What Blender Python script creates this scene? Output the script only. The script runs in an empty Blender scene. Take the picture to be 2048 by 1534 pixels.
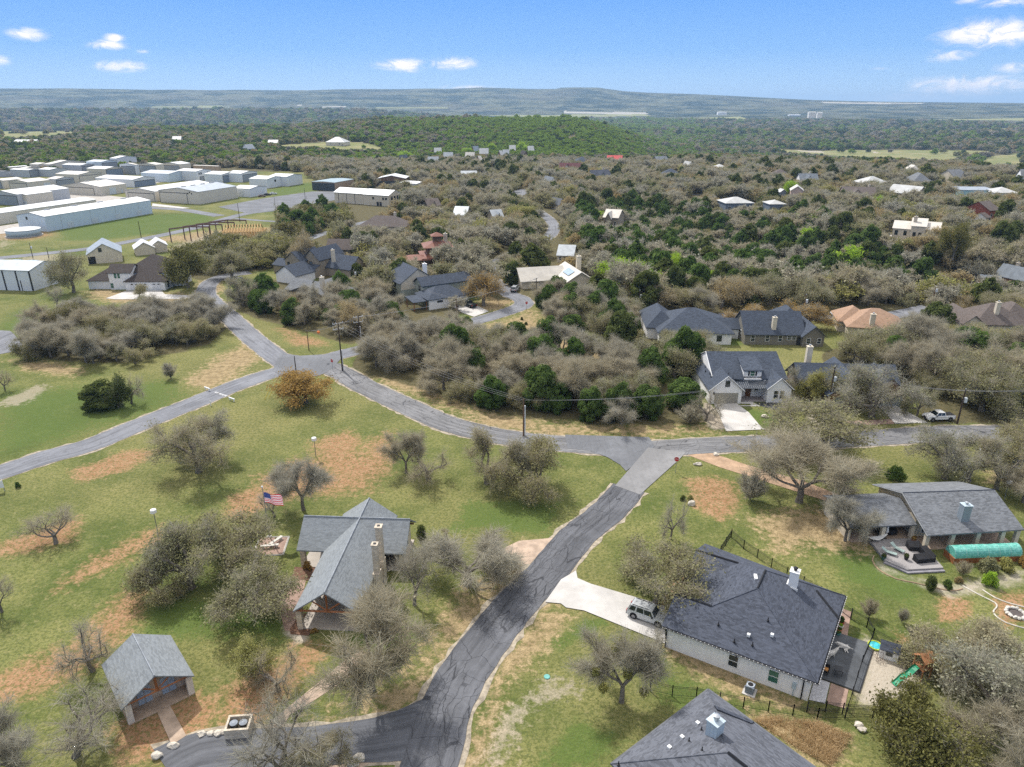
import bpy, bmesh, math, random
import numpy as np
from mathutils import Vector, Matrix
R_ = math.radians
random.seed(7)
SC = bpy.context.scene
COL = SC.collection

# ------------------------------------------------------------------ camera model
CF, CX, CY, HOR = 1420.0, 1024.0, 767.0, 203.0      # focal length, centre, horizon row, all in photo pixels
PITCH = math.atan((CY - HOR) / CF)
CH = 57.0                                            # height of the drone above the ground
CP, SP = math.cos(PITCH), math.sin(PITCH)

def ray(px, py):
    u = (px - CX) / CF; v = (CY - py) / CF
    return (u, CP + v * SP, -SP + v * CP)

def P(px, py, z=0.0):
    d = ray(px, py); t = (z - CH) / d[2]
    return Vector((d[0] * t, d[1] * t, z))

def project(x, y, z):
    """world -> photo pixel (numpy friendly), depth"""
    dz = z - CH
    dep = y * CP - dz * SP
    up = y * SP + dz * CP
    return CX + CF * x / dep, CY - CF * up / dep, dep

# ------------------------------------------------------------------ terrain height
def sm(t):
    t = np.clip(t, 0, 1); return t * t * (3 - 2 * t)

def seg_dist(x, y, pts):
    best = np.full(np.shape(x), 1e9)
    for (ax, ay), (bx, by) in zip(pts[:-1], pts[1:]):
        dx, dy = bx - ax, by - ay
        t = np.clip(((x - ax) * dx + (y - ay) * dy) / (dx * dx + dy * dy), 0, 1)
        best = np.minimum(best, np.hypot(x - ax - t * dx, y - ay - t * dy))
    return best

RAVINE = [(70, 420), (92, 330), (118, 268), (150, 246), (230, 262), (330, 300)]
SKY_X = np.array([-400, 0, 125, 250, 310, 370, 430, 480, 560, 620, 680, 740, 800, 850, 900, 960, 1010, 1060, 1110, 1120, 1150, 1195, 1210, 1250, 1300, 1375, 1475, 1550, 1625, 1700, 1775, 2048, 2500.])
SKY_Y = np.array([180, 177.5, 178, 179.5, 181, 180, 181, 180, 181, 181, 179, 178.5, 179, 178, 178.5, 175.5, 177, 178.5, 178.5, 176, 175.5, 175.8, 178, 183, 186, 188, 193, 196.5, 200, 202, 203.5, 206.5, 208.])

def wob(x, y, s, seed):
    """smooth pseudo noise -1..1"""
    a = seed * 1.7
    return (np.sin(x / s + 1.3 * np.sin(y / s * .7 + a) + a) + np.sin(y / s * 1.13 + 1.7 * np.sin(x / s * .53 - a) + 2 * a) + .6 * np.sin((x + y) / s * 2.1 + a)) / 2.6

def hz(x, y):
    x = np.asarray(x, float); y = np.asarray(y, float)
    r = np.hypot(x, y); a = np.degrees(np.arctan2(x, np.maximum(y, 1e-3)))
    a = np.where(y < 0, np.sign(x) * 90, a)
    z = np.zeros_like(r)
    d = seg_dist(x, y, RAVINE)
    z -= 13 * np.exp(-(d / 34.0) ** 2) * sm((r - 215) / 60) * sm((a - 4) / 8)
    right = sm((a - 4) / 9)
    z -= right * 46 * sm((r - 800) / 430)
    mid = sm((a + 17) / 8) * (1 - sm((a - 5) / 11))
    z += mid * (-9 * np.exp(-((r - 930) / 190) ** 2) + 17 * np.exp(-((r - 1500) / 330) ** 2))
    z -= (1 - right) * 42 * sm((r - 1750) / 900)
    z += 3.5 * wob(x, y, 260, 1) * sm((r - 600) / 600) + 7 * wob(x, y, 620, 2) * sm((r - 1500) / 1500)
    left = 1 - sm((a + 14) / 14)
    z += left * (70 + 10 * wob(x, y, 900, 4)) * np.exp(-((r - 4600) / 900) ** 2)
    # far hills along the skyline
    ac = np.radians(np.clip(a, -60, 60)); px = CX + CF * np.tan(ac) / CP
    ys = np.interp(px, SKY_X, SKY_Y)
    el = (HOR - ys) / CF * CP * CP * np.cos(ac)
    ztop = CH + 8600 * el
    f = sm((r - 5200) / 3300)
    z = z * (1 - f) + (ztop + 9 * wob(x, y, 500, 5) * (r < 8300)) * f
    z = z - sm((r - 9500) / 6000) * np.maximum(ztop + 40, 0)
    return z

def G(px, py, it=6):
    """photo pixel -> point on the terrain"""
    z = 0.0
    p = P(px, py, 0)
    for _ in range(it):
        z = float(hz(p.x, p.y)); p = P(px, py, z)
    return p

def gz(x, y): return float(hz(x, y))

# ------------------------------------------------------------------ object helpers
def props(o, label=None, cat=None, group=None, kind=None):
    if label: o['label'] = label
    if cat: o['category'] = cat
    if group: o['group'] = group
    if kind: o['kind'] = kind
    return o

def thing(name, label, cat, loc=(0, 0, 0), rot=0.0, group=None, scale=1.0):
    o = bpy.data.objects.new(name, None); COL.objects.link(o)
    o.empty_display_size = .3
    o.location = loc; o.rotation_euler = (0, 0, R_(rot)); o.scale = (scale,) * 3
    return props(o, label, cat, group)

class MB:
    def __init__(s): s.v = []; s.f = []
    def add(s, vs, fs):
        n = len(s.v); s.v += [tuple(p) for p in vs]; s.f += [tuple(n + i for i in f) for f in fs]
        return s
    def box(s, x0, x1, y0, y1, z0, z1):
        return s.add([(x0, y0, z0), (x1, y0, z0), (x1, y1, z0), (x0, y1, z0), (x0, y0, z1), (x1, y0, z1), (x1, y1, z1), (x0, y1, z1)],
                     [(0, 3, 2, 1), (4, 5, 6, 7), (0, 1, 5, 4), (1, 2, 6, 5), (2, 3, 7, 6), (3, 0, 4, 7)])
    def rbox(s, cx, cy, z0, z1, w, d, ang):
        c, n = math.cos(R_(ang)), math.sin(R_(ang)); pts = []
        for z in (z0, z1):
            for a, b in ((-1, -1), (1, -1), (1, 1), (-1, 1)):
                pts.append((cx + a * w / 2 * c - b * d / 2 * n, cy + a * w / 2 * n + b * d / 2 * c, z))
        return s.add(pts, [(0, 3, 2, 1), (4, 5, 6, 7), (0, 1, 5, 4), (1, 2, 6, 5), (2, 3, 7, 6), (3, 0, 4, 7)])
    def slab(s, poly, th):
        """polygon (3-D) given a vertical thickness downwards"""
        n = len(poly); low = [(p[0], p[1], p[2] - th) for p in poly]
        fs = [tuple(range(n)), tuple(range(2 * n - 1, n - 1, -1))]
        for i in range(n):
            j = (i + 1) % n; fs.append((i, n + i, n + j, j))
        return s.add(list(poly) + low, fs)
    def prism(s, poly2, z0, z1):
        return s.slab([(p[0], p[1], z1) for p in poly2], z1 - z0)
    def poly(s, pts): return s.add(pts, [tuple(range(len(pts)))])
    def tube(s, p0, p1, r0, r1=None, n=8, cap=True):
        return s.path([p0, p1], [r0, r0 if r1 is None else r1], n, cap)
    def path(s, pts, rad, n=8, cap=True):
        pts = [Vector(p) for p in pts]
        if not hasattr(rad, '__len__'): rad = [rad] * len(pts)
        vs = []; fs = []; up = None
        for i, p in enumerate(pts):
            t = (pts[min(i + 1, len(pts) - 1)] - pts[max(i - 1, 0)])
            if t.length < 1e-9: t = Vector((0, 0, 1))
            t.normalize()
            if up is None:
                up = Vector((1, 0, 0)) if abs(t.z) > .8 else Vector((0, 0, 1))
            a = t.cross(up)
            if a.length < 1e-6: a = t.orthogonal()
            a.normalize(); b = t.cross(a); up = -b if False else up
            for k in range(n):
                q = 2 * math.pi * k / n
                vs.append(p + a * (math.cos(q) * rad[i]) + b * (math.sin(q) * rad[i]))
        for i in range(len(pts) - 1):
            for k in range(n):
                m = (k + 1) % n
                fs.append((i * n + k, i * n + m, (i + 1) * n + m, (i + 1) * n + k))
        if cap:
            fs.append(tuple(range(n - 1, -1, -1))); e = (len(pts) - 1) * n; fs.append(tuple(range(e, e + n)))
        return s.add(vs, fs)
    def lathe(s, prof, n=16, c=(0, 0)):
        """prof: list of (r,z) bottom to top"""
        vs = []; fs = []
        for r, z in prof:
            for k in range(n):
                q = 2 * math.pi * k / n; vs.append((c[0] + r * math.cos(q), c[1] + r * math.sin(q), z))
        for i in range(len(prof) - 1):
            for k in range(n):
                m = (k + 1) % n; fs.append((i * n + k, i * n + m, (i + 1) * n + m, (i + 1) * n + k))
        fs.append(tuple(range(n - 1, -1, -1))); e = (len(prof) - 1) * n; fs.append(tuple(range(e, e + n)))
        return s.add(vs, fs)
    def blob(s, c, r, sub=2, noise=.15, flat=1.0, rnd=None):
        bm = bmesh.new(); bmesh.ops.create_icosphere(bm, subdivisions=sub, radius=1)
        rnd = rnd or random
        ph = [rnd.uniform(0, 6) for _ in range(6)]
        vs = []
        for v in bm.verts:
            q = v.co; k = 1 + noise * (math.sin(q.x * 3 + ph[0]) + math.sin(q.y * 3.3 + ph[1]) + math.sin(q.z * 2.9 + ph[2]) + .6 * math.sin(q.x * 7 + q.y * 6 + ph[3])) / 2
            rr = r if not hasattr(r, '__len__') else None
            vs.append((c[0] + q.x * k * (r if rr else r[0]), c[1] + q.y * k * (r if rr else r[1]), c[2] + q.z * k * flat * (r if rr else r[2])))
        fs = [tuple(v.index for v in f.verts) for f in bm.faces]; bm.free()
        return s.add(vs, fs)
    def build(s, name, mat, parent=None, smooth=False, label=None):
        me = bpy.data.meshes.new(name)
        me.from_pydata(s.v, [], s.f); me.validate()
        if mat: me.materials.append(mat)
        if smooth:
            me.polygons.foreach_set('use_smooth', [True] * len(me.polygons))
        o = bpy.data.objects.new(name, me); COL.objects.link(o)
        if parent: o.parent = parent
        if label: o['label'] = label
        return o

def npmesh(name, V, F, mats, fmat=None, attrs=None):
    """fast mesh from numpy quads (F: n x 4) """
    me = bpy.data.meshes.new(name)
    V = np.ascontiguousarray(V, np.float32); F = np.ascontiguousarray(F, np.int32)
    n = F.shape[1]
    me.vertices.add(len(V)); me.vertices.foreach_set('co', V.ravel())
    me.loops.add(F.size); me.loops.foreach_set('vertex_index', F.ravel())
    me.polygons.add(len(F)); me.polygons.foreach_set('loop_start', np.arange(0, F.size, n, dtype=np.int32))
    for m in mats: me.materials.append(m)
    if fmat is not None: me.polygons.foreach_set('material_index', np.asarray(fmat, np.int32))
    for k, (dom, arr) in (attrs or {}).items():
        at = me.attributes.new(k, 'FLOAT', dom); at.data.foreach_set('value', np.ascontiguousarray(arr, np.float32))
    me.update(); me.validate()
    return me

# ------------------------------------------------------------------ materials
MATS = {}
def nt(name):
    m = bpy.data.materials.new(name); m.use_nodes = True
    t = m.node_tree; t.nodes.clear(); return m, t
def nd(t, typ, **kw):
    n = t.nodes.new(typ)
    for k, v in kw.items():
        if k in n.inputs: n.inputs[k].default_value = v
        else: setattr(n, k, v)
    return n
def lk(t, a, b): t.links.new(a, b)
def rgb(c): return (c[0], c[1], c[2], 1.0)
def mathn(t, op, a, b=None, clamp=False):
    n = t.nodes.new('ShaderNodeMath'); n.operation = op; n.use_clamp = clamp
    for i, v in enumerate((a, b)):
        if v is None: continue
        if isinstance(v, (int, float)): n.inputs[i].default_value = v
        else: t.links.new(v, n.inputs[i])
    return n.outputs[0]
def mixc(t, fac, a, b):
    n = t.nodes.new('ShaderNodeMix'); n.data_type = 'RGBA'
    for i, v in ((0, fac), (6, a), (7, b)):
        if isinstance(v, (int, float)): n.inputs[i].default_value = v
        elif isinstance(v, (tuple, list)): n.inputs[i].default_value = rgb(v)
        else: t.links.new(v, n.inputs[i])
    return n.outputs[2]
def noise(t, vec, scale, detail=4, rough=.55, dist=0.0):
    n = t.nodes.new('ShaderNodeTexNoise'); n.inputs['Scale'].default_value = scale
    n.inputs['Detail'].default_value = detail; n.inputs['Roughness'].default_value = rough; n.inputs['Distortion'].default_value = dist
    if vec is not None: t.links.new(vec, n.inputs['Vector'])
    return n.outputs['Fac']
def ramp(t, fac, lo, hi):
    n = t.nodes.new('ShaderNodeMapRange'); n.interpolation_type = 'SMOOTHSTEP'
    n.inputs[1].default_value = lo; n.inputs[2].default_value = hi
    t.links.new(fac, n.inputs[0]); return n.outputs[0]
def attr(t, name):
    n = t.nodes.new('ShaderNodeAttribute'); n.attribute_name = name; return n.outputs['Fac']
def finish(t, col, rough=.85, metallic=0.0, bump=None, bstr=.3, bdist=.05, spec=.25, emis=None):
    b = t.nodes.new('ShaderNodeBsdfPrincipled'); o = t.nodes.new('ShaderNodeOutputMaterial')
    for k, v in (('Base Color', col), ('Roughness', rough), ('Metallic', metallic), ('Specular IOR Level', spec)):
        if isinstance(v, (int, float)): b.inputs[k].default_value = v
        elif isinstance(v, (tuple, list)): b.inputs[k].default_value = rgb(v)
        else: t.links.new(v, b.inputs[k])
    if bump is not None:
        bn = t.nodes.new('ShaderNodeBump'); bn.inputs['Strength'].default_value = bstr; bn.inputs['Distance'].default_value = bdist
        t.links.new(bump, bn.inputs['Height']); t.links.new(bn.outputs[0], b.inputs['Normal'])
    t.links.new(b.outputs[0], o.inputs[0]); return b

def M(name, col, rough=.75, var=.18, scale=1.2, metallic=0.0, spec=.25, grain=0.0):
    """plain painted / stone / wood material with weathering noise in object space"""
    key = (name, tuple(col))
    if key in MATS: return MATS[key]
    m, t = nt(name); tc = t.nodes.new('ShaderNodeTexCoord')
    n = noise(t, tc.outputs['Object'], scale, 5, .6)
    f = ramp(t, n, .3, .7)
    c = mixc(t, f, tuple(x * (1 - var) for x in col), tuple(min(1, x * (1 + var)) for x in col))
    if grain:
        g = noise(t, tc.outputs['Object'], 14, 2, .6)
        c = mixc(t, mathn(t, 'MULTIPLY', g, grain), c, tuple(x * .45 for x in col))
    finish(t, c, rough, metallic, spec=spec)
    MATS[key] = m; return m

def M_roof(name, col, course=.16, var=.35, rough=.9):
    """asphalt shingles: courses follow the height contour, tabs vary in tone"""
    key = ('roof' + name, tuple(col))
    if key in MATS: return MATS[key]
    m, t = nt(name); tc = t.nodes.new('ShaderNodeTexCoord')
    s = t.nodes.new('ShaderNodeSeparateXYZ'); lk(t, tc.outputs['Object'], s.inputs[0])
    mp = t.nodes.new('ShaderNodeMapping'); mp.inputs['Scale'].default_value = (1.6, 1.6, 9.0); lk(t, tc.outputs['Object'], mp.inputs[0])
    v = t.nodes.new('ShaderNodeTexVoronoi'); v.inputs['Scale'].default_value = 1.5; lk(t, mp.outputs[0], v.inputs['Vector'])
    sep = t.nodes.new('ShaderNodeSeparateColor'); lk(t, v.outputs['Color'], sep.inputs[0])
    big = noise(t, tc.outputs['Object'], .35, 4, .6)
    fine = noise(t, tc.outputs['Object'], 7, 3, .7)
    f = mathn(t, 'ADD', mathn(t, 'MULTIPLY', sep.outputs[0], .55), mathn(t, 'MULTIPLY', fine, .6))
    c = mixc(t, ramp(t, f, .15, .95), tuple(x * (1 - var) for x in col), tuple(x * (1 + var) for x in col))
    c = mixc(t, mathn(t, 'MULTIPLY', ramp(t, big, .35, .75), .35), c, tuple(x * 1.35 for x in col))
    w = mathn(t, 'FRACT', mathn(t, 'DIVIDE', s.outputs[2], course * .42))
    line = ramp(t, w, .8, 1.0)
    c = mixc(t, mathn(t, 'MULTIPLY', line, .35), c, tuple(x * .45 for x in col))
    finish(t, c, rough, bump=w, bstr=.25, bdist=.02, spec=.2)
    MATS[key] = m; return m

def M_ribs(name, col, rough=.45, step=.5, axis=0, depth=.5, spec=.4, dirt=.12):
    """ribbed sheet metal / board and batten, ribs along one object axis"""
    key = ('ribs' + name, tuple(col), axis)
    if key in MATS: return MATS[key]
    m, t = nt(name); tc = t.nodes.new('ShaderNodeTexCoord')
    s = t.nodes.new('ShaderNodeSeparateXYZ'); lk(t, tc.outputs['Object'], s.inputs[0])
    src = s.outputs[axis] if axis < 2 else mathn(t, 'ADD', s.outputs[0], s.outputs[1])
    w = mathn(t, 'FRACT', mathn(t, 'DIVIDE', src, step))
    rib = ramp(t, mathn(t, 'ABSOLUTE', mathn(t, 'SUBTRACT', w, .5)), .36, .46)
    n = noise(t, tc.outputs['Object'], .5, 5, .65)
    c = mixc(t, mathn(t, 'MULTIPLY', ramp(t, n, .4, .8), dirt * 2), col, tuple(x * .7 for x in col))
    c = mixc(t, mathn(t, 'MULTIPLY', rib, .28), c, tuple(x * .6 for x in col))
    finish(t, c, rough, bump=rib, bstr=depth, bdist=.03, spec=spec)
    MATS[key] = m; return m

def M_stone(name, col, mortar=(.42, .38, .32), scale=2.2):
    key = ('stone' + name, tuple(col))
    if key in MATS: return MATS[key]
    m, t = nt(name); tc = t.nodes.new('ShaderNodeTexCoord')
    mp = t.nodes.new('ShaderNodeMapping'); mp.inputs['Scale'].default_value = (1, 1, 1.7); lk(t, tc.outputs['Object'], mp.inputs[0])
    v = t.nodes.new('ShaderNodeTexVoronoi'); v.inputs['Scale'].default_value = scale; lk(t, mp.outputs[0], v.inputs['Vector'])
    e = t.nodes.new('ShaderNodeTexVoronoi'); e.feature = 'DISTANCE_TO_EDGE'; e.inputs['Scale'].default_value = scale; lk(t, mp.outputs[0], e.inputs['Vector'])
    sep = t.nodes.new('ShaderNodeSeparateColor'); lk(t, v.outputs['Color'], sep.inputs[0])
    n = noise(t, tc.outputs['Object'], 3, 4)
    c = mixc(t, mathn(t, 'ADD', mathn(t, 'MULTIPLY', sep.outputs[0], .7), mathn(t, 'MULTIPLY', n, .3)), tuple(x * .68 for x in col), tuple(min(1, x * 1.25) for x in col))
    c = mixc(t, ramp(t, e.outputs[0], .07, .02), c, mortar)
    finish(t, c, .9, bump=e.outputs[0], bstr=.5, bdist=.05)
    MATS[key] = m; return m

def M_glass(name='window_glass', col=(.02, .03, .035)):
    key = (name, col)
    if key in MATS: return MATS[key]
    m, t = nt(name); finish(t, col, .08, spec=.6); MATS[key] = m; return m

def pip(x, y, poly):
    """points in polygon (numpy)"""
    x = np.asarray(x); y = np.asarray(y); ins = np.zeros(x.shape, bool); n = len(poly)
    for i in range(n):
        ax, ay = poly[i]; bx, by = poly[(i + 1) % n]
        c = ((ay > y) != (by > y)) & (x < (bx - ax) * (y - ay) / ((by - ay) if by != ay else 1e-9) + ax)
        ins ^= c
    return ins

def wpoly(px): return [(lambda p: (p.x, p.y))(P(a, b, 0)) for a, b in px]

def catmull(pts, step=1.5):
    pts = [Vector(p) for p in pts]; out = []
    n = len(pts)
    for i in range(n - 1):
        p0 = pts[i - 1] if i else pts[0] * 2 - pts[1]; p1 = pts[i]; p2 = pts[i + 1]
        p3 = pts[i + 2] if i + 2 < n else pts[-1] * 2 - pts[-2]
        k = max(2, int((p2 - p1).length / step))
        for j in range(k):
            t = j / k
            out.append(.5 * ((2 * p1) + (p2 - p0) * t + (2 * p0 - 5 * p1 + 4 * p2 - p3) * t * t + (3 * p1 - p0 - 3 * p2 + p3) * t ** 3))
    out.append(pts[-1]); return out
# ------------------------------------------------------------------ ground sheet
PATCH = {
 'dirt': [
  [(640,882),(690,866),(715,880),(700,905),(745,912),(748,880),(775,868),(778,930),(755,958),(690,960),(640,930)],
  [(520,958),(590,925),(640,920),(665,945),(720,955),(740,975),(640,985),(560,1005),(518,1008)],
  [(455,1000),(500,975),(560,985),(545,1010),(490,1038),(460,1030)],
  [(110,1180),(200,1108),(310,1058),(335,1078),(255,1115),(150,1165)],
  [(0,1360),(60,1330),(170,1285),(255,1180),(292,1190),(265,1240),(170,1335),(60,1385),(0,1395)],
  [(235,1455),(400,1385),(435,1405),(405,1470),(330,1515),(255,1525)],
  [(1375,965),(1425,955),(1468,968),(1475,1005),(1440,1040),(1395,1010)],
  [(1880,1195),(1935,1200),(1925,1240),(1880,1242)], [(1795,1262),(1822,1280),(1810,1292),(1788,1280)],
  [(1990,1195),(2048,1185),(2048,1240),(2010,1250)],
  [(150,940),(240,908),(305,902),(250,942),(165,962)], [(0,1090),(60,1068),(150,1040),(150,1075),(60,1100),(0,1110)],
  [(1340,1150),(1390,1150),(1375,1195),(1325,1210)],
  [(440,1380),(560,1330),(600,1290),(640,1300),(560,1400),(510,1460),(450,1450)],
  [(0,455),(80,458),(100,472),(60,478),(0,480)],
  [(1420,405),(1500,408),(1500,420),(1420,418)], [(1140,480),(1200,482),(1190,500),(1130,498)],
  [(970,590),(1000,575),(1040,590),(1030,600)], [(560,655),(600,668),(650,690),(600,690)]],
 'dry': [
  [(1505,1432),(1620,1440),(1705,1470),(1660,1534),(1600,1500)],
  [(918,1534),(985,1345),(1105,1215),(1135,1235),(1015,1365),(975,1534)],
  [(860,1370),(900,1310),(1000,1180),(1060,1110),(1040,1100),(960,1180),(880,1290),(800,1390),(700,1430),(560,1475),(700,1462)],
  [(20,720),(60,738),(160,752),(160,738),(60,722)],
  [(385,770),(400,735),(470,700),(500,685),(522,715),(480,745),(420,775)],
  [(970,655),(1060,625),(1125,672),(1262,705),(1250,728),(1090,705)],
  [(880,795),(930,815),(1050,835),(1200,852),(1425,850),(1425,864),(1100,872),(950,852)],
  [(1330,1275),(1400,1310),(1500,1360),(1600,1400),(1620,1425),(1480,1390),(1330,1310)],
  [(730,735),(820,745),(880,800),(760,770)],
  [(190,578),(330,588),(395,590),(400,604),(250,606),(190,596)],
  [(400,560),(440,560),(440,590),(400,590)],
  [(930,620),(990,590),(1030,600),(990,622)],
  [(300,480),(420,462),(560,455),(560,470),(420,490)],
  [(1500,1040),(1750,1000),(1740,1100),(1560,1100)],
  [(1030,515),(1080,480),(1130,500),(1180,520),(1090,535)],
  [(1990,920),(2048,905),(2048,960),(1985,965)]],
 'lush': [
  [(1320,1350),(1400,1365),(1500,1405),(1650,1440),(1720,1462),(1700,1478),(1500,1440),(1320,1400)],
  [(0,790),(330,765),(385,800),(0,912)], [(40,620),(150,620),(180,640),(60,680),(0,660)],
  [(1640,1075),(1720,1090),(1850,1170),(1820,1210),(1700,1160)],
  [(820,640),(900,612),(945,640),(860,650)], [(300,1190),(590,1230),(560,1270),(300,1270)],
  [(1480,815),(1560,830),(1600,850),(1530,858)], [(740,925),(720,938),(690,935),(715,915)],
  [(940,1010),(1120,1000),(1100,1070),(900,1060)], [(120,440),(300,430),(420,425),(430,450),(200,480),(120,480)],
  [(540,380),(620,365),(640,380),(560,392)], [(1180,1230),(1220,1245),(1120,1300),(1080,1290)], [(690,440),(760,430),(770,445),(700,455)],
  [(1420,665),(1480,668),(1480,690),(1420,690)], [(1150,1440),(1240,1480),(1180,1534),(1080,1534)], [(700,1270),(840,1240),(830,1300),(720,1290)]],
 'pale': [
  [(0,800),(80,768),(98,775),(45,810),(0,815)], [(20,518),(100,506),(122,512),(116,522),(60,526)],
  [(310,612),(400,618),(400,624),(310,622)], [(0,470),(20,470),(15,490),(0,500)],
  [(1420,858),(1490,855),(1400,800),(1392,812)], [(1640,905),(1760,925),(1740,960),(1640,940)],
  [(340,490),(420,470),(440,480),(350,505)], [(1150,1380),(1060,1430),(1000,1534),(960,1534),(1000,1420),(1090,1360)]],
 'gravel': [
  [(1708,1412),(1712,1290),(1722,1270),(1760,1282),(1790,1290),(1870,1340),(1790,1425)],
  [(1745,1110),(1800,1150),(1900,1170),(2048,1140),(2048,1165),(1900,1195),(1760,1140)],
  [(1595,805),(1628,860),(1660,862),(1640,830)], [(1420,860),(1395,812),(1430,815),(1460,860)],
  [(560,1260),(600,1210),(620,1280),(600,1290)]],
}
def ground():
    rs = [0.0] + list(np.geomspace(14, 30000, 560))
    th = np.concatenate([np.radians(np.linspace(-180, -47, 40, endpoint=False)), np.radians(np.linspace(-47, 47, 540, endpoint=False)), np.radians(np.linspace(47, 180, 40, endpoint=False))])
    rs = np.array(rs[1:]); T, Rr = np.meshgrid(th, rs)
    X = Rr * np.sin(T); Y = Rr * np.cos(T); Z = hz(X, Y)
    n, m = X.shape
    V = np.stack([X, Y, Z], -1).reshape(-1, 3)
    V = np.vstack([V, [[0, 0, float(hz(0., 0.))]]])
    i = np.arange(n - 1)[:, None]; j = np.arange(m)[None, :]; k = (j + 1) % m
    F = np.stack([i * m + j, i * m + k, (i + 1) * m + k, (i + 1) * m + j], -1).reshape(-1, 4)
    c = n * m; j = np.arange(m); F0 = np.stack([np.full(m, c), (j + 1) % m, j, j], -1)
    x, y = V[:, 0], V[:, 1]; r = np.hypot(x, y)
    at = {}
    for name, polys in PATCH.items():
        w = np.zeros(len(V))
        for pl in polys:
            wp = wpoly(pl); xs = [p[0] for p in wp]; ys = [p[1] for p in wp]
            s = max(1.2, min(9.0, .30 * math.sqrt((max(xs) - min(xs)) * (max(ys) - min(ys)))))
            b = (x > min(xs) - 2 * s) & (x < max(xs) + 2 * s) & (y > min(ys) - 2 * s) & (y < max(ys) + 2 * s)
            if not b.any(): continue
            d = seg_dist(x[b], y[b], wp + [wp[0]]); ins = pip(x[b], y[b], wp)
            w[b] = np.maximum(w[b], np.clip(.5 + np.where(ins, d, -d) / (2 * s), 0, 1))
        at[name] = ('POINT', w)
    px, py, dep = project(x, y, V[:, 2]); vis = dep > 5
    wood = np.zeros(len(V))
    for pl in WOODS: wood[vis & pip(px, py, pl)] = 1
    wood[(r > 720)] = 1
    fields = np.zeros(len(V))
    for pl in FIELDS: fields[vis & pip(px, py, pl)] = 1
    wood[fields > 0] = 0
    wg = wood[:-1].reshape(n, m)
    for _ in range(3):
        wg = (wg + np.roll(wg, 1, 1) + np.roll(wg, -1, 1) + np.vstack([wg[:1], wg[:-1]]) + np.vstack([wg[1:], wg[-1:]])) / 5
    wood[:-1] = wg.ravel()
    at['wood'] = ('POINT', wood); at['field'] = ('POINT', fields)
    sand = np.zeros(len(V))
    for pl in SANDS: sand[vis & pip(px, py, pl)] = 1
    at['sand'] = ('POINT', sand)
    cut = int(np.searchsorted(rs, 2300.0))
    mf = npmesh('far_hills', V, F[cut * m:], [], attrs={k: at[k] for k in ('field', 'sand')})
    me = npmesh('ground', V, F[:cut * m], [], attrs=at)
    # close the middle with one extra fan
    me2 = bmesh.new(); me2.from_mesh(me); me2.verts.ensure_lookup_table()
    for a in range(m):
        me2.faces.new((me2.verts[c], me2.verts[(a + 1) % m], me2.verts[a]))
    me2.to_mesh(me); me2.free()
    me.polygons.foreach_set('use_smooth', [True] * len(me.polygons))
    mt, t = nt('ground_turf'); geo = t.nodes.new('ShaderNodeNewGeometry'); pos = geo.outputs['Position']
    big = noise(t, pos, .02, 3, .6); mid = noise(t, pos, .10, 5, .68); fine = noise(t, pos, .9, 4, .75); mic = noise(t, pos, 5.0, 2, .8)
    tuft = noise(t, pos, 2.2, 1, .8)
    grass = mixc(t, ramp(t, mid, .32, .68), (.085, .118, .028), (.225, .225, .078))
    grass = mixc(t, mathn(t, 'MULTIPLY', ramp(t, big, .38, .66), .6), grass, (.27, .235, .098))
    grass = mixc(t, mathn(t, 'MULTIPLY', ramp(t, fine, .5, .72), .5), grass, (.33, .285, .14))
    grass = mixc(t, mathn(t, 'MULTIPLY', ramp(t, tuft, .46, .60), .5), grass, (.06, .085, .02))
    grass = mixc(t, mathn(t, 'MULTIPLY', ramp(t, fine, .42, .30), .45), grass, (.07, .10, .022))
    def m_of(name, k=.9, lo=.40, hi=.72):
        v = mathn(t, 'ADD', attr(t, name), mathn(t, 'MULTIPLY', mathn(t, 'SUBTRACT', mathn(t, 'ADD', mathn(t, 'MULTIPLY', mid, .42), mathn(t, 'MULTIPLY', fine, .58)), .5), k * 2.7))
        v = mathn(t, 'MULTIPLY', v, ramp(t, attr(t, name), .01, .25))
        return ramp(t, v, lo, hi)
    col = mixc(t, mathn(t, 'MULTIPLY', m_of('lush', .9, .30, .66), .8), grass, mixc(t, fine, (.055, .10, .017), (.115, .17, .042)))
    drycol = mixc(t, ramp(t, fine, .3, .7), (.21, .15, .08), (.45, .34, .19))
    col = mixc(t, m_of('dry', .9, .30, .66), col, drycol)
    dirt = mixc(t, ramp(t, fine, .3, .7), (.30, .155, .08), (.42, .26, .148))
    spots = mathn(t, 'MULTIPLY', m_of('dirt', .85, .22, .70), mathn(t, 'SUBTRACT', 1.0, mathn(t, 'MULTIPLY', ramp(t, tuft, .50, .62), .65)))
    col = mixc(t, spots, col, dirt)
    col = mixc(t, mathn(t, 'MULTIPLY', m_of('pale'), .75), col, mixc(t, fine, (.30, .25, .17), (.46, .40, .31)))
    gr = mixc(t, ramp(t, mic, .38, .62), (.36, .31, .24), (.60, .53, .44))
    col = mixc(t, m_of('gravel', .3), col, gr)
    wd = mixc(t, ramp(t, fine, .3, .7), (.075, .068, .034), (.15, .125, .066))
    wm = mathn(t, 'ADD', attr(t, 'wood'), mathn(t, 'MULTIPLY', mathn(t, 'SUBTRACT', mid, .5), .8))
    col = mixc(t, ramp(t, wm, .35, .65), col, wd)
    fld = mixc(t, ramp(t, big, .35, .65), (.19, .21, .075), (.30, .27, .13))
    col = mixc(t, ramp(t, attr(t, 'field'), .3, .7), col, fld)
    col = mixc(t, ramp(t, attr(t, 'sand'), .3, .7), col, (.42, .37, .29))
    # tonal breakup of the turf itself: trodden and mown patches, seed heads
    col = mixc(t, mathn(t, 'MULTIPLY', ramp(t, mic, .40, .66), .42), col, (.06, .066, .024))
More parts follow.
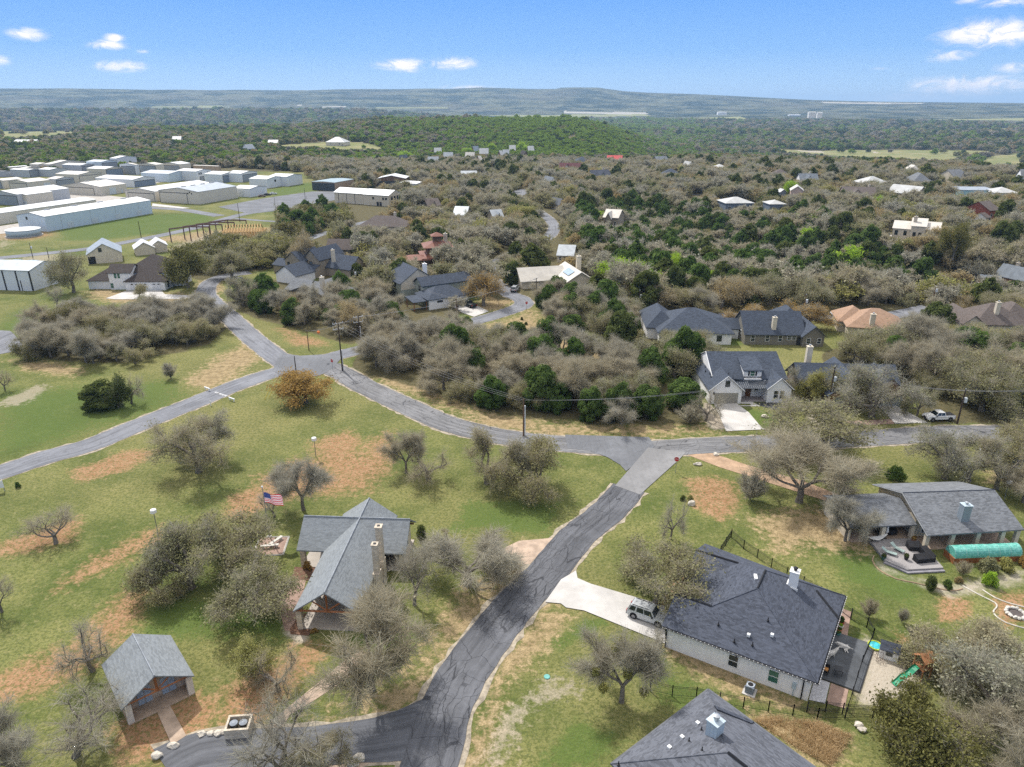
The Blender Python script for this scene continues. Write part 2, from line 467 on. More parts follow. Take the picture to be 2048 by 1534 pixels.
    finish(t, col, .95, bump=noise(t, pos, 2.6, 2, .8), bstr=.6, bdist=.22, spec=.1)
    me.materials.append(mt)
    o = bpy.data.objects.new('ground', me); COL.objects.link(o)
    props(o, 'rolling grass and woodland ground with bare orange dirt patches', kind='structure')
    mt, t = nt('far_cover'); geo = t.nodes.new('ShaderNodeNewGeometry'); pos = geo.outputs['Position']
    fn1 = noise(t, pos, .0034, 6, .7); fn2 = noise(t, pos, .02, 3, .7); fn3 = noise(t, pos, .0011, 4, .6)
    far = mixc(t, ramp(t, fn1, .42, .58), (.008, .02, .008), (.15, .15, .085))
    far = mixc(t, mathn(t, 'MULTIPLY', ramp(t, fn3, .50, .60), ramp(t, fn2, .42, .58)), far, (.17, .15, .11))
    far = mixc(t, mathn(t, 'MULTIPLY', ramp(t, fn2, .42, .60), .6), far, (.02, .03, .014))
    far = mixc(t, ramp(t, attr(t, 'field'), .3, .7), far, (.25, .25, .11))
    far = mixc(t, ramp(t, attr(t, 'sand'), .3, .7), far, (.40, .37, .31))
    finish(t, far, 1.0, spec=.0); mf.materials.append(mt)
    mf.polygons.foreach_set('use_smooth', [True] * len(mf.polygons))
    o = bpy.data.objects.new('far_hills', mf); COL.objects.link(o); props(o, 'far wooded hills and valley fading into haze', kind='structure')

# forest floor / open country, as outlines of the ground seen in the photograph
WOODS = [
 [(20,705),(70,650),(170,628),(330,632),(430,610),(455,655),(420,690),(250,725),(120,722)],
 [(440,605),(520,640),(600,660),(700,690),(800,668),(940,620),(800,560),(640,560),(520,560),(470,600)],
 [(700,735),(720,700),(860,670),(1000,665),(1080,690),(1250,735),(1400,790),(1400,850),(1200,848),(1000,830),(890,790),(740,750)],
 [(1060,600),(1130,640),(1300,700),(1400,700),(1500,640),(2048,640),(2048,330),(1100,330),(640,330),(640,345),(620,480),(640,560),(900,560),(1000,600)],
 [(1650,700),(2048,660),(2048,850),(1850,845),(1830,790),(1640,720)],
 [(0,335),(640,345),(640,240),(0,240)],
 [(340,500),(560,470),(660,470),(660,520),(400,560),(350,545)],
]
FIELDS = [
 [(0,263),(160,262),(150,268),(90,275),(0,279)], [(180,254),(260,252),(260,258),(190,260)], [(320,252),(440,252),(440,256),(330,257)],
 [(560,290),(680,283),(720,284),(780,298),(700,302),(640,296),(560,298)],
 [(1550,298),(1640,302),(1690,300),(1860,300),(2000,302),(1960,312),(1880,322),(1750,318),(1650,310),(1560,306)],
 [(1960,325),(1985,312),(2048,305),(2048,340),(1980,340)],
 [(1600,376),(1700,372),(1900,372),(2048,380),(2048,388),(1900,380),(1650,384)],
 [(960,231),(1100,235),(1300,232),(1290,228)], [(1380,236),(1500,239),(1480,233)], [(1840,240),(2048,236),(2048,241)], [(300,214),(450,216),(440,211)], [(700,216),(900,218),(890,214)], [(1420,262),(1500,263),(1480,259)], [(840,236),(930,238),(900,234)],
 [(1750,248),(1850,249),(1800,252)], [(1900,262),(2048,255),(2048,258),(1900,266)],
]
SANDS = [
 [(1590,300),(1650,303),(1645,306),(1600,303)], [(1640,316),(1720,318),(1715,321),(1640,319)], [(1740,301),(1760,306),(1750,307)], [(1850,318),(1900,321),(1890,324)],
 [(640,212),(700,212),(690,214),(640,214)], [(560,209),(620,208),(600,211)], [(1130,222),(1300,226),(1290,229),(1130,227)], [(1640,204),(1850,206),(1840,208),(1650,207)],
]
ground()

# ------------------------------------------------------------------ roads, drives, paving: thin sheets, each a little above the one below
def M_asphalt(name, col, crack=0.0, pale=.5, streaky=1.0):
    m, t = nt(name); uv = t.nodes.new('ShaderNodeUVMap'); uv.uv_map = 'UVMap'
    geo = t.nodes.new('ShaderNodeNewGeometry'); pos = geo.outputs['Position']
    s = t.nodes.new('ShaderNodeSeparateXYZ'); lk(t, uv.outputs[0], s.inputs[0])
    n1 = noise(t, pos, .12, 5, .6); n2 = noise(t, pos, 1.2, 5, .7); n3 = noise(t, pos, 6, 3, .7)
    mp = t.nodes.new('ShaderNodeMapping'); mp.inputs['Scale'].default_value = (1.5, .05, 1); lk(t, uv.outputs[0], mp.inputs[0])
    streak = noise(t, mp.outputs[0], 1.2, 4, .6)
    c = mixc(t, ramp(t, streak, .3, .7), tuple(x * (1 - .26 * streaky) for x in col), tuple(x * (1 + .3 * streaky) for x in col))
    c = mixc(t, mathn(t, 'MULTIPLY', ramp(t, n1, .42, .7), pale), c, tuple(min(1, x * 1.75) for x in col))
    c = mixc(t, mathn(t, 'MULTIPLY', ramp(t, n2, .45, .75), .4), c, tuple(x * .6 for x in col))
    if crack:
        wb = t.nodes.new('ShaderNodeTexNoise'); wb.inputs['Scale'].default_value = .55; wb.inputs['Detail'].default_value = 4; lk(t, uv.outputs[0], wb.inputs['Vector'])
        ad = t.nodes.new('ShaderNodeVectorMath'); ad.operation = 'MULTIPLY_ADD'; lk(t, wb.outputs['Color'], ad.inputs[0]); ad.inputs[1].default_value = (1.3, 1.3, 0); lk(t, uv.outputs[0], ad.inputs[2])
        mp2 = t.nodes.new('ShaderNodeMapping'); mp2.inputs['Scale'].default_value = (1.15, .13, 1); lk(t, ad.outputs[0], mp2.inputs[0])
        vo = t.nodes.new('ShaderNodeTexVoronoi'); vo.feature = 'DISTANCE_TO_EDGE'; vo.voronoi_dimensions = '2D'; vo.inputs['Scale'].default_value = 1; lk(t, mp2.outputs[0], vo.inputs['Vector'])
        mp3 = t.nodes.new('ShaderNodeMapping'); mp3.inputs['Scale'].default_value = (.35, .35, 1); lk(t, ad.outputs[0], mp3.inputs[0])
        vo2 = t.nodes.new('ShaderNodeTexVoronoi'); vo2.feature = 'DISTANCE_TO_EDGE'; vo2.voronoi_dimensions = '2D'; vo2.inputs['Scale'].default_value = 1; lk(t, mp3.outputs[0], vo2.inputs['Vector'])
        keep = ramp(t, noise(t, pos, .09, 3, .5), .36, .5)
        ln = mathn(t, 'MAXIMUM', mathn(t, 'MULTIPLY', ramp(t, vo.outputs[0], .042, .02), keep), ramp(t, vo2.outputs[0], .014, .006))
        c = mixc(t, mathn(t, 'MULTIPLY', ln, crack), c, (.028, .029, .033))
    finish(t, c, .9, bump=n3, bstr=.25, bdist=.02, spec=.2)
    return m

def strip(name, pts, width, mat, z=.03, ragged=0.0, label=None, step=1.2, drape=False, seed=0, uv0=0):
    rnd = random.Random(seed + len(name))
    c = catmull([(lambda p: Vector((p.x, p.y, 0)))(G(*q) if drape else P(*q)) for q in pts], step)
    V = []; F = []; UV = []; s = 0.0; ns = 7
    w = width if hasattr(width, '__len__') else [width] * len(pts)
    for i, p in enumerate(c):
        t = (c[min(i + 1, len(c) - 1)] - c[max(i - 1, 0)]).normalized(); nrm = Vector((t.y, -t.x, 0))
        if i: s += (p - c[i - 1]).length
        f = i / (len(c) - 1) * (len(w) - 1); k = min(int(f), len(w) - 2) if len(w) > 1 else 0
        ww = w[k] + (w[min(k + 1, len(w) - 1)] - w[k]) * (f - k)
        jl, jr = (rnd.uniform(-1, 1) * ragged for _ in range(2))
        for a in range(ns):
            u = (a / (ns - 1) - .5) * ww
            if a == 0: u -= jl
            if a == ns - 1: u += jr
            q = p + nrm * u
            V.append((q.x, q.y, (gz(q.x, q.y) if drape else 0) + z)); UV.append((u + 5 + uv0, s))
        if i:
            b = i * ns
            for a in range(ns - 1): F.append((b - ns + a, b - ns + a + 1, b + a + 1, b + a))
    return sheet(name, V, F, UV, mat, label)

def sheet(name, V, F, UV, mat, label=None):
    me = bpy.data.meshes.new(name); me.from_pydata(V, [], F)
    l = me.uv_layers.new(name='UVMap')
    for lp in me.loops: l.data[lp.index].uv = UV[lp.vertex_index]
    me.materials.append(mat); me.validate()
    o = bpy.data.objects.new(name, me); COL.objects.link(o)
    return props(o, label, kind='structure')

def area(name, px, mat, z=.03, label=None, th=0.0, world=False):
    w = [(p[0], p[1]) for p in (px if world else wpoly(px))]
    a2 = sum(w[i][0] * w[(i + 1) % len(w)][1] - w[(i + 1) % len(w)][0] * w[i][1] for i in range(len(w)))
    if a2 < 0: w = w[::-1]
    if th:
        o = MB().prism(w, z - th, z).build(name, mat)
        return props(o, label, kind='structure')
    V = [(a, b, z) for a, b in w]
    return sheet(name, V, [tuple(range(len(V)))], [(a, b) for a, b in w], mat, label)

A_main = M_asphalt('worn_asphalt', (.104, .107, .116), .75, .55)
A_left = M_asphalt('grey_asphalt', (.17, .175, .19), .25, .45)
A_cross = M_asphalt('cracked_asphalt', (.165, .165, .168), .6, .5)
A_dark = M_asphalt('fresh_asphalt', (.148, .153, .163), .15, .5, .25)
A_patch = M_asphalt('pale_patch_asphalt', (.205, .203, .202), .0, .35, .2)
A_edge = M('limestone_shoulder', (.36, .31, .235), .95, .4, 1.5, grain=.35)
CONC = M('concrete', (.50, .48, .45), .85, .12, .35)
CONC2 = M('old_concrete', (.40, .37, .33), .9, .2, .5)
TANC = M('tan_paving', (.42, .32, .24), .9, .22, .8)
BRICKP = M('reddish_paving', (.34, .235, .185), .9, .22, 1.0)

R_main = [(850,1560),(868,1500),(890,1420),(925,1350),(975,1280),(1035,1205),(1099,1139),(1153,1074),(1216,1022),(1258,976)]
R_cross = [(2120,868),(2048,866),(1900,866),(1750,876),(1600,884),(1480,888),(1380,893),(1290,898),(1180,892),(1080,884),(1000,873),(940,860),(880,842),(800,806),(730,773),(690,750),(655,733)]
R_left = [(-90,965),(0,945),(90,915),(180,890),(290,845),(390,805),(470,772),(540,748),(600,732)]
R_up = [(580,733),(545,708),(500,672),(455,630),(425,604),(412,586),(420,566),(450,552),(500,545)]
R_right = [(590,735),(660,715),(730,697),(800,680),(870,662),(940,645),(1000,628),(1045,611),(1042,598),(1015,586),(985,560),(978,540),(1010,515),(1060,492),(1098,473),(1108,455),(1100,440),(1085,428),(1060,410),(1040,395)]
for nm, pts, w, mt, z, sh in (('left_road', R_left, 5.9, A_left, .05, .75), ('street', R_up, 5.8, A_left, .055, .7), ('avenue', R_right, 5.8, A_left, .06, .5),
                              ('cross_street', R_cross, 6.0, A_cross, .065, .85), ('lane', R_main, 5.4, A_main, .07, 1.0)):
    strip(nm + '_shoulder', pts, w + sh, A_edge, .018 + z * .05, .34, seed=3, drape=nm == 'avenue')
    strip(nm, pts, w, mt, z, .1, drape=nm == 'avenue')
# junction surfacing
area('junction_asphalt', [(545,742),(575,758),(640,752),(668,735),(690,707),(600,712),(560,706),(553,722)], A_dark, .085)
area('corner_asphalt', [(1130,870),(1298,875),(1310,893),(1295,908),(1252,943),(1240,930),(1215,915),(1180,902),(1135,897)], A_dark, .088)
area('pale_road_patch', [(1296,896),(1372,905),(1360,918),(1280,990),(1230,972)], A_patch, .092)
area('orange_worn_patch', [(0,0),(1,0),(1,1)], A_patch, .01) if False else None
R_park = [(338,1545),(400,1512),(500,1500),(620,1492),(720,1482),(800,1470),(880,1450)]
strip('parking_drive_shoulder', R_park, [8.2, 6.2, 5.4, 5.4, 5.6, 6.4, 8], A_edge, .02, .3)
strip('parking_drive', R_park, [7.2, 5.4, 4.7, 4.6, 4.8, 6, 8], M_asphalt('smooth_asphalt', (.108, .112, .122), .12, .3), .062, .08)
strip('lower_gravel_verge', [(480,1545),(600,1528),(700,1520),(770,1510)], [3, 3, 2.6, 1.4], TANC, .022, .4)
strip('airstrip_road', [(-60,522),(0,516),(90,507),(180,497),(270,481),(345,466),(405,452),(445,440),(480,430),(530,420),(600,402),(640,390)], 6.5, A_left, .05, .1)
strip('taxiway', [(440,432),(410,427),(360,419),(300,415),(230,405)], 7, A_left, .055, .1)
strip('side_lane', [(470,437),(520,441),(570,444),(640,446)], 3.5, A_left, .045, .1)
area('apron', [(436,414),(520,398),(560,392),(625,383),(700,383),(705,395),(640,405),(560,421),(500,428)], A_dark, .07)
area('hangar_apron_concrete', [(305,407),(380,416),(365,417),(304,412)], CONC, .05)
area('hangar_yard_concrete', [(100,395),(190,388),(260,396),(300,405),(240,410),(150,410)], CONC2, .04)
area('hangar_yard', [(-20,455),(42,446),(60,462),(-20,470)], CONC2, .043)
area('hangar_lane', [(20,420),(110,395),(150,380),(420,345),(440,350),(240,375),(130,402),(60,420)], CONC2, .036)
strip('back_lane', [(600,485),(640,470),(690,455),(740,442),(790,434)], 5, A_left, .05, .1)
strip('rear_street', [(1440,632),(1500,633),(1560,634),(1640,636),(1700,638),(1760,634),(1820,624),(1860,615)], 6, A_left, .05, .1)
area('cul_de_sac', [(-20,660),(20,662),(28,668),(45,690),(20,705),(-20,712)], A_left, .05)
area('hill_road_far', [(1000,392),(1040,378),(1052,378),(1062,384),(1030,398),(1005,402)], A_left, .06)
strip('upper_right_road', [(1560,378),(1700,374),(1850,380),(2048,384)], 7, A_left, .1, .1, drape=True)
strip('woods_track', [(1370,388),(1440,392),(1500,396)], 5, A_left, .1, .1, drape=True)
strip('stone_house_drive', [(1790,470),(1830,490),(1855,470),(1845,455),(1880,470)], 7, CONC2, .12, .3, drape=True)
# drives and walks
area('concrete_driveway', [(1427,806),(1471,806),(1498,826),(1524,857),(1538,859),(1452,863),(1440,835)], CONC, .10)
area('brown_house_driveway', [(1752,811),(1790,811),(1848,842),(1856,846),(1790,848),(1770,826)], CONC, .10)
area('brown_house_brick_apron', [(1660,838),(1700,842),(1788,838),(1788,848),(1720,850)], BRICKP, .03)
area('suv_driveway', [(1090,1205),(1122,1160),(1152,1142),(1155,1157),(1180,1168),(1330,1213),(1330,1288),(1168,1222),(1132,1216),(1122,1208)], CONC, .10)
area('silver_house_drive', [(905,614),(933,600),(950,610),(978,623),(948,634),(925,626)], CONC, .09)
area('white_house_drive', [(212,597),(250,583),(322,581),(330,589),(400,592),(398,598),(230,599)], CONC, .09)
area('dirt_drive', [(1372,909),(1378,902),(1420,905),(1500,932),(1600,960),(1680,990),(1660,1005),(1520,960),(1440,935)], M('packed_dirt', (.40, .275, .18), .95, .22, .6), .04)
area('park_side_drive', [(1038,1082),(1108,1076),(1060,1128),(1010,1128),(1000,1100)], TANC, .04)
area('leafy_path', [(510,1478),(545,1440),(600,1395),(650,1355),(690,1320),(720,1300),(750,1318),(690,1360),(630,1400),(580,1430),(555,1472)], TANC, .03)
area('cracked_path', [(555,1205),(600,1150),(612,1160),(600,1215),(590,1262),(570,1262)], BRICKP, .03)
# ------------------------------------------------------------------ building kit
W_WHITE = M('white_painted_brick', (.80, .79, .77), .8, .05, .8)
W_SIDE = M_ribs('white_board_siding', (.80, .80, .785), .7, .45, 2, .35, .25, .05)
W_CREAM = M('cream_stucco', (.60, .53, .41), .9, .1, .8)
W_STONE = M_stone('limestone_wall', (.56, .48, .37))
W_OLIVE = M_ribs('olive_siding', (.215, .20, .165), .8, .22, 2, .3, .2, .06)
W_SAGE = M('sage_siding', (.30, .33, .28), .8, .1, .8)
W_TAN = M('tan_siding', (.30, .255, .19), .8, .12, .8)
W_BROWN = M('brown_siding', (.16, .10, .065), .85, .2, .8)
W_DARK = M('charcoal_siding', (.09, .095, .10), .8, .15, .8)
W_RED = M('red_brick', (.28, .085, .06), .9, .2, 2.0)
W_ORANGE = M('cedar_siding', (.36, .18, .085), .8, .18, .8)
W_TEAL = M('teal_stucco', (.36, .56, .60), .8, .08, .7)
W_GREYB = M('blue_grey_siding', (.145, .175, .21), .8, .1, .7)
W_PINK = M('pinkish_stucco', (.50, .38, .32), .85, .1, .7)
TRIM = M('white_trim', (.74, .74, .72), .6, .04, 1)
DTRIM = M('dark_trim', (.03, .03, .032), .5, .1, 1)
BROWNWOOD = M('stained_timber', (.27, .105, .04), .65, .25, 2.0)
RF_SLATE = M_roof('charcoal_shingles', (.064, .072, .092))
RF_BLUE = M_roof('blue_grey_shingles', (.058, .070, .092))
RF_GREY = M_roof('grey_shingles', (.150, .158, .168))
RF_PARK = M_roof('pale_grey_shingles', (.205, .222, .232), var=.22)
RF_BROWN = M_roof('brown_shingles', (.118, .098, .088))
RF_DKBR = M_roof('dark_brown_shingles', (.060, .050, .046))
RF_TERRA = M_roof('terracotta_shingles', (.33, .215, .145), var=.2)
RF_RUST = M_roof('rust_metal', (.20, .085, .058), var=.25, rough=.6)
RF_MAROON = M_roof('maroon_roof', (.105, .042, .045), var=.2)
RF_RED = M('red_metal_roof', (.52, .07, .065), .5, .15, .6)
RF_WHITE = M('white_metal_roof', (.66, .66, .64), .45, .08, .4)
RF_CREAM = M('cream_metal_roof', (.56, .52, .45), .5, .1, .4)
RF_PALE = M('dull_white_metal_roof', (.46, .46, .44), .55, .12, .4)
RF_ZINC = M('zinc_metal_roof', (.36, .385, .40), .4, .14, .5, .2)
RF_LSLATE = M('light_slate_roof', (.16, .18, .20), .8, .15, .6)
GLASS = M_glass()
GLASSG = M_glass('green_curtained_glass', (.035, .13, .095))
GLASSB = M_glass('reflective_glass', (.10, .15, .19))
STEEL = M('galvanised_steel', (.48, .50, .52), .35, .12, 2, .7)
BLACKM = M('black_metal', (.015, .015, .017), .5, .1, 3)
GDOOR = M('garage_door_paint', (.30, .285, .24), .6, .06, 1)
GDOORW = M('white_garage_door', (.66, .66, .66), .55, .05, 1)

class B:
    """one building: an Empty with its parts in local metres"""
    def __init__(s, name, label, cat, at, rot, group=None, z=None):
        s.o = thing(name, label, cat, at, rot, group); s.at = Vector(at); s.rot = rot
        s.W = MB(); s.Rf = MB()
    def loc(s, px, py, z):
        """photo pixel at height z (above this building's ground) -> local point"""
        p = P(px, py, z + s.at.z) - s.at; a = R_(s.rot); c, n = math.cos(a), math.sin(a)
        return (p.x * c + p.y * n, -p.x * n + p.y * c, z)
    def gable(s, x0, x1, y0, y1, ze, zr, axis='x', ov=.4, ovg=.35, z0=-.3, wall=True, th=.16, roof=True):
        if wall:
            if axis == 'x':
                m = (y0 + y1) / 2
                vs = [(x, *q) for x in (x0, x1) for q in ((y0, z0), (y1, z0), (y1, ze), (m, zr), (y0, ze))]
            else:
                m = (x0 + x1) / 2
                vs = [(q[0], y, q[1]) for y in (y0, y1) for q in ((x0, z0), (x1, z0), (x1, ze), (m, zr), (x0, ze))]
            s.W.add(vs, [(0, 1, 2, 3, 4), (9, 8, 7, 6, 5), (0, 5, 6, 1), (1, 6, 7, 2), (2, 7, 8, 3), (3, 8, 9, 4), (4, 9, 5, 0)])
        if roof:
            if axis == 'x':
                m = (y0 + y1) / 2; k = (zr - ze) / (m - y0); e = ze - k * ov + th
                s.Rf.slab([(x0 - ovg, y0 - ov, e), (x1 + ovg, y0 - ov, e), (x1 + ovg, m, zr + th), (x0 - ovg, m, zr + th)], th)
                s.Rf.slab([(x1 + ovg, y1 + ov, e), (x0 - ovg, y1 + ov, e), (x0 - ovg, m, zr + th), (x1 + ovg, m, zr + th)], th)
            else:
                m = (x0 + x1) / 2; k = (zr - ze) / (m - x0); e = ze - k * ov + th
                s.Rf.slab([(x0 - ov, y1 + ovg, e), (x0 - ov, y0 - ovg, e), (m, y0 - ovg, zr + th), (m, y1 + ovg, zr + th)], th)
                s.Rf.slab([(x1 + ov, y0 - ovg, e), (x1 + ov, y1 + ovg, e), (m, y1 + ovg, zr + th), (m, y0 - ovg, zr + th)], th)
        return s
    def hip(s, x0, x1, y0, y1, ze, zr, ov=.45, z0=-.3, wall=True, th=.16):
        if wall: s.W.box(x0, x1, y0, y1, z0, ze)
        a, b = x0 - ov, x1 + ov; c, d = y0 - ov, y1 + ov; e = ze + .02
        w, h = b - a, d - c; r = min(w, h) / 2; z = zr + th
        e += th * .2
        if w >= h: A = (a + r, c + r, z); Bp = (b - r, c + r, z)
        else: A = (a + r, c + r, z); Bp = (a + r, d - r, z)
        q = [(a, c, e), (b, c, e), (b, d, e), (a, d, e)]
        if w >= h:
            s.Rf.slab([q[0], q[1], Bp, A], th); s.Rf.slab([q[2], q[3], A, Bp], th); s.Rf.slab([q[1], q[2], Bp], th); s.Rf.slab([q[3], q[0], A], th)
        else:
            s.Rf.slab([q[0], q[1], A], th); s.Rf.slab([q[2], q[3], Bp], th); s.Rf.slab([q[1], q[2], Bp, A], th); s.Rf.slab([q[3], q[0], A, Bp], th)
        return s
    def shed(s, x0, x1, y0, y1, z_f, z_b, ov=.3, z0=-.3, wall=True, th=.14):
        if wall:
            vs = [(x0, y0, z0), (x1, y0, z0), (x1, y1, z0), (x0, y1, z0), (x0, y0, z_f), (x1, y0, z_f), (x1, y1, z_b), (x0, y1, z_b)]
            s.W.add(vs, [(0, 3, 2, 1), (4, 5, 6, 7), (0, 1, 5, 4), (1, 2, 6, 5), (2, 3, 7, 6), (3, 0, 4, 7)])
        k = (z_b - z_f) / (y1 - y0)
        s.Rf.slab([(x0 - ov, y0 - ov, z_f - k * ov + th), (x1 + ov, y0 - ov, z_f - k * ov + th), (x1 + ov, y1 + ov, z_b + k * ov + th), (x0 - ov, y1 + ov, z_b + k * ov + th)], th)
        return s
    def done(s, wmat, rmat, wname='wall', rname='roof'):
        w = s.W.build(wname, wmat, s.o) if s.W.f else None
        s.roof = s.Rf.build(rname, rmat, s.o) if s.Rf.f else None
        s.W = MB(); s.Rf = MB(); return s
    def part(s, name, mb, mat, parent=None, label=None, smooth=False): return mb.build(name, mat, parent or s.o, smooth, label)
    def fbox(s, mb, face, c, u0, u1, z0, z1, d0, d1):
        sg = -1 if face[0] == '-' else 1; a, b = sorted((c + sg * d0, c + sg * d1))
        if face[1] == 'y': mb.box(min(u0, u1), max(u0, u1), a, b, z0, z1)
        else: mb.box(a, b, min(u0, u1), max(u0, u1), z0, z1)
    def win(s, face, c, u, z, w=1.0, h=1.4, fm=None, gm=None, mx=1, mz=2, t=.08):
        fm = fm or TRIM; gm = gm or GLASS; f = MB(); g = MB()
        s.fbox(f, face, c, u - w / 2 - t, u + w / 2 + t, z - h / 2 - t, z - h / 2, -.02, .07)
        s.fbox(f, face, c, u - w / 2 - t, u + w / 2 + t, z + h / 2, z + h / 2 + t, -.02, .07)
        s.fbox(f, face, c, u - w / 2 - t, u - w / 2, z - h / 2, z + h / 2, -.02, .065)
        s.fbox(f, face, c, u + w / 2, u + w / 2 + t, z - h / 2, z + h / 2, -.02, .065)
        for i in range(1, mx): q = u - w / 2 + w * i / mx; s.fbox(f, face, c, q - .03, q + .03, z - h / 2, z + h / 2, -.02, .06)
        for i in range(1, mz): q = z - h / 2 + h * i / mz; s.fbox(f, face, c, u - w / 2, u + w / 2, q - .03, q + .03, -.02, .055)
        s.fbox(g, face, c, u - w / 2, u + w / 2, z - h / 2, z + h / 2, -.03, .025)
        o = s.part('window', f, fm); g.build('pane', gm, o); return o
    def door(s, face, c, u, w=1.0, h=2.1, mat=None, z0=0.0, name='door'):
        m = MB(); s.fbox(m, face, c, u - w / 2, u + w / 2, z0, z0 + h, -.02, .05)
        for i in range(2):
            for j in range(2):
                uu = u - w * .22 + w * .44 * i; zz = z0 + h * (.28 + .42 * j)
                s.fbox(m, face, c, uu - w * .15, uu + w * .15, zz - h * .15, zz + h * .15, .04, .075)
        o = s.part(name, m, mat or BROWNWOOD); k = MB(); s.fbox(k, face, c, u + w * .36, u + w * .42, z0 + .95, z0 + 1.1, .05, .12); k.build('handle', STEEL, o); return o
    def garage(s, face, c, u, w=4.9, h=2.3, mat=None, n=4, lights=False, z0=0.0, name='garage_door'):
        m = MB()
        for i in range(n): s.fbox(m, face, c, u - w / 2, u + w / 2, z0 + h * i / n + .012, z0 + h * (i + 1) / n - .012, -.02, .045)
        s.fbox(m, face, c, u - w / 2 + .01, u + w / 2 - .01, z0, z0 + h, -.02, .03)
        o = s.part(name, m, mat or GDOORW)
        if lights:
            k = max(2, int(w / 1.2))
            for i in range(k):
                q = MB(); uu = u - w / 2 + w * (i + .5) / k; s.fbox(q, face, c, uu - .35, uu + .35, z0 + h * .80, z0 + h * .94, .03, .056); q.build('door_light', GLASS, o)
        return o
    def chimney(s, x, y, z0, z1, w=.9, d=.9, mat=None, cap='flue', label=None, capmat=None):
        o = s.part('chimney', MB().box(x - w / 2, x + w / 2, y - d / 2, y + d / 2, z0, z1), mat or W_STONE, label=label)
        m = MB().box(x - w / 2 - .07, x + w / 2 + .07, y - d / 2 - .07, y + d / 2 + .07, z1, z1 + .1)
        m.build('chimney_cap', capmat or mat or TRIM, o)
        MB().lathe([(.17, z1 + .1), (.17, z1 + .35), (.27, z1 + .38), (.27, z1 + .47), (.1, z1 + .52)], 12, (x, y)).build('flue', STEEL if cap == 'flue' else BLACKM, o)
        return o
    def posts(s, pts, z1, r=.14, mat=None, name='post', z0=-.1):
        for x, y in pts: s.part(name, MB().box(x - r, x + r, y - r, y + r, z0, z1), mat or TRIM)

def at(px, py, drape=True):
    p = G(px, py) if drape else P(px, py); return (p.x, p.y, p.z)

def ang(a, b, z=0):
    d = P(*b, z) - P(*a, z); return math.degrees(math.atan2(d.y, d.x))

PROTECT = []   # photo rectangles of buildings that stay in view, with the building's distance
FOOT = []      # footprints (x, y, radius) that trees keep off
LAND = []      # landmarks used when trees are described
def protect(x0, y0, x1, y1, by=None, name=None, rad=None):
    p = G((x0 + x1) / 2, by or y1); d = project(p.x, p.y, p.z)[2]
    PROTECT.append((x0, y0, x1, y1, d)); w = (x1 - x0) * d / CF
    q = Vector((p.x, p.y, 0)); u = q.normalized() * (rad or w * .4)
    FOOT.append((q.x + u.x, q.y + u.y, (rad or w * .5) + 1.5))
    if name: LAND.append((name, p.x + u.x, p.y + u.y))
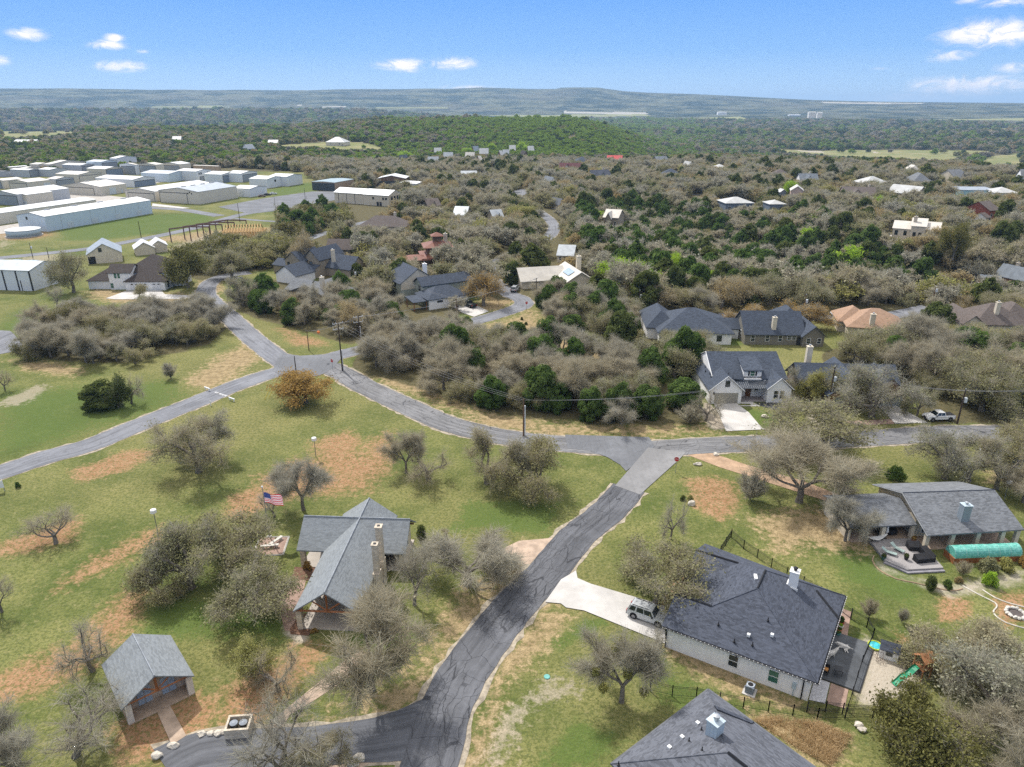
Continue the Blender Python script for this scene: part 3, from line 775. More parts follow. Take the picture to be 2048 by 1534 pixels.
# ================================================================== the six near buildings
def park_pavilion():
    o = P(587, 1221, 3.0); h = B('park_pavilion', 'open stone park pavilion with a cross-shaped grey shingle roof and two tall stone chimneys', 'pavilion', (o.x, o.y, 0), -3.4)
    ze, zr, th = 2.95, 5.7, .18
    q = h.Rf
    X0, X1, XM = -.05, 7.65, 3.85; Y0, YB, YR = -.1, 19.4, 15.45
    wx0, wx1, wy0, wy1 = -3.7, 10.6, 11.6, 19.2
    q.slab([(X0, wy0, ze), (X0, Y0, ze), (XM, Y0, zr), (XM, YR, zr)], th)
    q.slab([(X1, Y0, ze), (X1, wy0, ze), (XM, YR, zr), (XM, Y0, zr)], th)
    q.slab([(wx0, wy0, ze), (X0, wy0, ze), (XM, YR, zr), (wx0, YR, zr)], th)
    q.slab([(X1, wy0, ze), (wx1, wy0, ze), (wx1, YR, zr), (XM, YR, zr)], th)
    q.slab([(wx0, YR, zr), (XM, YR, zr), (X0, wy1, ze), (wx0, wy1, ze)], th)
    q.slab([(XM, YR, zr), (wx1, YR, zr), (wx1, wy1, ze), (X1, wy1, ze)], th)
    q.slab([(XM, YR, zr), (XM, YB + 1.2, zr), (X0, YB + 1.2, ze), (X0, wy1, ze)], th)
    q.slab([(XM, YB + 1.2, zr), (XM, YR, zr), (X1, wy1, ze), (X1, YB + 1.2, ze)], th)
    h.done(W_STONE, RF_PARK)
    rc = MB(); rc.path([(XM, Y0 + .02, zr + .03), (XM, YB + 1.1, zr + .03)], .09, 6); rc.path([(wx0 + .02, YR, zr + .03), (wx1 - .02, YR, zr + .03)], .09, 6)
    h.part('ridge_cap', rc, M('pale_ridge_cap', (.27, .29, .31), .9))
    slab = MB().prism([(.25, .45), (7.2, .45), (7.2, 12.0), (10.2, 12.0), (10.2, 19), (7.2, 19), (7.2, 20), (.4, 20), (.4, 19), (-3.5, 19), (-3.5, 12), (.25, 12)], -.1, .14)
    h.part('floor_slab', slab, M('smooth_tan_concrete', (.44, .39, .33), .7, .12, .4))
    for x, y in ((.38, .6), (7.1, .6), (.38, 6.2), (-3.2, 12.4), (9.9, 12.4), (-3.2, 18.6)):
        h.part('stone_pillar', MB().box(x - .32, x + .32, y - .3, y + .3, 0, ze + .0), W_STONE)
    for x, y in ((7.1, 3.4), (7.1, 8.6)): h.part('stone_pillar', MB().box(x - .25, x + .25, y - .25, y + .25, 0, ze), W_STONE)
    # open timber truss in the front gable and its brothers down the nave
    for k, y in enumerate((.25, 4.3, 8.2)):
        m = MB(); zt = ze - .12
        def beam(a, b, r=.11): m.path([(a[0], y, a[1]), (b[0], y, b[1])], r, 4)
        beam((.1, zt), (7.6, zt), .15); beam((XM, zt), (XM, zr - .25), .12)
        beam((XM, zt + .1), (XM - 1.75, zr - 1.45)); beam((XM, zt + .1), (XM + 1.75, zr - 1.45))
        beam((.1, zt), (XM, zr - .22), .12); beam((7.6, zt), (XM, zr - .22), .12)
        h.part('timber_truss', m, BROWNWOOD)
    m = MB()
    for x in (.38, 7.1): m.path([(x, .3, ze - .1), (x, 12, ze - .1)], .14, 4)
    for y in (12.2, 18.8): m.path([(-3.5, y, ze - .1), (10.3, y, ze - .1)], .14, 4)
    h.part('eave_beam', m, BROWNWOOD)
    m = MB(); vs = [(9.55, 13.2, 0), (9.55, 18.7, 0), (9.55, 18.7, ze - .1), (9.55, YR, zr - .3), (9.55, 13.2, ze + .5)]
    m.add(vs + [(9.8, b, c) for a, b, c in vs], [(4, 3, 2, 1, 0), (5, 6, 7, 8, 9)] + [(i, (i + 1) % 5, 5 + (i + 1) % 5, 5 + i) for i in range(5)])
    m.box(4.6, 9.5, 16.9, 17.1, 0, ze); m.box(4.6, 4.8, 13.4, 16.9, 0, ze)
    h.part('wall', m, W_CREAM)
    h.win('+x', 9.8, 16.2, 1.7, .7, 1.0)
    for (a, b, top, w) in (((7.95, 7.2), (.34, .36), 7.3, .75), ((7.9, 9.7), (.34, .36), 8.2, .85)):
        c = h.part('chimney', MB().box(a[0] - .42, a[0] + .42, a[1] - .6, a[1] + .6, 0, 3.4).box(a[0] - w / 2 + .06, a[0] + w / 2 - .06, a[1] - w / 2, a[1] + w / 2, 3.4, top), W_STONE)
        MB().box(a[0] - w / 2 - .03, a[0] + w / 2 + .03, a[1] - w / 2 - .06, a[1] + w / 2 + .06, top, top + .14).build('chimney_cap', W_STONE, c)
        MB().box(a[0] - .16, a[0] + .16, a[1] - .16, a[1] + .16, top + .14, top + .2).build('flue', BLACKM, c)
    w = h.o
    bed = MB().prism([(-.9, .2), (-.5, -.5), (1.6, -.6), (1.9, .4), (.2, .42), (.1, 3.2), (-.6, 2.6)], 0, .06)
    props(bed.build('flower_bed', M('brown_mulch', (.15, .085, .055), .95, .3, 3), None), 'brown mulch bed edged in stone at the front corner of the park pavilion', 'flower bed').matrix_world = Matrix.Translation(h.at) @ Matrix.Rotation(R_(h.rot), 4, 'Z')
    bed = MB().prism([(-4.4, 12.0), (-4.0, 9.6), (-1.2, 9.2), (-.3, 10), (-.2, 11.9)], 0, .06)
    props(bed.build('flower_bed', M('brown_mulch', (.15, .085, .055)), None), 'brown mulch bed below the side porch of the park pavilion', 'flower bed').matrix_world = Matrix.Translation(h.at) @ Matrix.Rotation(R_(h.rot), 4, 'Z')
    LAND.append(('the park pavilion', h.at.x + 4, h.at.y + 9)); FOOT.append((h.at.x + 4, h.at.y + 9, 11))
park_pavilion()

def restroom_shed():
    o = P(258, 1452); h = B('park_restroom', 'small gabled park restroom with grey shingle roof and two pairs of grey doors', 'restroom', (o.x, o.y, 0), 40.5)
    ze, zr, th = 2.6, 4.75, .15; x0, x1, xm = -.35, 6.5, 3.05; y0, y1 = -.45, 7.35
    h.Rf.slab([(x0, y1, ze), (x0, y0, ze), (xm, y0, zr), (xm, y1, zr)], th); h.Rf.slab([(x1, y0, ze), (x1, y1, ze), (xm, y1, zr), (xm, y0, zr)], th)
    h.W.box(.1, .35, 1.95, 6.9, 0, ze - .05).box(5.95, 6.2, 1.95, 6.9, 0, ze - .05).box(.35, 5.95, 1.95, 2.15, 0, ze - .05).box(.35, 5.95, 6.65, 6.9, 0, ze - .05)
    h.W.add([(.1, 6.7, ze - .05), (6.2, 6.7, ze - .05), (xm, 6.7, zr - .2), (.1, 6.88, ze - .05), (6.2, 6.88, ze - .05), (xm, 6.88, zr - .2)], [(0, 1, 2), (5, 4, 3), (0, 2, 5, 3), (1, 4, 5, 2)])
    h.done(M('tan_wash_plaster', (.46, .36, .27), .9, .2, 1.2), RF_PARK)
    rc = MB(); rc.path([(xm, y0 + .02, zr + .02), (xm, y1 - .02, zr + .02)], .07, 6); h.part('ridge_cap', rc, M('pale_ridge_cap', (.27, .29, .31), .9))
    h.part('floor_slab', MB().prism([(0, 0), (6.35, 0), (6.35, 7), (0, 7)], -.1, .1), TANC)
    for x in (.3, 6.05):
        h.part('pillar', MB().box(x - .3, x + .3, .05, .6, .1, ze - .06), M('cream_pillar', (.60, .54, .46), .9, .15, 1.5))
        h.part('side_wall', MB().box(x - .12, x + .12, .6, 1.95, .1, ze - .06), M('rust_stained_plaster', (.40, .22, .13), .9, .25, 1.2))
    m = MB(); y = -.1; zt = ze + .0
    for a, b, r in (((.1, zt), (6.1, zt), .11), ((xm, zt), (xm, zr - .15), .13), ((xm, zt + .1), (xm - 1.3, zr - 1.05), .09), ((xm, zt + .1), (xm + 1.3, zr - 1.05), .09), ((-.1, ze - .15), (xm, zr - .18), .1), ((6.3, ze - .15), (xm, zr - .18), .1)):
        m.path([(a[0], y, a[1]), (b[0], y, b[1])], r, 4)
    h.part('timber_truss', m, BROWNWOOD)
    for u in (1.75, 2.45, 4.05, 4.75):
        h.door('-y', 1.95, u, .62, 2.05, M('blue_grey_door', (.36, .42, .48), .6, .05, 1), .1)
    area('restroom_walk', [(x, y) for x, y in [tuple((Matrix.Translation(h.at) @ Matrix.Rotation(R_(h.rot), 4, 'Z') @ Vector(v))[:2]) for v in ((2.6, 0.02, 0), (3.85, .02, 0), (3.9, -4.9, 0), (2.5, -5.1, 0))]], TANC, .08, th=.1, world=True)
    LAND.append(('the park restroom', h.at.x + 1, h.at.y + 4)); FOOT.append((h.at.x + 1, h.at.y + 5, 6))
restroom_shed()

def vent_pipe(h, p, white=False):
    x, y, z = p
    if white: h.part('roof_vent', MB().box(x - .16, x + .16, y - .16, y + .16, z - .1, z + .22), TRIM)
    else: h.part('vent_pipe', MB().lathe([(.13, z - .1), (.13, z + .03), (.05, z + .05), (.05, z + .4)], 8, (x, y)), BLACKM)

def house_patio():
    o = P(1327, 1297); h = B('ranch_house', 'white ranch house with a big charcoal hip roof, white chimney and dark rear patio', 'house', (o.x, o.y, 0), -31)
    th = .16; q = h.Rf; kf = 3 / 7.9
    eFL, eFR, eRR = (-.45, 0, 3), (15.8, 0, 3), (16.3, 16, 3); ap, rb = (7.7, 7.9, 6), (7.7, 11.8, 6)
    gL, gR = (-.45, 4.1, 4.557), (3.78, 4.1, 4.557); wL, wR = (-1, 13.4, 4.75), (4.3, 13.4, 4.75)
    for pl in ([eFL, eFR, ap, gR, gL], [gR, ap, rb, wR, (-.45, 8.8, 3), (-.45, 8.2, 3)], [gL, gR, (-.45, 8.2, 3)], [(-1, 8.8, 3), (-.45, 8.8, 3), wR, wL],
               [wR, rb, eRR], [wL, wR, eRR, (-1, 18, 3)], [eFR, eRR, rb, ap]): q.slab(pl, th)
    base = [(0, .35), (15.2, .35), (15.2, 15.3), (-.5, 17.4), (-.5, 9.3), (0, 7.8)]
    h.W.prism(base, -.1, 1.75)
    h.done(W_WHITE, RF_SLATE)
    m = MB().prism(base, 1.75, 2.86)
    m.add([(0, .4, 2.86), (0, 7.8, 2.86), (0, 4.1, 4.35), (.2, .4, 2.86), (.2, 7.8, 2.86), (.2, 4.1, 4.35)], [(0, 2, 1), (3, 4, 5), (0, 3, 5, 2), (1, 2, 5, 4)])
    m.add([(-.5, 9.4, 2.86), (-.5, 17.2, 2.86), (-.5, 13.4, 4.5), (-.3, 9.4, 2.86), (-.3, 17.2, 2.86), (-.3, 13.4, 4.5)], [(0, 2, 1), (3, 4, 5), (0, 3, 5, 2), (1, 2, 5, 4)])
    h.part('siding', m, W_SIDE)
    cap = MB()
    for a, b in ((gL, gR), (wL, wR), (ap, rb), ((13.3, 13.7, 4.1), (16.2, 11.3, 3.06))): h.part('ridge_vent', MB().path([(a[0], a[1], a[2] + .02), (b[0], b[1], b[2] + .02)], .13, 5), M('dark_ridge_vent', (.022, .023, .027), .8))
    hp = MB()
    for a, b in ((gR, ap), (eFR, ap), (eRR, rb)): hp.path([(a[0], a[1], a[2] + .01), (b[0], b[1], b[2] + .01)], .07, 5)
    h.part('hip_cap', hp, RF_SLATE)
    g = MB().box(-.45, 15.85, -.14, 0, 2.82, 2.96).box(15.8, 15.94, -.1, 0, 2.82, 2.96)
    g.path([(16.35, 16, 2.9), (15.88, 0, 2.9)], .08, 4); h.part('gutter', g, BLACKM)
    h.part('downspout', MB().box(.02, .14, .2, .34, 0, 2.9), BLACKM); h.part('downspout', MB().box(14.5, 14.62, .2, .34, 0, 2.9), BLACKM)
    m = MB()
    m.path([(-.4, -.17, 2.93), (15.9, -.17, 2.93)], .008, 4)
    for i in range(38): x = -.3 + i * .43; m.lathe([(.03, 2.9), (.04, 2.98)], 4, (x, -.17))
    m.path([(15.95, 0, 2.93), (16.45, 16, 2.93)], .008, 4)
    for i in range(40): f = i / 39; m.box(15.95 + .5 * f - .03, 15.95 + .5 * f + .03, 16 * f - .03, 16 * f + .03, 2.9, 2.98)
    h.part('string_lights', m, TRIM)
    h.win('-y', .35, 7.5, 1.55, .95, 1.45); h.win('-y', .35, 11.65, 1.5, .95, 1.5, gm=GLASSG)
    h.garage('-x', 0, 4.1, 4.9, 2.3, GDOORW, lights=True); h.win('+x', 15.2, 6, 1.5, 1.4, 1.6, mx=2); h.door('+x', 15.2, 9, 1.8, 2.1, GLASSB)
    c = h.chimney(10.85, 12.1, 4.2, 6.9, .95, .95, W_WHITE, 'black'); MB().box(10.2, 11.5, 11.5, 11.62, 4.3, 4.95).box(10.2, 10.36, 11.62, 12.7, 4.6, 5.2).build('flashing', TRIM, c)
    for px, py in ((1437, 1249), (1468.5, 1283), (1472, 1313), (1505, 1290), (1536, 1241)):
        x, y, z = h.loc(px, py, 4.2)
        for _ in range(6): x, y, z = h.loc(px, py, 3.16 + kf * y)
        vent_pipe(h, (x, y, z))
    for px, py in ((1497, 1271), (1544, 1271)):
        x, y, z = h.loc(px, py, 4.2)
        for _ in range(6): x, y, z = h.loc(px, py, 3.16 + kf * y)
        vent_pipe(h, (x, y, z), True)
    h.part('roof_vent', MB().rbox(7.0, 10.1, 5.75, 6.0, .35, .9, 20), TRIM)
    h.part('meter_box', MB().box(13.55, 13.95, .2, .36, 1.0, 1.75).box(13.7, 13.78, .26, .34, 0, 1.0), M('grey_blue_enamel', (.38, .46, .5), .5))
    LAND.append(('the patio house', h.at.x + 7, h.at.y + 6)); FOOT.append((h.at.x + 9, h.at.y + 4, 12))
    mw = Matrix.Translation(h.at) @ Matrix.Rotation(R_(h.rot), 4, 'Z'); wl = lambda L: [tuple((mw @ Vector((a, b, 0)))[:2]) for a, b in L]
    area('dark_patio', wl([(15.25, 4.3), (19.6, 4.35), (20.2, 12.7), (15.25, 12.7)]), M('dark_stained_concrete', (.085, .092, .10), .55, .3, .5), .14, th=.2, world=True)
    area('patio_edge', wl([(15.25, 4.2), (19.7, 4.22), (20.3, 12.75), (20.2, 12.75), (19.6, 4.35), (15.25, 4.3)]), DTRIM, .1, world=True)
    area('brick_path', wl([(15.25, 12.75), (17.4, 12.75), (17.2, 17.5), (15.5, 17.6)]), BRICKP, .05, world=True)
    area('brick_path', wl([(16.9, 1.0), (18.6, 1.3), (18.6, 4.15), (16.9, 4.15)]), BRICKP, .05, world=True)
    area('white_gravel_bed', wl([(15.3, .6), (16.8, .9), (16.8, 4.15), (15.3, 4.15)]), M('white_gravel', (.56, .56, .58), .95, .3, 6, grain=.5), .06, world=True)
    return h
HP = house_patio()

def house_bottom():
    o = P(1416.6, 1378.3, 3.0); h = B('hip_roof_house', 'house with a plain grey-blue hip roof and square metal chimney, cut by the bottom edge', 'house', (o.x, o.y, 0), -51.5)
    X, Y = 17.2, -13.7; e = 3.0; k = .385; r = -Y / 2; z = e + k * r
    a, b = (r, -r, z), (X - r, -r, z); th = .16; q = h.Rf
    q.slab([(0, Y, e), (X, Y, e), b, a], th); q.slab([(X, 0, e), (0, 0, e), a, b], th); q.slab([(0, 0, e), (0, Y, e), a], th); q.slab([(X, Y, e), (X, 0, e), b], th)
    h.W.box(.45, X - .45, Y + .45, -.45, -.1, e - .1); h.done(W_WHITE, M_roof('slate_blue_shingles', (.105, .112, .130)))
    cap = MB(); cap.path([(r + .05, -r, z + .03), (r + 1.9, -r, z + .03)], .14, 5); h.part('ridge_vent', cap, BLACKM)
    hp = MB()
    for p, s_ in (((0, 0, e), a), ((0, Y, e), a), ((X, 0, e), b), ((X, Y, e), b)): hp.path([(p[0], p[1], p[2] + .01), (s_[0], s_[1], s_[2] + .01)], .06, 5)
    h.part('hip_cap', hp, M_roof('slate_blue_shingles', (.105, .112, .130)))
    h.part('roof_saddle', MB().slab([(2.1, -2.0, e + .95), (5.2, .02, e + .12), (5.2, -.5, e + .3), (2.6, -2.3, e + 1.05)], .2), RF_SLATE)
    h.part('gutter', MB().box(0, X, 0, .12, e - .14, e).box(-.12, 0, Y, 0, e - .14, e), M('grey_gutter', (.12, .125, .135), .6))
    c = h.part('chimney', MB().box(3.95, 5.05, -5.95, -4.85, 4.2, 6.25), M_ribs('blue_grey_cladding', (.42, .50, .56), .5, .4, 2, .4, .3))
    MB().box(3.88, 5.12, -6.02, -4.78, 6.25, 6.34).build('chimney_cap', M('zinc_cap', (.48, .56, .6), .4), c)
    MB().lathe([(.2, 6.34), (.2, 6.6), (.3, 6.65), (.3, 6.9), (.12, 6.98)], 14, (4.5, -5.4)).build('flue', STEEL, c)
    for px, py, w in ((1395, 1447.5, 1), (1364, 1475.5, 1), (1338.5, 1496, 1), (1403, 1460, 0), (1378, 1482, 0), (1404, 1500.5, 0), (1237, 1529.5, 0)):
        x, y, z_ = h.loc(px, py, 4)
        for _ in range(8): x, y, z_ = h.loc(px, py, e + k * min(x, -y))
        vent_pipe(h, (x, y, z_), bool(w))
house_bottom()

def house_deck():
    c = lambda x, y: (1640 + x / 5.0123, 940 + y / 5.0123)
    o = P(*c(1060, 815)); h = B('porch_house', 'low grey-roofed house with a long stone-pillared porch and a steel chimney box', 'house', (o.x, o.y, 0), 3.5)
    L = lambda x, y, z: h.loc(*c(x, y), z); th = .18; q = h.Rf
    fl, fr, rl, rr = (-.6, -.5, 2.9), (13.35, .1, 2.9), (-.6, 6.3, 5.5), (12.9, 6.3, 5.5)
    bl, br = (-.6, 13.4, 2.85), (13.0, 13.4, 2.85)
    q.slab([fl, fr, rr, rl], th); q.slab([rl, rr, br, bl], th)
    q.slab([(-9.8, 2.4, 2.7), (-.35, 2.4, 2.7), (-.35, 6.9, 4.25), (-9.8, 6.9, 4.25)], th); q.slab([(-9.8, 6.9, 4.25), (-.35, 6.9, 4.25), (-.35, 10.6, 2.9), (-9.8, 10.6, 2.9)], th)
    h.W.box(.1, 12.6, 3.4, 12.8, -.1, 2.75)
    for x in (.1, 12.45): h.W.add([(x, .2, 2.8), (x, 12.8, 2.75), (x, 6.3, 5.3), (x + .15, .2, 2.8), (x + .15, 12.8, 2.75), (x + .15, 6.3, 5.3)], [(0, 2, 1), (3, 4, 5), (0, 3, 5, 2), (1, 2, 5, 4), (0, 1, 4, 3)])
    h.W.box(-9.4, -9.2, 3, 10.2, -.1, 2.8).box(-9.2, 0.1, 8.0, 8.2, -.1, 3.4)
    h.done(W_CREAM, RF_GREY)
    rc = MB(); rc.path([(-.6, 6.3, 5.5), (12.9, 6.3, 5.5)], .08, 5); h.part('ridge_cap', rc, RF_SLATE)
    h.part('fascia', MB().path([(-.66, -.5, 2.78), (-.66, 6.3, 5.38), (-.66, 13.4, 2.73)], .1, 4), M('grey_fascia', (.2, .21, .22), .6))
    for x in (.15, 3.7, 7.3, 10.8, 12.9): h.part('pillar', MB().box(x - .28, x + .28, .35, .85, 0, 2.75), W_CREAM)
    for x, y in ((-.6, 2.8), (-4.8, 2.8)): h.part('pillar', MB().box(x - .25, x + .25, y - .25, y + .25, 0, 2.6), W_CREAM)
    h.part('porch_floor', MB().prism([(-9.2, 2.7), (0, 2.7), (0, .3), (12.9, .3), (12.9, 3.4), (.1, 3.4), (.1, 8), (-9.2, 8)], 0, .16), TANC)
    for x in (1.9, 5.4, 9.1, 11.8): h.win('-y', 3.4, x, 1.5, 1.3, 1.5, mx=2)
    h.door('-y', 3.4, 3.6, 1, 2.1, DTRIM)
    cc = h.part('chimney', MB().box(5.0, 6.15, 1.35, 2.35, 3.2, 6.0), M_ribs('steel_cladding', (.24, .28, .31), .45, .4, 2, .4, .4))
    MB().box(4.94, 6.21, 1.29, 2.41, 6.0, 6.09).build('chimney_cap', M('zinc_cap', (.48, .56, .6), .4), cc)
    MB().lathe([(.16, 6.09), (.16, 6.25), (.25, 6.3), (.25, 6.42), (.1, 6.48)], 12, (5.57, 1.85)).build('flue', STEEL, cc)
    LAND.append(('the porch house', h.at.x + 5, h.at.y + 7)); FOOT.append((h.at.x + 6, h.at.y + 7, 11)); FOOT.append((h.at.x - 5, h.at.y + 4, 6))
    mw = Matrix.Translation(h.at) @ Matrix.Rotation(R_(h.rot), 4, 'Z')
    t = thing('wooden_deck', 'weathered grey wooden deck with a lower step wrapping its front', 'deck', h.at, h.rot)
    dk = [(-6.7, 1.2), (-7.0, -2.2), (-5.3, -4.3), (-.3, -4.2), (.0, -.2), (.0, 2.6), (-6.7, 2.6)]
    WD = M_ribs('weathered_boards', (.34, .32, .31), .9, .16, 1, .8, .15, .25)
    MB().prism(dk, .05, .42).build('deck_floor', WD, t)
    st = [(-7.3, -2.3), (-5.4, -4.75), (-.3, -4.65), (-.3, -4.22), (-5.3, -4.32), (-6.98, -2.2)]
    MB().prism(st, .02, .22).build('step', M('deck_step', (.25, .24, .26), .9, .2, 1), t)
    return h, mw
HD, HDM = house_deck()

def house_garage():
    o = P(1425.7, 807.4); h = B('modern_farmhouse', 'white modern farmhouse with dark blue-grey gables, shed dormer and double garage', 'house', (o.x, o.y, 0), 0)
    th = .2; q = h.Rf
    def sl(*p): q.slab(list(p), th)
    # garage wing, its left slope running back the whole depth
    sl((-1.15, 17.8, 2.95), (-1.15, -.35, 2.95), (2.4, -.35, 6.1), (2.4, 5.2, 6.1), (.75, 5.2, 4.64), (.75, 17.8, 4.64))
    sl((5.95, -.35, 2.95), (5.95, 1.6, 2.95), (2.4, 5.6, 6.1), (2.4, -.35, 6.1))
    # main roof
    sl((.55, 3.4, 4.11), (6.9, 3.4, 4.11), (6.9, 5.0, 4.9), (10.6, 5.0, 4.9), (10.6, 3.4, 4.11), (15.9, 3.4, 4.11), (15.5, 10.6, 7.6), (.55, 10.6, 7.6))
    sl((15.5, 10.6, 7.6), (15.9, 17, 4.45), (.55, 17, 4.45), (.55, 10.6, 7.6))
    # dormer
    sl((6.7, 3.85, 5.75), (10.85, 3.85, 5.75), (10.75, 9.2, 6.95), (6.8, 9.2, 6.95))
    # right gable
    sl((10.75, .25, 3.0), (13.35, .25, 5.45), (13.35, 6.4, 5.45), (10.75, 4.2, 3.0))
    sl((16.1, 4.6, 3.0), (13.35, 6.4, 5.45), (13.35, .25, 5.45), (16.1, .25, 3.0)); sl((16.1, 4.62, 3.0), (16.1, 15, 3.0), (15.6, 15, 4.5), (15.6, 4.62, 4.4))
    W = h.W
    W.add([(x, y, z) for y in (0, 1.2) for x, z in ((-.8, -.1), (5.6, -.1), (5.6, 3.0), (2.4, 5.85), (-.8, 3.0))], [(0, 1, 2, 3, 4), (9, 8, 7, 6, 5), (0, 5, 6, 1), (1, 6, 7, 2), (4, 9, 5, 0)])
    W.box(-.8, 5.6, 1.2, 17, -.1, 2.9); W.box(5.6, 15.6, 3.6, 16.6, -.1, 4.0)
    W.add([(x, y, z) for x in (.62, .9) for y, z in ((4.3, 4.2), (16.8, 4.2), (10.6, 7.4))], [(0, 2, 1), (3, 4, 5), (0, 3, 5, 2), (1, 2, 5, 4), (0, 1, 4, 3)])
    W.add([(x, y, z) for y in (.55, 3.7) for x, z in ((11.0, -.1), (15.75, -.1), (15.75, 3.0), (13.35, 5.2), (11.0, 3.0))], [(0, 1, 2, 3, 4), (9, 8, 7, 6, 5), (0, 5, 6, 1), (1, 6, 7, 2), (4, 9, 5, 0)])
    W.add([(6.95, 4.15, 4.3), (10.6, 4.15, 4.3), (10.6, 4.15, 5.6), (6.95, 4.15, 5.6), (6.95, 8.8, 6.4), (10.6, 8.8, 6.4), (6.95, 8.8, 5.5), (10.6, 8.8, 5.5)], [(0, 1, 2, 3), (0, 3, 4, 6), (1, 7, 5, 2), (3, 2, 5, 4)])
    W.box(15.55, 15.75, 3.7, 15, -.1, 2.95)
    h.done(W_WHITE, RF_BLUE)
    h.part('porch_roof', MB().slab([(5.3, .9, 2.95), (11.0, .9, 2.95), (11.0, 3.62, 3.75), (5.3, 3.62, 3.75)], .1), M_ribs('dark_standing_seam', (.035, .045, .06), .35, .42, 0, .9, .5))
    for pp in ([(-1.2, -.38, 2.9), (2.4, -.38, 6.05), (6.0, -.38, 2.9)], [(10.7, .2, 2.95), (13.35, .2, 5.4), (16.15, .2, 2.95)], [(.5, 4.1, 4.38), (.5, 10.6, 7.55), (.5, 17, 4.38)]): h.part('fascia', MB().path(pp, .09, 4), TRIM)
    h.garage('-y', 0, 2.55, 4.75, 2.35, GDOOR)
    h.win('-y', 0, 2.55, 4.35, .75, 1.2, DTRIM); h.win('-y', 4.15, 8.75, 5.0, .85, 1.05, TRIM, GLASSG)
    for u in (8.0, 9.5): h.part('shutter', MB().box(u - .15, u + .15, 4.08, 4.15, 4.5, 5.55), DTRIM)
    h.door('-y', 3.6, 8.1, 1.15, 2.2, M('oak_front_door', (.16, .07, .03), .5, .2, 3)); h.win('-y', 3.6, 9.75, 1.9, .45, .7, DTRIM)
    for u in (12.75, 13.95): h.win('-y', .55, u, 1.75, .85, 1.7, TRIM)
    h.part('porch_floor', MB().box(5.7, 11.0, 1.0, 3.6, 0, .14), M('porch_stone', (.28, .25, .25), .8))
    h.part('wall_lamp', MB().box(-.15, .08, -.22, -.02, 2.0, 2.5).box(-.1, .03, -.3, 0, 2.5, 2.58), BLACKM)
    for p in ((1.2, 5.9), (1.35, 8.5), (1.0, 9.8), (1.9, 4.1)): pass
    for x, y in ((.2, 4.0), (.35, 5.4), (.0, 7.6), (.4, 9.4)): vent_pipe(h, (x, y, 2.95 + .2 + (x + 1.15) * .887), False)
    for x, y in ((4.2, 2.3), (3.6, 3.4)): vent_pipe(h, (x, y, 6.1 + .2 - (x - 2.4) * .887), False)
    protect(1385, 700, 1585, 806, 806, 'the white farmhouse', 9)
    mw = Vector(h.at); wl = lambda L: [(mw.x + a, mw.y + b) for a, b in L]
    area('dark_mulch_bed', wl([(9.0, .5), (15.9, .5), (17.1, -2.4), (17.4, -4.2), (11.5, -3.2), (9.3, -1.2)]), M('black_mulch', (.05, .052, .056), .95, .3, 3), .05, world=True)
    area('entry_walk', wl([(5.6, .9), (8.2, .9), (9.2, -1.4), (5.3, -1.4), (5.0, -1.0), (7.6, -.9), (7.4, -.1), (5.6, -.1)]), CONC, .07, world=True)
    area('gravel_strip', wl([(-1.0, 0), (-.9, -.2), (-1.9, -.1), (-3.6, -8), (-3.4, -11.5), (-.6, -12.2), (1.0, -8)]) if False else wl([(-1.6, .5), (-.6, -.3), (-.3, -4), (-.35, -11.8), (-2.6, -12), (-3.3, -7)]), M('pale_gravel', (.40, .34, .26), .95, .3, 5, grain=.4), .045, world=True)
    area('paver_strip', wl([(16.3, 4), (17.4, 4), (18.6, -1.5), (20.4, -9.5), (18.4, -9.5), (17.0, -2)]), M('tan_pavers', (.46, .40, .32), .9, .2, 2), .045, world=True)
house_garage()
# ================================================================== airport hangars
TH0 = 70.0
H_BEIGE = M_ribs('beige_sheet_metal', (.62, .57, .48), .55, .6, 2, .4, .3)
H_WHITE = M_ribs('white_sheet_metal', (.70, .72, .74), .5, .6, 2, .4, .3)
H_BLUE = M_ribs('pale_blue_sheet_metal', (.56, .645, .71), .5, .6, 2, .4, .3)
H_GREY = M_ribs('grey_sheet_metal', (.47, .49, .51), .5, .6, 2, .4, .3)
H_TAN = M_ribs('tan_sheet_metal', (.40, .30, .21), .55, .6, 2, .4, .3)
HD_GREY = M_ribs('grey_hangar_door', (.27, .30, .33), .5, 1.2, 2, .5, .3)
HD_BEIGE = M_ribs('beige_hangar_door', (.60, .55, .46), .5, 1.2, 2, .5, .3)
HD_BLUE = M_ribs('slate_blue_hangar_door', (.21, .26, .33), .5, 1.2, 2, .5, .3)
HD_DARK = M_ribs('dark_slats_and_shade', (.05, .06, .065), .5, 1.2, 2, .5, .3)
def span_to(o, a, px):
    lo, hi = 1.0, 160.0; d = (math.cos(R_(a)), math.sin(R_(a)))
    f = lambda q: float(project(o[0] + d[0] * q, o[1] + d[1] * q, o[2])[0]) - px
    s0 = f(lo)
    for _ in range(50):
        m = (lo + hi) / 2
        if (f(m) > 0) == (s0 > 0): lo = m
        else: hi = m
    return lo
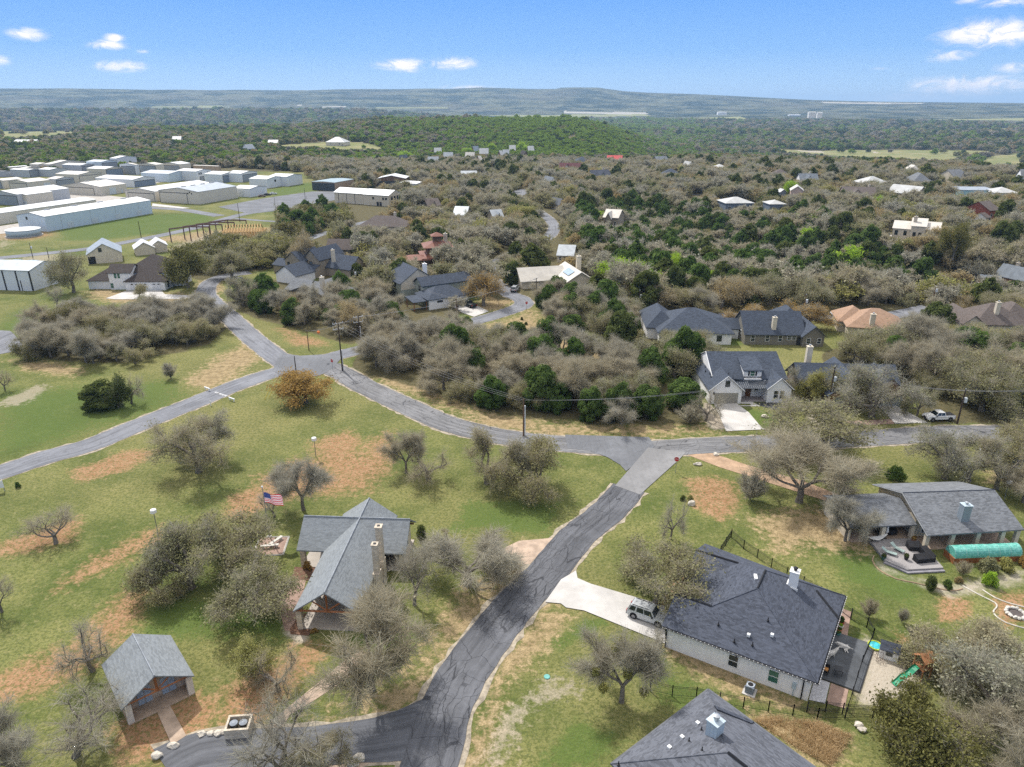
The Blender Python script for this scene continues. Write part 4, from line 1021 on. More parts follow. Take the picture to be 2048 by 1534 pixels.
def hangar(label, C, Rx, Lx, h, g, wm, rm, door=None, dm=None, pitch=.13, group='metal hangars by the airstrip', w=None, d=None, extra=None, th=TH0, name='hangar', cat='hangar', vents=0):
    """C: nearest ground corner; Rx / Lx: photo columns where its right / left walls end; g: face carrying the gable"""
    o = at(*C, drape=False); w = w or span_to(o, th, Rx); d = d or span_to(o, th + 90, Lx)
    b = B(name, label, cat, o, th, group)
    ax = 'x' if g == 'L' else 'y'; hw = (d if g == 'L' else w) / 2; zr = h + pitch * hw
    b.gable(0, w, 0, d, h, zr, ax, .15, .15, th=.12); b.done(wm, rm)
    t = MB(); k = .12
    if g == 'L': t.path([(-.17, -.1, h - .05), (-.17, hw, zr - .02), (-.17, d + .1, h - .05)], k, 4)
    else: t.path([(-.1, -.17, h - .05), (hw, -.17, zr - .02), (w + .1, -.17, h - .05)], k, 4)
    b.part('eave_trim', t, M('grey_trim', (.2, .21, .22), .6))
    if door:
        f, a, c, hh = door; c_, ln = (0, d) if f == 'L' else (0, w); face = '-x' if f == 'L' else '-y'
        u0, u1 = a * ln, c * ln; m = MB(); b.fbox(m, face, 0, u0, u1, 0, h * hh, -.02, .08); dd = b.part('hangar_door', m, dm or HD_GREY)
        fr = MB(); b.fbox(fr, face, 0, u0 - .3, u1 + .3, h * hh, h * hh + .35, 0, .12); b.fbox(fr, face, 0, u0 - .3, u0, 0, h * hh, 0, .12); b.fbox(fr, face, 0, u1, u1 + .3, 0, h * hh, 0, .12); fr.build('door_frame', M('dark_frame', (.075, .07, .07), .6), dd)
    for f, a, wd, hh in (extra or []):
        face, ln = ('-x', d) if f == 'L' else ('-y', w); m = MB(); b.fbox(m, face, 0, a * ln - wd / 2, a * ln + wd / 2, 0, hh, -.02, .07); b.part('door', m, M('pale_door', (.56, .60, .62), .5))
    for i in range(vents):
        f = (i + .6) / (vents + .2)
        if g == 'L': b.part('ridge_vent', MB().box(w * f - 1.6, w * f + 1.6, hw - .5, hw + .5, zr - .2, zr + .45), M('vent_grey', (.34, .36, .38), .5))
        else: b.part('ridge_vent', MB().box(hw - .5, hw + .5, d * f - 1.6, d * f + 1.6, zr - .2, zr + .45), M('vent_grey', (.34, .36, .38), .5))
    x0 = min(Lx, Rx); x1 = max(Lx, Rx); q, yy, _ = project(o[0], o[1], zr)
    FOOT.append((o[0] + (math.cos(R_(th)) * w - math.sin(R_(th)) * d) / 2, o[1] + (math.sin(R_(th)) * w + math.cos(R_(th)) * d) / 2, max(w, d) * .55 + 2))
    return b
A = lambda x, y: (x / 6.0235, 310 + y / 6.0235)
A2 = lambda x, y: (300 + x / 6.0235, 310 + y / 6.0235)
ax_ = lambda x: x / 6.0235
bx_ = lambda x: 300 + x / 6.0235
lg = hangar('long pale blue metal hangar nearest the grass strip, with small doors along its side', A(575, 925), ax_(1840), ax_(240), 7.0, 'L', H_BLUE, RF_WHITE, None, pitch=.16, vents=4, extra=[('R', .2, 3.4, 2.8), ('R', .42, 3.4, 2.8), ('R', .64, 3.4, 2.8), ('R', .86, 3.4, 2.8)])
m = MB(); lg.fbox(m, '-x', 0, 11.2, 12.4, 5, 6.4, -.02, .06); lg.part('louvre', m, DTRIM)
for u in (.12, .36, .58, .8): lg.part('wall_seam', MB().box(u * 68 - .1, u * 68 + .1, -.06, .0, 0, 6.9), H_GREY)
hangar('long low beige hangar right behind the pale blue one', A(-120, 860), ax_(1180), ax_(-420), 5.5, 'L', H_BEIGE, RF_WHITE, pitch=.12, d=16)
hangar('white-roofed cream hangar second behind the pale blue one, cut wall facing left', A(340, 606), ax_(655), ax_(150), 6.0, 'L', H_BEIGE, RF_WHITE, extra=[('L', .12, 2, 2.4)])
hangar('dark grey hangar at the left edge with a brown framed door', A(238, 612), ax_(330), ax_(-120), 6.5, 'L', H_GREY, RF_WHITE, ('L', .04, .9, .82), HD_GREY, w=34)
hangar('beige hangar with folding door panels and a pale side door', A(1225, 492), ax_(1535), ax_(762), 5.6, 'L', H_BEIGE, RF_CREAM, ('L', .18, .88, .78), HD_BEIGE, vents=2, extra=[('R', .45, 5, 4.2), ('R', .8, 1.4, 2.4)])
hangar('white hangar whose blue-grey gable faces right, behind the folding-door hangar', A(1618, 392), ax_(1885), ax_(1165), 5.4, 'R', H_WHITE, RF_WHITE, ('R', .06, .94, .72), HD_BLUE)
hangar('grey-brown hangar with a wide dark-framed door next to the big beige one', A(1886, 562), ax_(2150), ax_(1525), 6.0, 'L', H_BEIGE, RF_WHITE, ('L', .05, .9, .74), HD_BEIGE, w=50)
hb = hangar('big beige hangar with four ridge vents and bare trees along its side', A2(605, 596), bx_(1062), bx_(125), 7.2, 'L', H_BEIGE, RF_ZINC, ('L', .30, .98, .82), HD_BEIGE, vents=4)
for y in (5.2, 6.6, 8.0): hb.win('-x', 0, y, 6.0 + (y == 6.6) * .8, .7, .7, DTRIM)
hangar('white hangar joined to the far end of the big beige one', A2(1215, 510), bx_(1415), bx_(1000), 5.2, 'R', H_WHITE, RF_WHITE, extra=[('L', .5, 4, 4)])
hangar('white hangar with one small dark window, nearest the apron grass', A2(1420, 403), bx_(1625), bx_(1205), 6.2, 'R', H_WHITE, RF_WHITE).win('-y', 0, 9, 4.5, 1.6, 1.4, DTRIM)
hangar('white hangar just behind the one with the dark window', A2(1660, 378), bx_(1842), bx_(1440), 6.6, 'R', H_WHITE, RF_WHITE)
hangar('white hangar with a blue-framed door facing the apron', A2(875, 336), bx_(1090), bx_(665), 6.0, 'R', H_WHITE, RF_WHITE, ('R', .06, .96, .8), HD_BLUE)
hangar('white hangar with a shadowed door behind the blue-framed one', A2(1108, 331), bx_(1302), bx_(925), 6.4, 'R', H_WHITE, RF_WHITE, ('R', .1, .95, .8), HD_GREY)
hg = hangar('two-storey hangar with upper windows', A2(572, 316), bx_(752), bx_(335), 7.2, 'R', H_WHITE, RF_WHITE, ('R', .2, .45, .4), HD_GREY)
for x in (3, 5, 12): hg.win('-y', 0, x, 5.4, 1.2, 1.4, DTRIM)
hangar('long low tan-walled hangar at the far end by the woods', A2(830, 208), bx_(862), bx_(530), 5, 'R', H_TAN, RF_CREAM)
hangar('long grey-roofed hangar with a blue end wall behind the big beige one', A2(240, 328), bx_(488), bx_(-95), 6, 'R', H_BLUE, RF_ZINC)
hangar('beige hangar with a tan door in its right gable', A(962, 338), ax_(1242), ax_(690), 6, 'R', H_BEIGE, RF_CREAM, ('R', .03, .96, .8), HD_BEIGE)
hangar('hangar with a slate blue right gable beside the tan-doored one', A(1282, 262), ax_(1498), ax_(1060), 6, 'R', H_BEIGE, RF_WHITE, ('R', .05, .95, .85), HD_BLUE)
hangar('grey hangar with a wide pale blue door', A(690, 393), ax_(908), ax_(580), 5.8, 'R', H_GREY, RF_CREAM, ('R', .03, .97, .8), HD_GREY)
hangar('beige hangar with a square white side door', A(360, 430), ax_(620), ax_(120), 5.6, 'L', H_BEIGE, RF_CREAM, ('L', .1, .95, .78), HD_BEIGE, extra=[('R', .84, 5, 4)])
hangar('cream hangar at the left edge with a grey door', A(60, 408), ax_(300), ax_(-90), 5.6, 'L', H_BEIGE, RF_CREAM, ('L', .2, .96, .8), HD_GREY)
for lb, C, r_, l_, h, g, wm, rm, dr in (
    ('white-roofed small hangar at the back row, leftmost of it', (130, 222), 345, 85, 5, 'L', H_BEIGE, RF_WHITE, None),
    ('brown-roofed low hangar in the back row', (300, 240), 500, 240, 5, 'R', H_BEIGE, RF_CREAM, None),
    ('cream hangar in the back row below the lime bush', (480, 200), 650, 375, 6, 'R', H_BEIGE, RF_CREAM, None),
    ('long tan-roofed hangar along the tree line', (620, 200), 1040, 540, 6, 'R', H_BEIGE, RF_CREAM, None),
    ('bright white-roofed hangar in the middle of the back rows', (985, 212), 1150, 765, 6, 'R', H_GREY, RF_WHITE, ('R', .1, .9, .8)),
    ('white-roofed hangar with a grey open gable in the back rows', (620, 262), 800, 480, 5.5, 'R', H_GREY, RF_WHITE, None),
    ('white-roofed hangar with a dark gable left of the open-gabled one', (360, 268), 485, 140, 5.5, 'R', H_GREY, RF_WHITE, ('R', .1, .9, .85)),
    ('two-tone blue hangar at the tree line', (1240, 200), 1430, 1060, 8, 'R', H_BLUE, RF_ZINC, ('R', .05, .97, .85)),
    ('pale hangar with a large blue door at the tree line', (1655, 238), 1690, 1460, 8, 'L', H_WHITE, RF_CREAM, ('L', .1, .9, .8)),
    ('beige hangar with a brown-framed door at the tree line', (1900, 238), 1990, 1690, 8, 'L', H_BEIGE, RF_CREAM, ('L', .05, .96, .85)),
    ('beige hangar facing the tree line row end', (2180, 222), 2310, 1960, 7.5, 'L', H_BEIGE, RF_WHITE, ('L', .05, .96, .8)),
    ('far white hangar peeking over the tree line row', (1420, 150), 1660, 1340, 8, 'R', H_WHITE, RF_WHITE, None),
    ('dark-roofed lean-to hangar at the left edge', (60, 262), 150, -120, 4, 'R', H_GREY, RF_GREY, None)):
    hangar(lb, A(*C), ax_(r_), ax_(l_), h, g, wm, rm, dr, HD_GREY, w=None)
hangar('tan hangar with a dark slatted front and blue roof by the apron', (670.5, 382.3), 709, 625, 5.6, 'L', H_TAN, M('faded_blue_metal', (.28, .36, .39), .5, .1, .4), ('L', .02, .98, .86), HD_DARK, pitch=.05)
hangar('dark brown hangar open in front with a pale gabled roof', (812, 376), 822, 752, 6.5, 'L', W_BROWN, RF_WHITE, ('L', .05, .95, .7), HD_DARK, pitch=.2, th=88, d=20, w=16)  # dark panel instead of a door: shade of the open front as colour
hangar('grey shed with a white roof edged in red', (834, 383), 858, 795, 5, 'R', H_GREY, RF_WHITE, th=60, d=15)
b = B('clubhouse', 'cream two-storey clubhouse with white metal roofs and tall windows', 'clubhouse', at(755, 411), -25, None)
b.gable(-31, -9, 0, 12, 6.2, 8.4, 'x', .4, .2); b.gable(-9, 9, -1, 12, 6.2, 8.6, 'x', .4, .2); b.done(W_CREAM, RF_WHITE)
for x in (-28, -22, -16): b.part('wall_seam', MB().box(x - .15, x + .15, -.06, 0, 0, 6), DTRIM)
for y in (2, 5, 8, 10.5):
    for z in (1.6, 4.4): b.win('+x', 9, y, z, 1.6, 1.9, DTRIM)
for x in (1, 3): b.door('-y', -1, x, 1.6, 2.3, DTRIM)
for x in (-2, 5, 7): b.win('-y', -1, x, 4.2, 1.2, 1.2, DTRIM)
protect(672, 374, 800, 412, 412, 'the cream clubhouse')
for r in ((0, 325, 640, 430), (40, 380, 310, 465), (620, 355, 730, 386), (752, 345, 845, 378)): protect(*r, rad=6)
# steel skeleton of a building going up
b = B('steel_building_frame', 'rust-brown open steel frame of four portal bents beside the airstrip road', 'steel frame', at(343, 484), 20, None)
RUSTY = M('primer_brown_steel', (.10, .055, .05), .7, .2, 1)
for i in range(4):
    m = MB(); x0, y0 = 5.2 * i, 4.7 * i
    for x in (0, 8.0, 16.0): m.box(x0 + x - .22, x0 + x + .22, y0 - .2, y0 + .2, 0, 5.9 if x == 8 else 5.5)
    m.path([(x0 - .2, y0, 5.6), (x0 + 8, y0, 6.2), (x0 + 16.2, y0, 5.6)], .3, 4); b.part('portal_bent', m, RUSTY)
t = thing('water_tank', 'round corrugated steel water tank with a white top', 'tank', at(49, 471.5, False), 0)
MB().lathe([(7.4, -.1), (7.4, .35)], 40).build('base_ring', CONC2, t); MB().lathe([(6.9, .35), (6.9, 3.0)], 40).build('tank_shell', M_ribs('corrugated_tank', (.38, .46, .5), .4, .3, 2, .5, .4), t, True)
MB().lathe([(7.0, 3.0), (7.0, 3.12), (.3, 3.4), (.05, 3.45)], 40).build('tank_lid', RF_WHITE, t)
# timber framing heap
t = thing('timber_framing', 'heap of raw yellow lumber framing for a new house', 'lumber', at(490, 473, False), 10)
rnd = random.Random(3); YL = M('raw_pine', (.62, .42, .19), .8, .2, 2)
for nm, n_ in (('wall_frame', 4), ('roof_frame', 2), ('stacked_boards', 3)):
    for j in range(n_):
        m = MB()
        if nm == 'wall_frame':
            for k in range(16): m.box(-9 + k * 1.2, -8.7 + k * 1.2, j * 3 - 5.1, j * 3 - 4.8, 0, 2.8)
            m.box(-9, 9.2, j * 3 - 5.2, j * 3 - 4.6, 2.8, 3.05)
        elif nm == 'roof_frame':
            for k in range(14): m.path([(-8 + k * 1.2, -5.5 + j * .2, 2.95), (-8 + k * 1.2, -.5, 5.6), (-8 + k * 1.2, 4.5, 2.95)], .2, 4)
        else:
            for k in range(8): m.rbox(10 + j * 2.5, -6 + k * .3, .2 * (k % 3), .2 * (k % 3) + .18, 4.5, .28, 15 + rnd.uniform(-8, 8))
        m.build(nm, YL, t)
protect(440, 440, 530, 470, 474, 'the lumber framing', 5); protect(335, 436, 446, 470, 484, 'the steel building frame', 5)

# ================================================================== houses of the middle distance
def fin(b, wm, rm): b.done(wm, rm); return b
# white house with brown hips, far left
b = B('white_house', 'white brick house with a big dark brown hipped roof and triple garage', 'house', at(253, 581), 1.5)
b.hip(0, 12.6, 0, 13, 2.9, 6.8); b.hip(-13, 2, 2.2, 15, 2.8, 6.6); b.gable(-5.6, 1.5, 1.4, 8.5, 5.6, 7.6, 'x', .4, .4); b.gable(8, 15.8, 6, 13.5, 5.2, 8.2, 'x', .4, .4); b.hip(-2, 13, 4, 18, 5.0, 9.4)
fin(b, W_WHITE, RF_DKBR)
b.garage('-y', 0, 4.2, 5.6, 2.3, GDOORW, lights=True); b.garage('-y', 0, 9.9, 2.9, 2.3, GDOORW, lights=True)
for u in (-3.4, -2.3): b.win('-y', 1.4, u, 4.5, .8, 1.5, TRIM, GLASSG)
b.win('-y', 1.4, -5.0, 1.3, .9, 1.6, TRIM, GLASSG)
for y in (2.5, 4.8): b.win('+x', 12.6, y, 1.5, 1.0, 1.8, DTRIM)
for y in (8.6, 9.8, 11): b.win('+x', 15.8, y, 6.0, .7, 1.1, DTRIM)
b.win('-y', 6, 11.5, 5.6, 1.0, .8)
protect(178, 508, 350, 580, 581, 'the white house with dark roof', 12)
b = B('metal_barn', 'pale grey-blue metal barn with dark corner posts at the left edge', 'barn', at(67.7, 582.3), 352.5)
b.gable(-26, 0, 0, 14, 6.6, 8.3, 'x', .2, .2); fin(b, H_WHITE, RF_ZINC)
for x in (-.15, -4.9, -9.6, -14.3): b.part('corner_post', MB().box(x - .22, x + .22, -.12, .12, 0, 6.5), DTRIM)
b.garage('-y', 0, -2.2, 3.0, 3.2, GDOORW); t2 = MB(); b.fbox(t2, '-y', 0, -4.0, -3.75, 0, 3.4, 0, .1); b.part('door_post', t2, DTRIM)
for x in (-14, -8): b.part('skylight', MB().slab([(x, 9, 7.95), (x + 3, 9, 7.95), (x + 3, 11, 7.7), (x, 11, 7.7)], .1), M('skylight_panel', (.33, .42, .48), .3))
protect(0, 512, 112, 582, 582, 'the metal barn', 10)
b = B('cream_barn', 'cream metal barn with a grey roof and an open dark doorway', 'barn', at(177.5, 529), 28)
b.gable(0, 11.5, 0, 14, 3.6, 7.2, 'y', .3, .3); fin(b, W_CREAM, RF_ZINC)
b.garage('-y', 0, 1.4, 2.4, 2.8, BLACKM); b.win('-y', 0, 4.6, 5.0, 1.0, 1.3, DTRIM)  # black panel, no real door: shade inside the open doorway painted in
protect(122, 487, 222, 528, 529, 'the cream barn', 7)
b = B('small_barn', 'little white-roofed barn half hidden behind the white house', 'barn', at(272, 512), 30)
b.gable(0, 7, 0, 9, 2.8, 5.0, 'y'); b.gable(6, 12, 3, 12, 2.8, 4.8, 'y'); fin(b, W_CREAM, RF_WHITE)
# tan gabled house
b = B('tan_house', 'tan two-storey house with stacked blue-grey gables and a white flank', 'house', at(565, 552), -28)
b.gable(-7, 1.5, 3, 9, 2.9, 4.6, 'x'); b.gable(0, 7.5, 2, 13, 5.6, 8.4, 'y'); b.gable(6, 13, 5, 18, 6.0, 9.2, 'y'); b.gable(12, 24, 8, 17, 3.2, 6.8, 'x'); b.shed(8.5, 13, 1.5, 5, 3.0, 4.2)
fin(b, W_TAN, RF_BLUE)
w2 = B('white_garage', 'white-gabled garage wing in front of the tan two-storey house', 'garage', at(558, 562), -28); w2.gable(0, 9, -1, 8, 2.9, 5.8, 'y'); fin(w2, W_WHITE, RF_BLUE)
for u in (1.6, 5.2): b.win('-y', 2, u, 4.2, .9, 1.1, DTRIM)
b.win('-y', 5, 9.2, 4.0, 1.2, 2.0, DTRIM, GLASSB); b.chimney(16, 9, 5, 9.0, 1, 1, W_CREAM, 'flue')
protect(526, 498, 668, 555, 556, 'the tan gabled house', 11)
b = B('grey_gable_house', 'grey-brown house of many low gables with a tall chimney, half sunk in trees', 'house', at(598, 606), -30)
b.gable(-4, 12, 0, 12, 3.0, 6.0, 'y', .5, .5); b.gable(2, 18, 2, 10, 3.0, 5.6, 'x', .5, .5); b.gable(-8, -1, 3, 12, 2.8, 5.2, 'x', .5, .5); fin(b, W_TAN, RF_GREY)
b.chimney(7.5, 3.0, 3.6, 8.2, 1.1, 1.1, W_CREAM, 'flue')
for u in (6, 9): b.win('-y', 0, u, 1.6, 1, 1.3, DTRIM)
protect(570, 556, 652, 590, 604, 'the grey gable house', 9)
b = B('olive_cottage', 'olive cottage with a plain brown gable roof among oaks', 'house', at(655, 512), -4)
b.gable(0, 14, 0, 8, 3.0, 6.0, 'x', .6, .5); fin(b, W_OLIVE, RF_BROWN); b.win('-y', 0, 4, 1.7, 1.2, 1.3, DTRIM); b.win('-y', 0, 10, 1.7, 1.2, 1.3, DTRIM)
protect(647, 483, 700, 508, 510, 'the olive cottage', 7)
# sage house
b = B('sage_house', 'sage green two-storey house with blue-grey hips and a white garage wall', 'house', at(858.4, 620.4), 31)
b.hip(0, 12.8, 0, 9, 3.1, 5.6, .5); b.gable(1.5, 18, 7.5, 13.5, 5.6, 7.4, 'x', .5, .5); b.gable(-3, 8.5, 13.5, 25, 5.6, 9.4, 'y', .5, .4); b.shed(-4.5, -.3, .8, 6.5, 2.6, 3.2, .2, wall=False)
fin(b, W_SAGE, RF_BLUE)
b.part('white_wall', MB().box(.0, 12.7, -.06, -.003, -.1, 2.95), W_WHITE); b.part('cream_gable', MB().add([(-3, 13.44, 3.4), (8.5, 13.44, 3.4), (8.5, 13.44, 5.6), (2.75, 13.44, 9.2), (-3, 13.44, 5.6), (-3, 13.47, 3.4), (8.5, 13.47, 3.4), (8.5, 13.47, 5.6), (2.75, 13.47, 9.2), (-3, 13.47, 5.6)], [(0, 1, 2, 3, 4), (9, 8, 7, 6, 5)]), W_CREAM)
b.garage('-y', -.06, 9.6, 4.9, 2.3, GDOOR, lights=True); b.win('-y', -.06, 3.6, 2.2, 1.6, .45, DTRIM, mx=3, mz=1); b.win('-x', 1.5, 9.6, 4.3, 1.4, 1.4, DTRIM, mx=2); b.win('-x', -3, 18, 4.6, 1.2, 1.3, DTRIM)
b.chimney(6.5, 16.5, 6.5, 10, 1.1, 1.1, W_WHITE, 'flue'); b.posts([(-4.3, .9), (-4.3, 6.2), (-.4, .9)], 2.6, .1, BROWNWOOD)
protect(800, 527, 935, 618, 618, 'the sage house', 11); protect(935, 605, 960, 625, 626, rad=2)
# pagoda house
b = B('pagoda_house', 'rust-roofed house with a square lookout cupola and stacked hip roofs', 'house', at(852, 532), 12)
b.hip(0, 11, 0, 12, 3.0, 4.6, 1.6); b.hip(-9, 1, -1, 6, 2.6, 3.8, 1.0); fin(b, W_BROWN, RF_RUST)
b.hip(1.0, 9.4, 2.2, 10.2, 6.4, 8.4, 1.5, z0=3.5); b.done(W_BROWN, RF_RUST, 'upper_wall', 'upper_roof')
b.hip(3.6, 6.6, 5, 8, 10.0, 11.2, .8, z0=7.6); b.done(W_BROWN, RF_RUST, 'cupola_wall', 'cupola_roof')
for x in (1.6, 4.2): b.win('+x', 9.4, 4 + x, 5.2, 1.1, 1.1, TRIM)
b.chimney(8.6, 8.4, 6, 10.2, 1.4, 1.2, W_STONE); b.posts([(-1, -1), (3.4, -1), (8, -1), (12, -1), (-9.5, -1.6), (-5, -1.6)], 2.8, .16, BROWNWOOD)
protect(800, 472, 895, 524, 532, 'the rust-roofed pagoda house', 9)
# cream L-roofed house
b = B('cream_house', 'cream house with pale metal roofs in an L and a round-topped chimney', 'house', at(1128, 586), 14)
b.gable(0, 11, 0, 16, 3.0, 6.4, 'y', 1.0, .6); b.gable(-12, 3, 8, 17, 3.0, 6.0, 'x', .8, .5); fin(b, W_CREAM, RF_CREAM)
b.win('-y', 0, 3.5, 1.8, 1.5, 1.6, DTRIM, mx=2); b.win('-y', 0, 8, 1.8, 1.5, 1.6, DTRIM, mx=2)
b.part('skylight', MB().slab([(2.3, 3, 4.9), (4.4, 3, 6.1), (4.4, 9, 6.1), (2.3, 9, 4.9)], .1), M('skylight_panel', (.33, .42, .48), .3))
b.chimney(9.5, 14, 4, 8.6, 1.5, 1.3, W_CREAM)
protect(1075, 537, 1192, 574, 582, 'the cream L-roofed house', 10)
# blue hip-roofed and olive houses
b = B('blue_hip_house', 'house under one large dark blue hip roof, white at its left wall', 'house', at(1340, 685), -3)
b.hip(-3, 15, -1, 15, 3.0, 7.2, .6); b.hip(-5.5, 2, 3, 18, 3.0, 6.4, .5); b.gable(12, 18, 4, 10, 2.8, 4.6, 'x', .4, .4); fin(b, W_WHITE, RF_BLUE)
for u in (3, 8, 12): b.win('-y', -1, u, 1.6, 1.1, 1.4, DTRIM)
protect(1302, 618, 1440, 650, 680, 'the blue hip-roofed house', 11)
b = B('olive_house', 'olive-sided house with a long blue-grey roof and pale chimney', 'house', at(1488, 689), -2)
b.gable(0, 14.5, 0, 11, 3.0, 7.2, 'x', .5, .4); b.gable(14.0, 19.2, -1.2, 12, 2.9, 5.2, 'y', .5, .5); b.hip(8, 18, 3, 16, 3.0, 7.4, .5); fin(b, W_OLIVE, RF_BLUE)
for u in (2.0, 5.6, 8.8): b.win('-y', 0, u, 1.7, .9, 1.5, TRIM)
for u in (11.0, 12.2): b.win('-y', 0, u, 1.9, .9, 1.0, TRIM)
for u in (15.4, 18.0): b.win('-y', -1.2, u, 1.5, .9, 1.3, TRIM)
b.door('-y', 0, 13.4, .9, 2.1, DTRIM); b.chimney(7.2, 1.2, 3.2, 6.8, 1.0, 1.0, W_CREAM, 'flue'); b.win('-x', 0, 4, 1.8, 1.0, 1.6, TRIM); b.win('-x', 0, 7, 1.8, 1.0, 1.6, TRIM)
protect(1468, 626, 1640, 697, 697, 'the olive house', 11)
b = B('terracotta_house', 'house with a terracotta-coloured hip roof half buried in oaks', 'house', at(1735, 678), -14)
b.hip(-5, 9, 0, 12, 3.0, 6.6, .6); b.hip(-6.5, 1, 5, 14, 3.0, 6, .6); fin(b, W_CREAM, RF_TERRA); b.chimney(.5, .8, 2, 6.4, 1.2, 1.0, W_CREAM, 'flue'); b.win('-y', 0, 4, 1.6, 1.2, 1.3)
protect(1695, 622, 1770, 660, 672, 'the terracotta-roofed house', 8)
b = B('beige_house', 'beige house with grey-brown hips behind olive trees near the right edge', 'house', at(1945, 672), -6)
b.hip(0, 13, 0, 12, 3.2, 7.4, .5); b.gable(-5, 2, -2, 10, 3.0, 6.0, 'y', .4, .4); b.hip(8, 18, 3, 15, 3.2, 7, .5); fin(b, W_CREAM, RF_BROWN)
for u in (2, 9, 11): b.win('-y', 0, u, 1.7, 1.2, 1.5, TRIM, GLASSB)
b.win('-y', -2, -1.5, 1.6, 1, 1.4, TRIM); b.chimney(6, 3, 5, 8.4, 1, 1, W_CREAM)
protect(1925, 605, 2030, 655, 668, 'the beige hipped house', 9)
b = B('brown_house', 'brown house with a slate blue gable and grey-blue garage behind big oaks', 'house', at(1655, 815), -4)
b.gable(0, 9, 0, 12, 3.0, 6.4, 'y', .6, .6); b.gable(-4.5, 15, 4, 13, 3.0, 6.3, 'x', .6, .5); b.gable(8.5, 15.5, 1.5, 10, 3.0, 6.0, 'y', .6, .5); fin(b, M('cedar_brown_siding', (.22, .125, .065), .8, .2, 1), RF_BLUE)
b.win('-y', 0, 2.2, 1.5, 1.9, 1.4, DTRIM, GLASSB, mx=2); b.win('-y', 0, 5.5, 1.5, 1.2, 1.4, DTRIM); b.door('-y', 1.5, 9.4, 1, 2.1, DTRIM)
b.garage('-y', 1.5, 12.6, 4.6, 2.3, M('grey_blue_garage', (.24, .29, .33), .6, .05, 1)); b.chimney(-1, 12, 5, 8.8, 1.1, 1.1, W_CREAM, 'flue')
FOOT.append((at(1680, 800)[0], at(1680, 800)[1], 14)); LAND.append(('the brown oak-shaded house', at(1680, 800)[0], at(1680, 800)[1]))
PROTECT.append((1640, 740, 1850, 842, project(*at(1740, 835))[2])); PROTECT.append((1848, 815, 1990, 845, project(*at(1870, 842))[2]))

# ------------------------------------------------------------------ smaller and farther houses, one row each
def cottage(name, label, x0, x1, y, depth, hw, hr, rot, wm, rm, roof='gable', axis='x', cat='house', chim=None, wins=3, ph=None, door=True, porch=False, deck=0.0, ratio=None):
    """x0..x1: photo columns its walls span at ground row y"""
    p = G((x0 + x1) / 2, y); d = project(p.x, p.y, p.z)[2]; S = (x1 - x0) * d / CF; c, n = abs(math.cos(R_(rot))), abs(math.sin(R_(rot)))
    w = max(3.0, (S - depth * n) / max(c, .35)); dep = depth
    b = B(name, label, cat, (p.x, p.y, p.z), rot)
    q = Vector((p.x, p.y, 0)).normalized() * (w * n + dep * c) * .5
    b.o.location = (p.x + q.x, p.y + q.y, gz(p.x + q.x, p.y + q.y)); b.at = b.o.location.copy()
    X, Y = w / 2, dep / 2; z0 = -4 if abs(b.at.z) > .5 else -.3
    if roof == 'gable': b.gable(-X, X, -Y, Y, hw, hr, axis, .5, .4, z0)
    elif roof == 'hip': b.hip(-X, X, -Y, Y, hw, hr, .5, z0)
    elif roof == 'shed': b.shed(-X, X, -Y, Y, hw, hr, .4, z0)
    elif roof == 'cross': b.gable(-X, X, -Y, Y, hw, hr, 'x', .5, .4, z0); b.gable(-X * .55, X * .15, -Y - 2.2, 0, hw, hr * .94, 'y', .4, .4, z0)
    elif roof == 'aframe':
        b.Rf.slab([(-X, -Y - .4, .2), (0, -Y - .4, hr), (0, Y + .4, hr), (-X, Y + .4, .2)][::-1], .15); b.Rf.slab([(X, -Y - .4, .2), (X, Y + .4, .2), (0, Y + .4, hr), (0, -Y - .4, hr)][::-1], .15)
        b.W.add([(x, yy, z) for yy in (-Y, Y) for x, z in ((-X * .93, z0), (X * .93, z0), (0, hr * .94))], [(0, 1, 2), (5, 4, 3), (0, 3, 4, 1), (1, 4, 5, 2), (2, 5, 3, 0)])
    fin(b, wm, rm)
    big = S * CF / d
    if wins and big > 9:
        for i in range(wins):
            u = -X + w * (i + .6) / (wins + .2)
            if roof == 'aframe': u *= .4
            b.win('-y', -Y - (2.2 if roof == 'cross' and -X * .55 < u < X * .15 else 0), u, hw * .52 if roof != 'aframe' else 1.4, min(1.6, w / wins * .4), min(1.5, hw * .45), DTRIM if i % 2 else TRIM, GLASS if d < 420 else GLASSB)
        f = '+x' if rot > 0 else '-x'
        b.win(f, X if rot > 0 else -X, 0, hw * .55, 1.2, 1.3, DTRIM)
    if door and big > 14: b.door('-y', -Y, X * .75, 1.0, 2.1, DTRIM)
    if chim: b.chimney(X * chim, Y * .3, hw, hr + 1.2, 1.1, 1.1, W_STONE)
    if deck: b.part('deck', MB().box(-X, X, -Y - 3, -Y, deck - .25, deck), BROWNWOOD); b.posts([(-X + .2, -Y - 2.8), (0, -Y - 2.8), (X - .2, -Y - 2.8)], deck - .25, .14, BROWNWOOD, z0=z0)
    if porch: b.part('porch_roof', MB().slab([(-X, -Y - 2.6, hw * .78), (X, -Y - 2.6, hw * .78), (X, -Y, hw * .95), (-X, -Y, hw * .95)], .12), rm); b.posts([(-X + .3, -Y - 2.4), (0, -Y - 2.4), (X - .3, -Y - 2.4)], hw * .78, .12, TRIM, z0=z0)
    _, yt, _ = project(b.at.x, b.at.y, b.at.z + hr)
    protect(x0, float(yt), x1, y - (y - float(yt)) * (.22 if d < 420 else .5), y, label.split(' with')[0] if False else ph, max(4, S * .5))
    return b
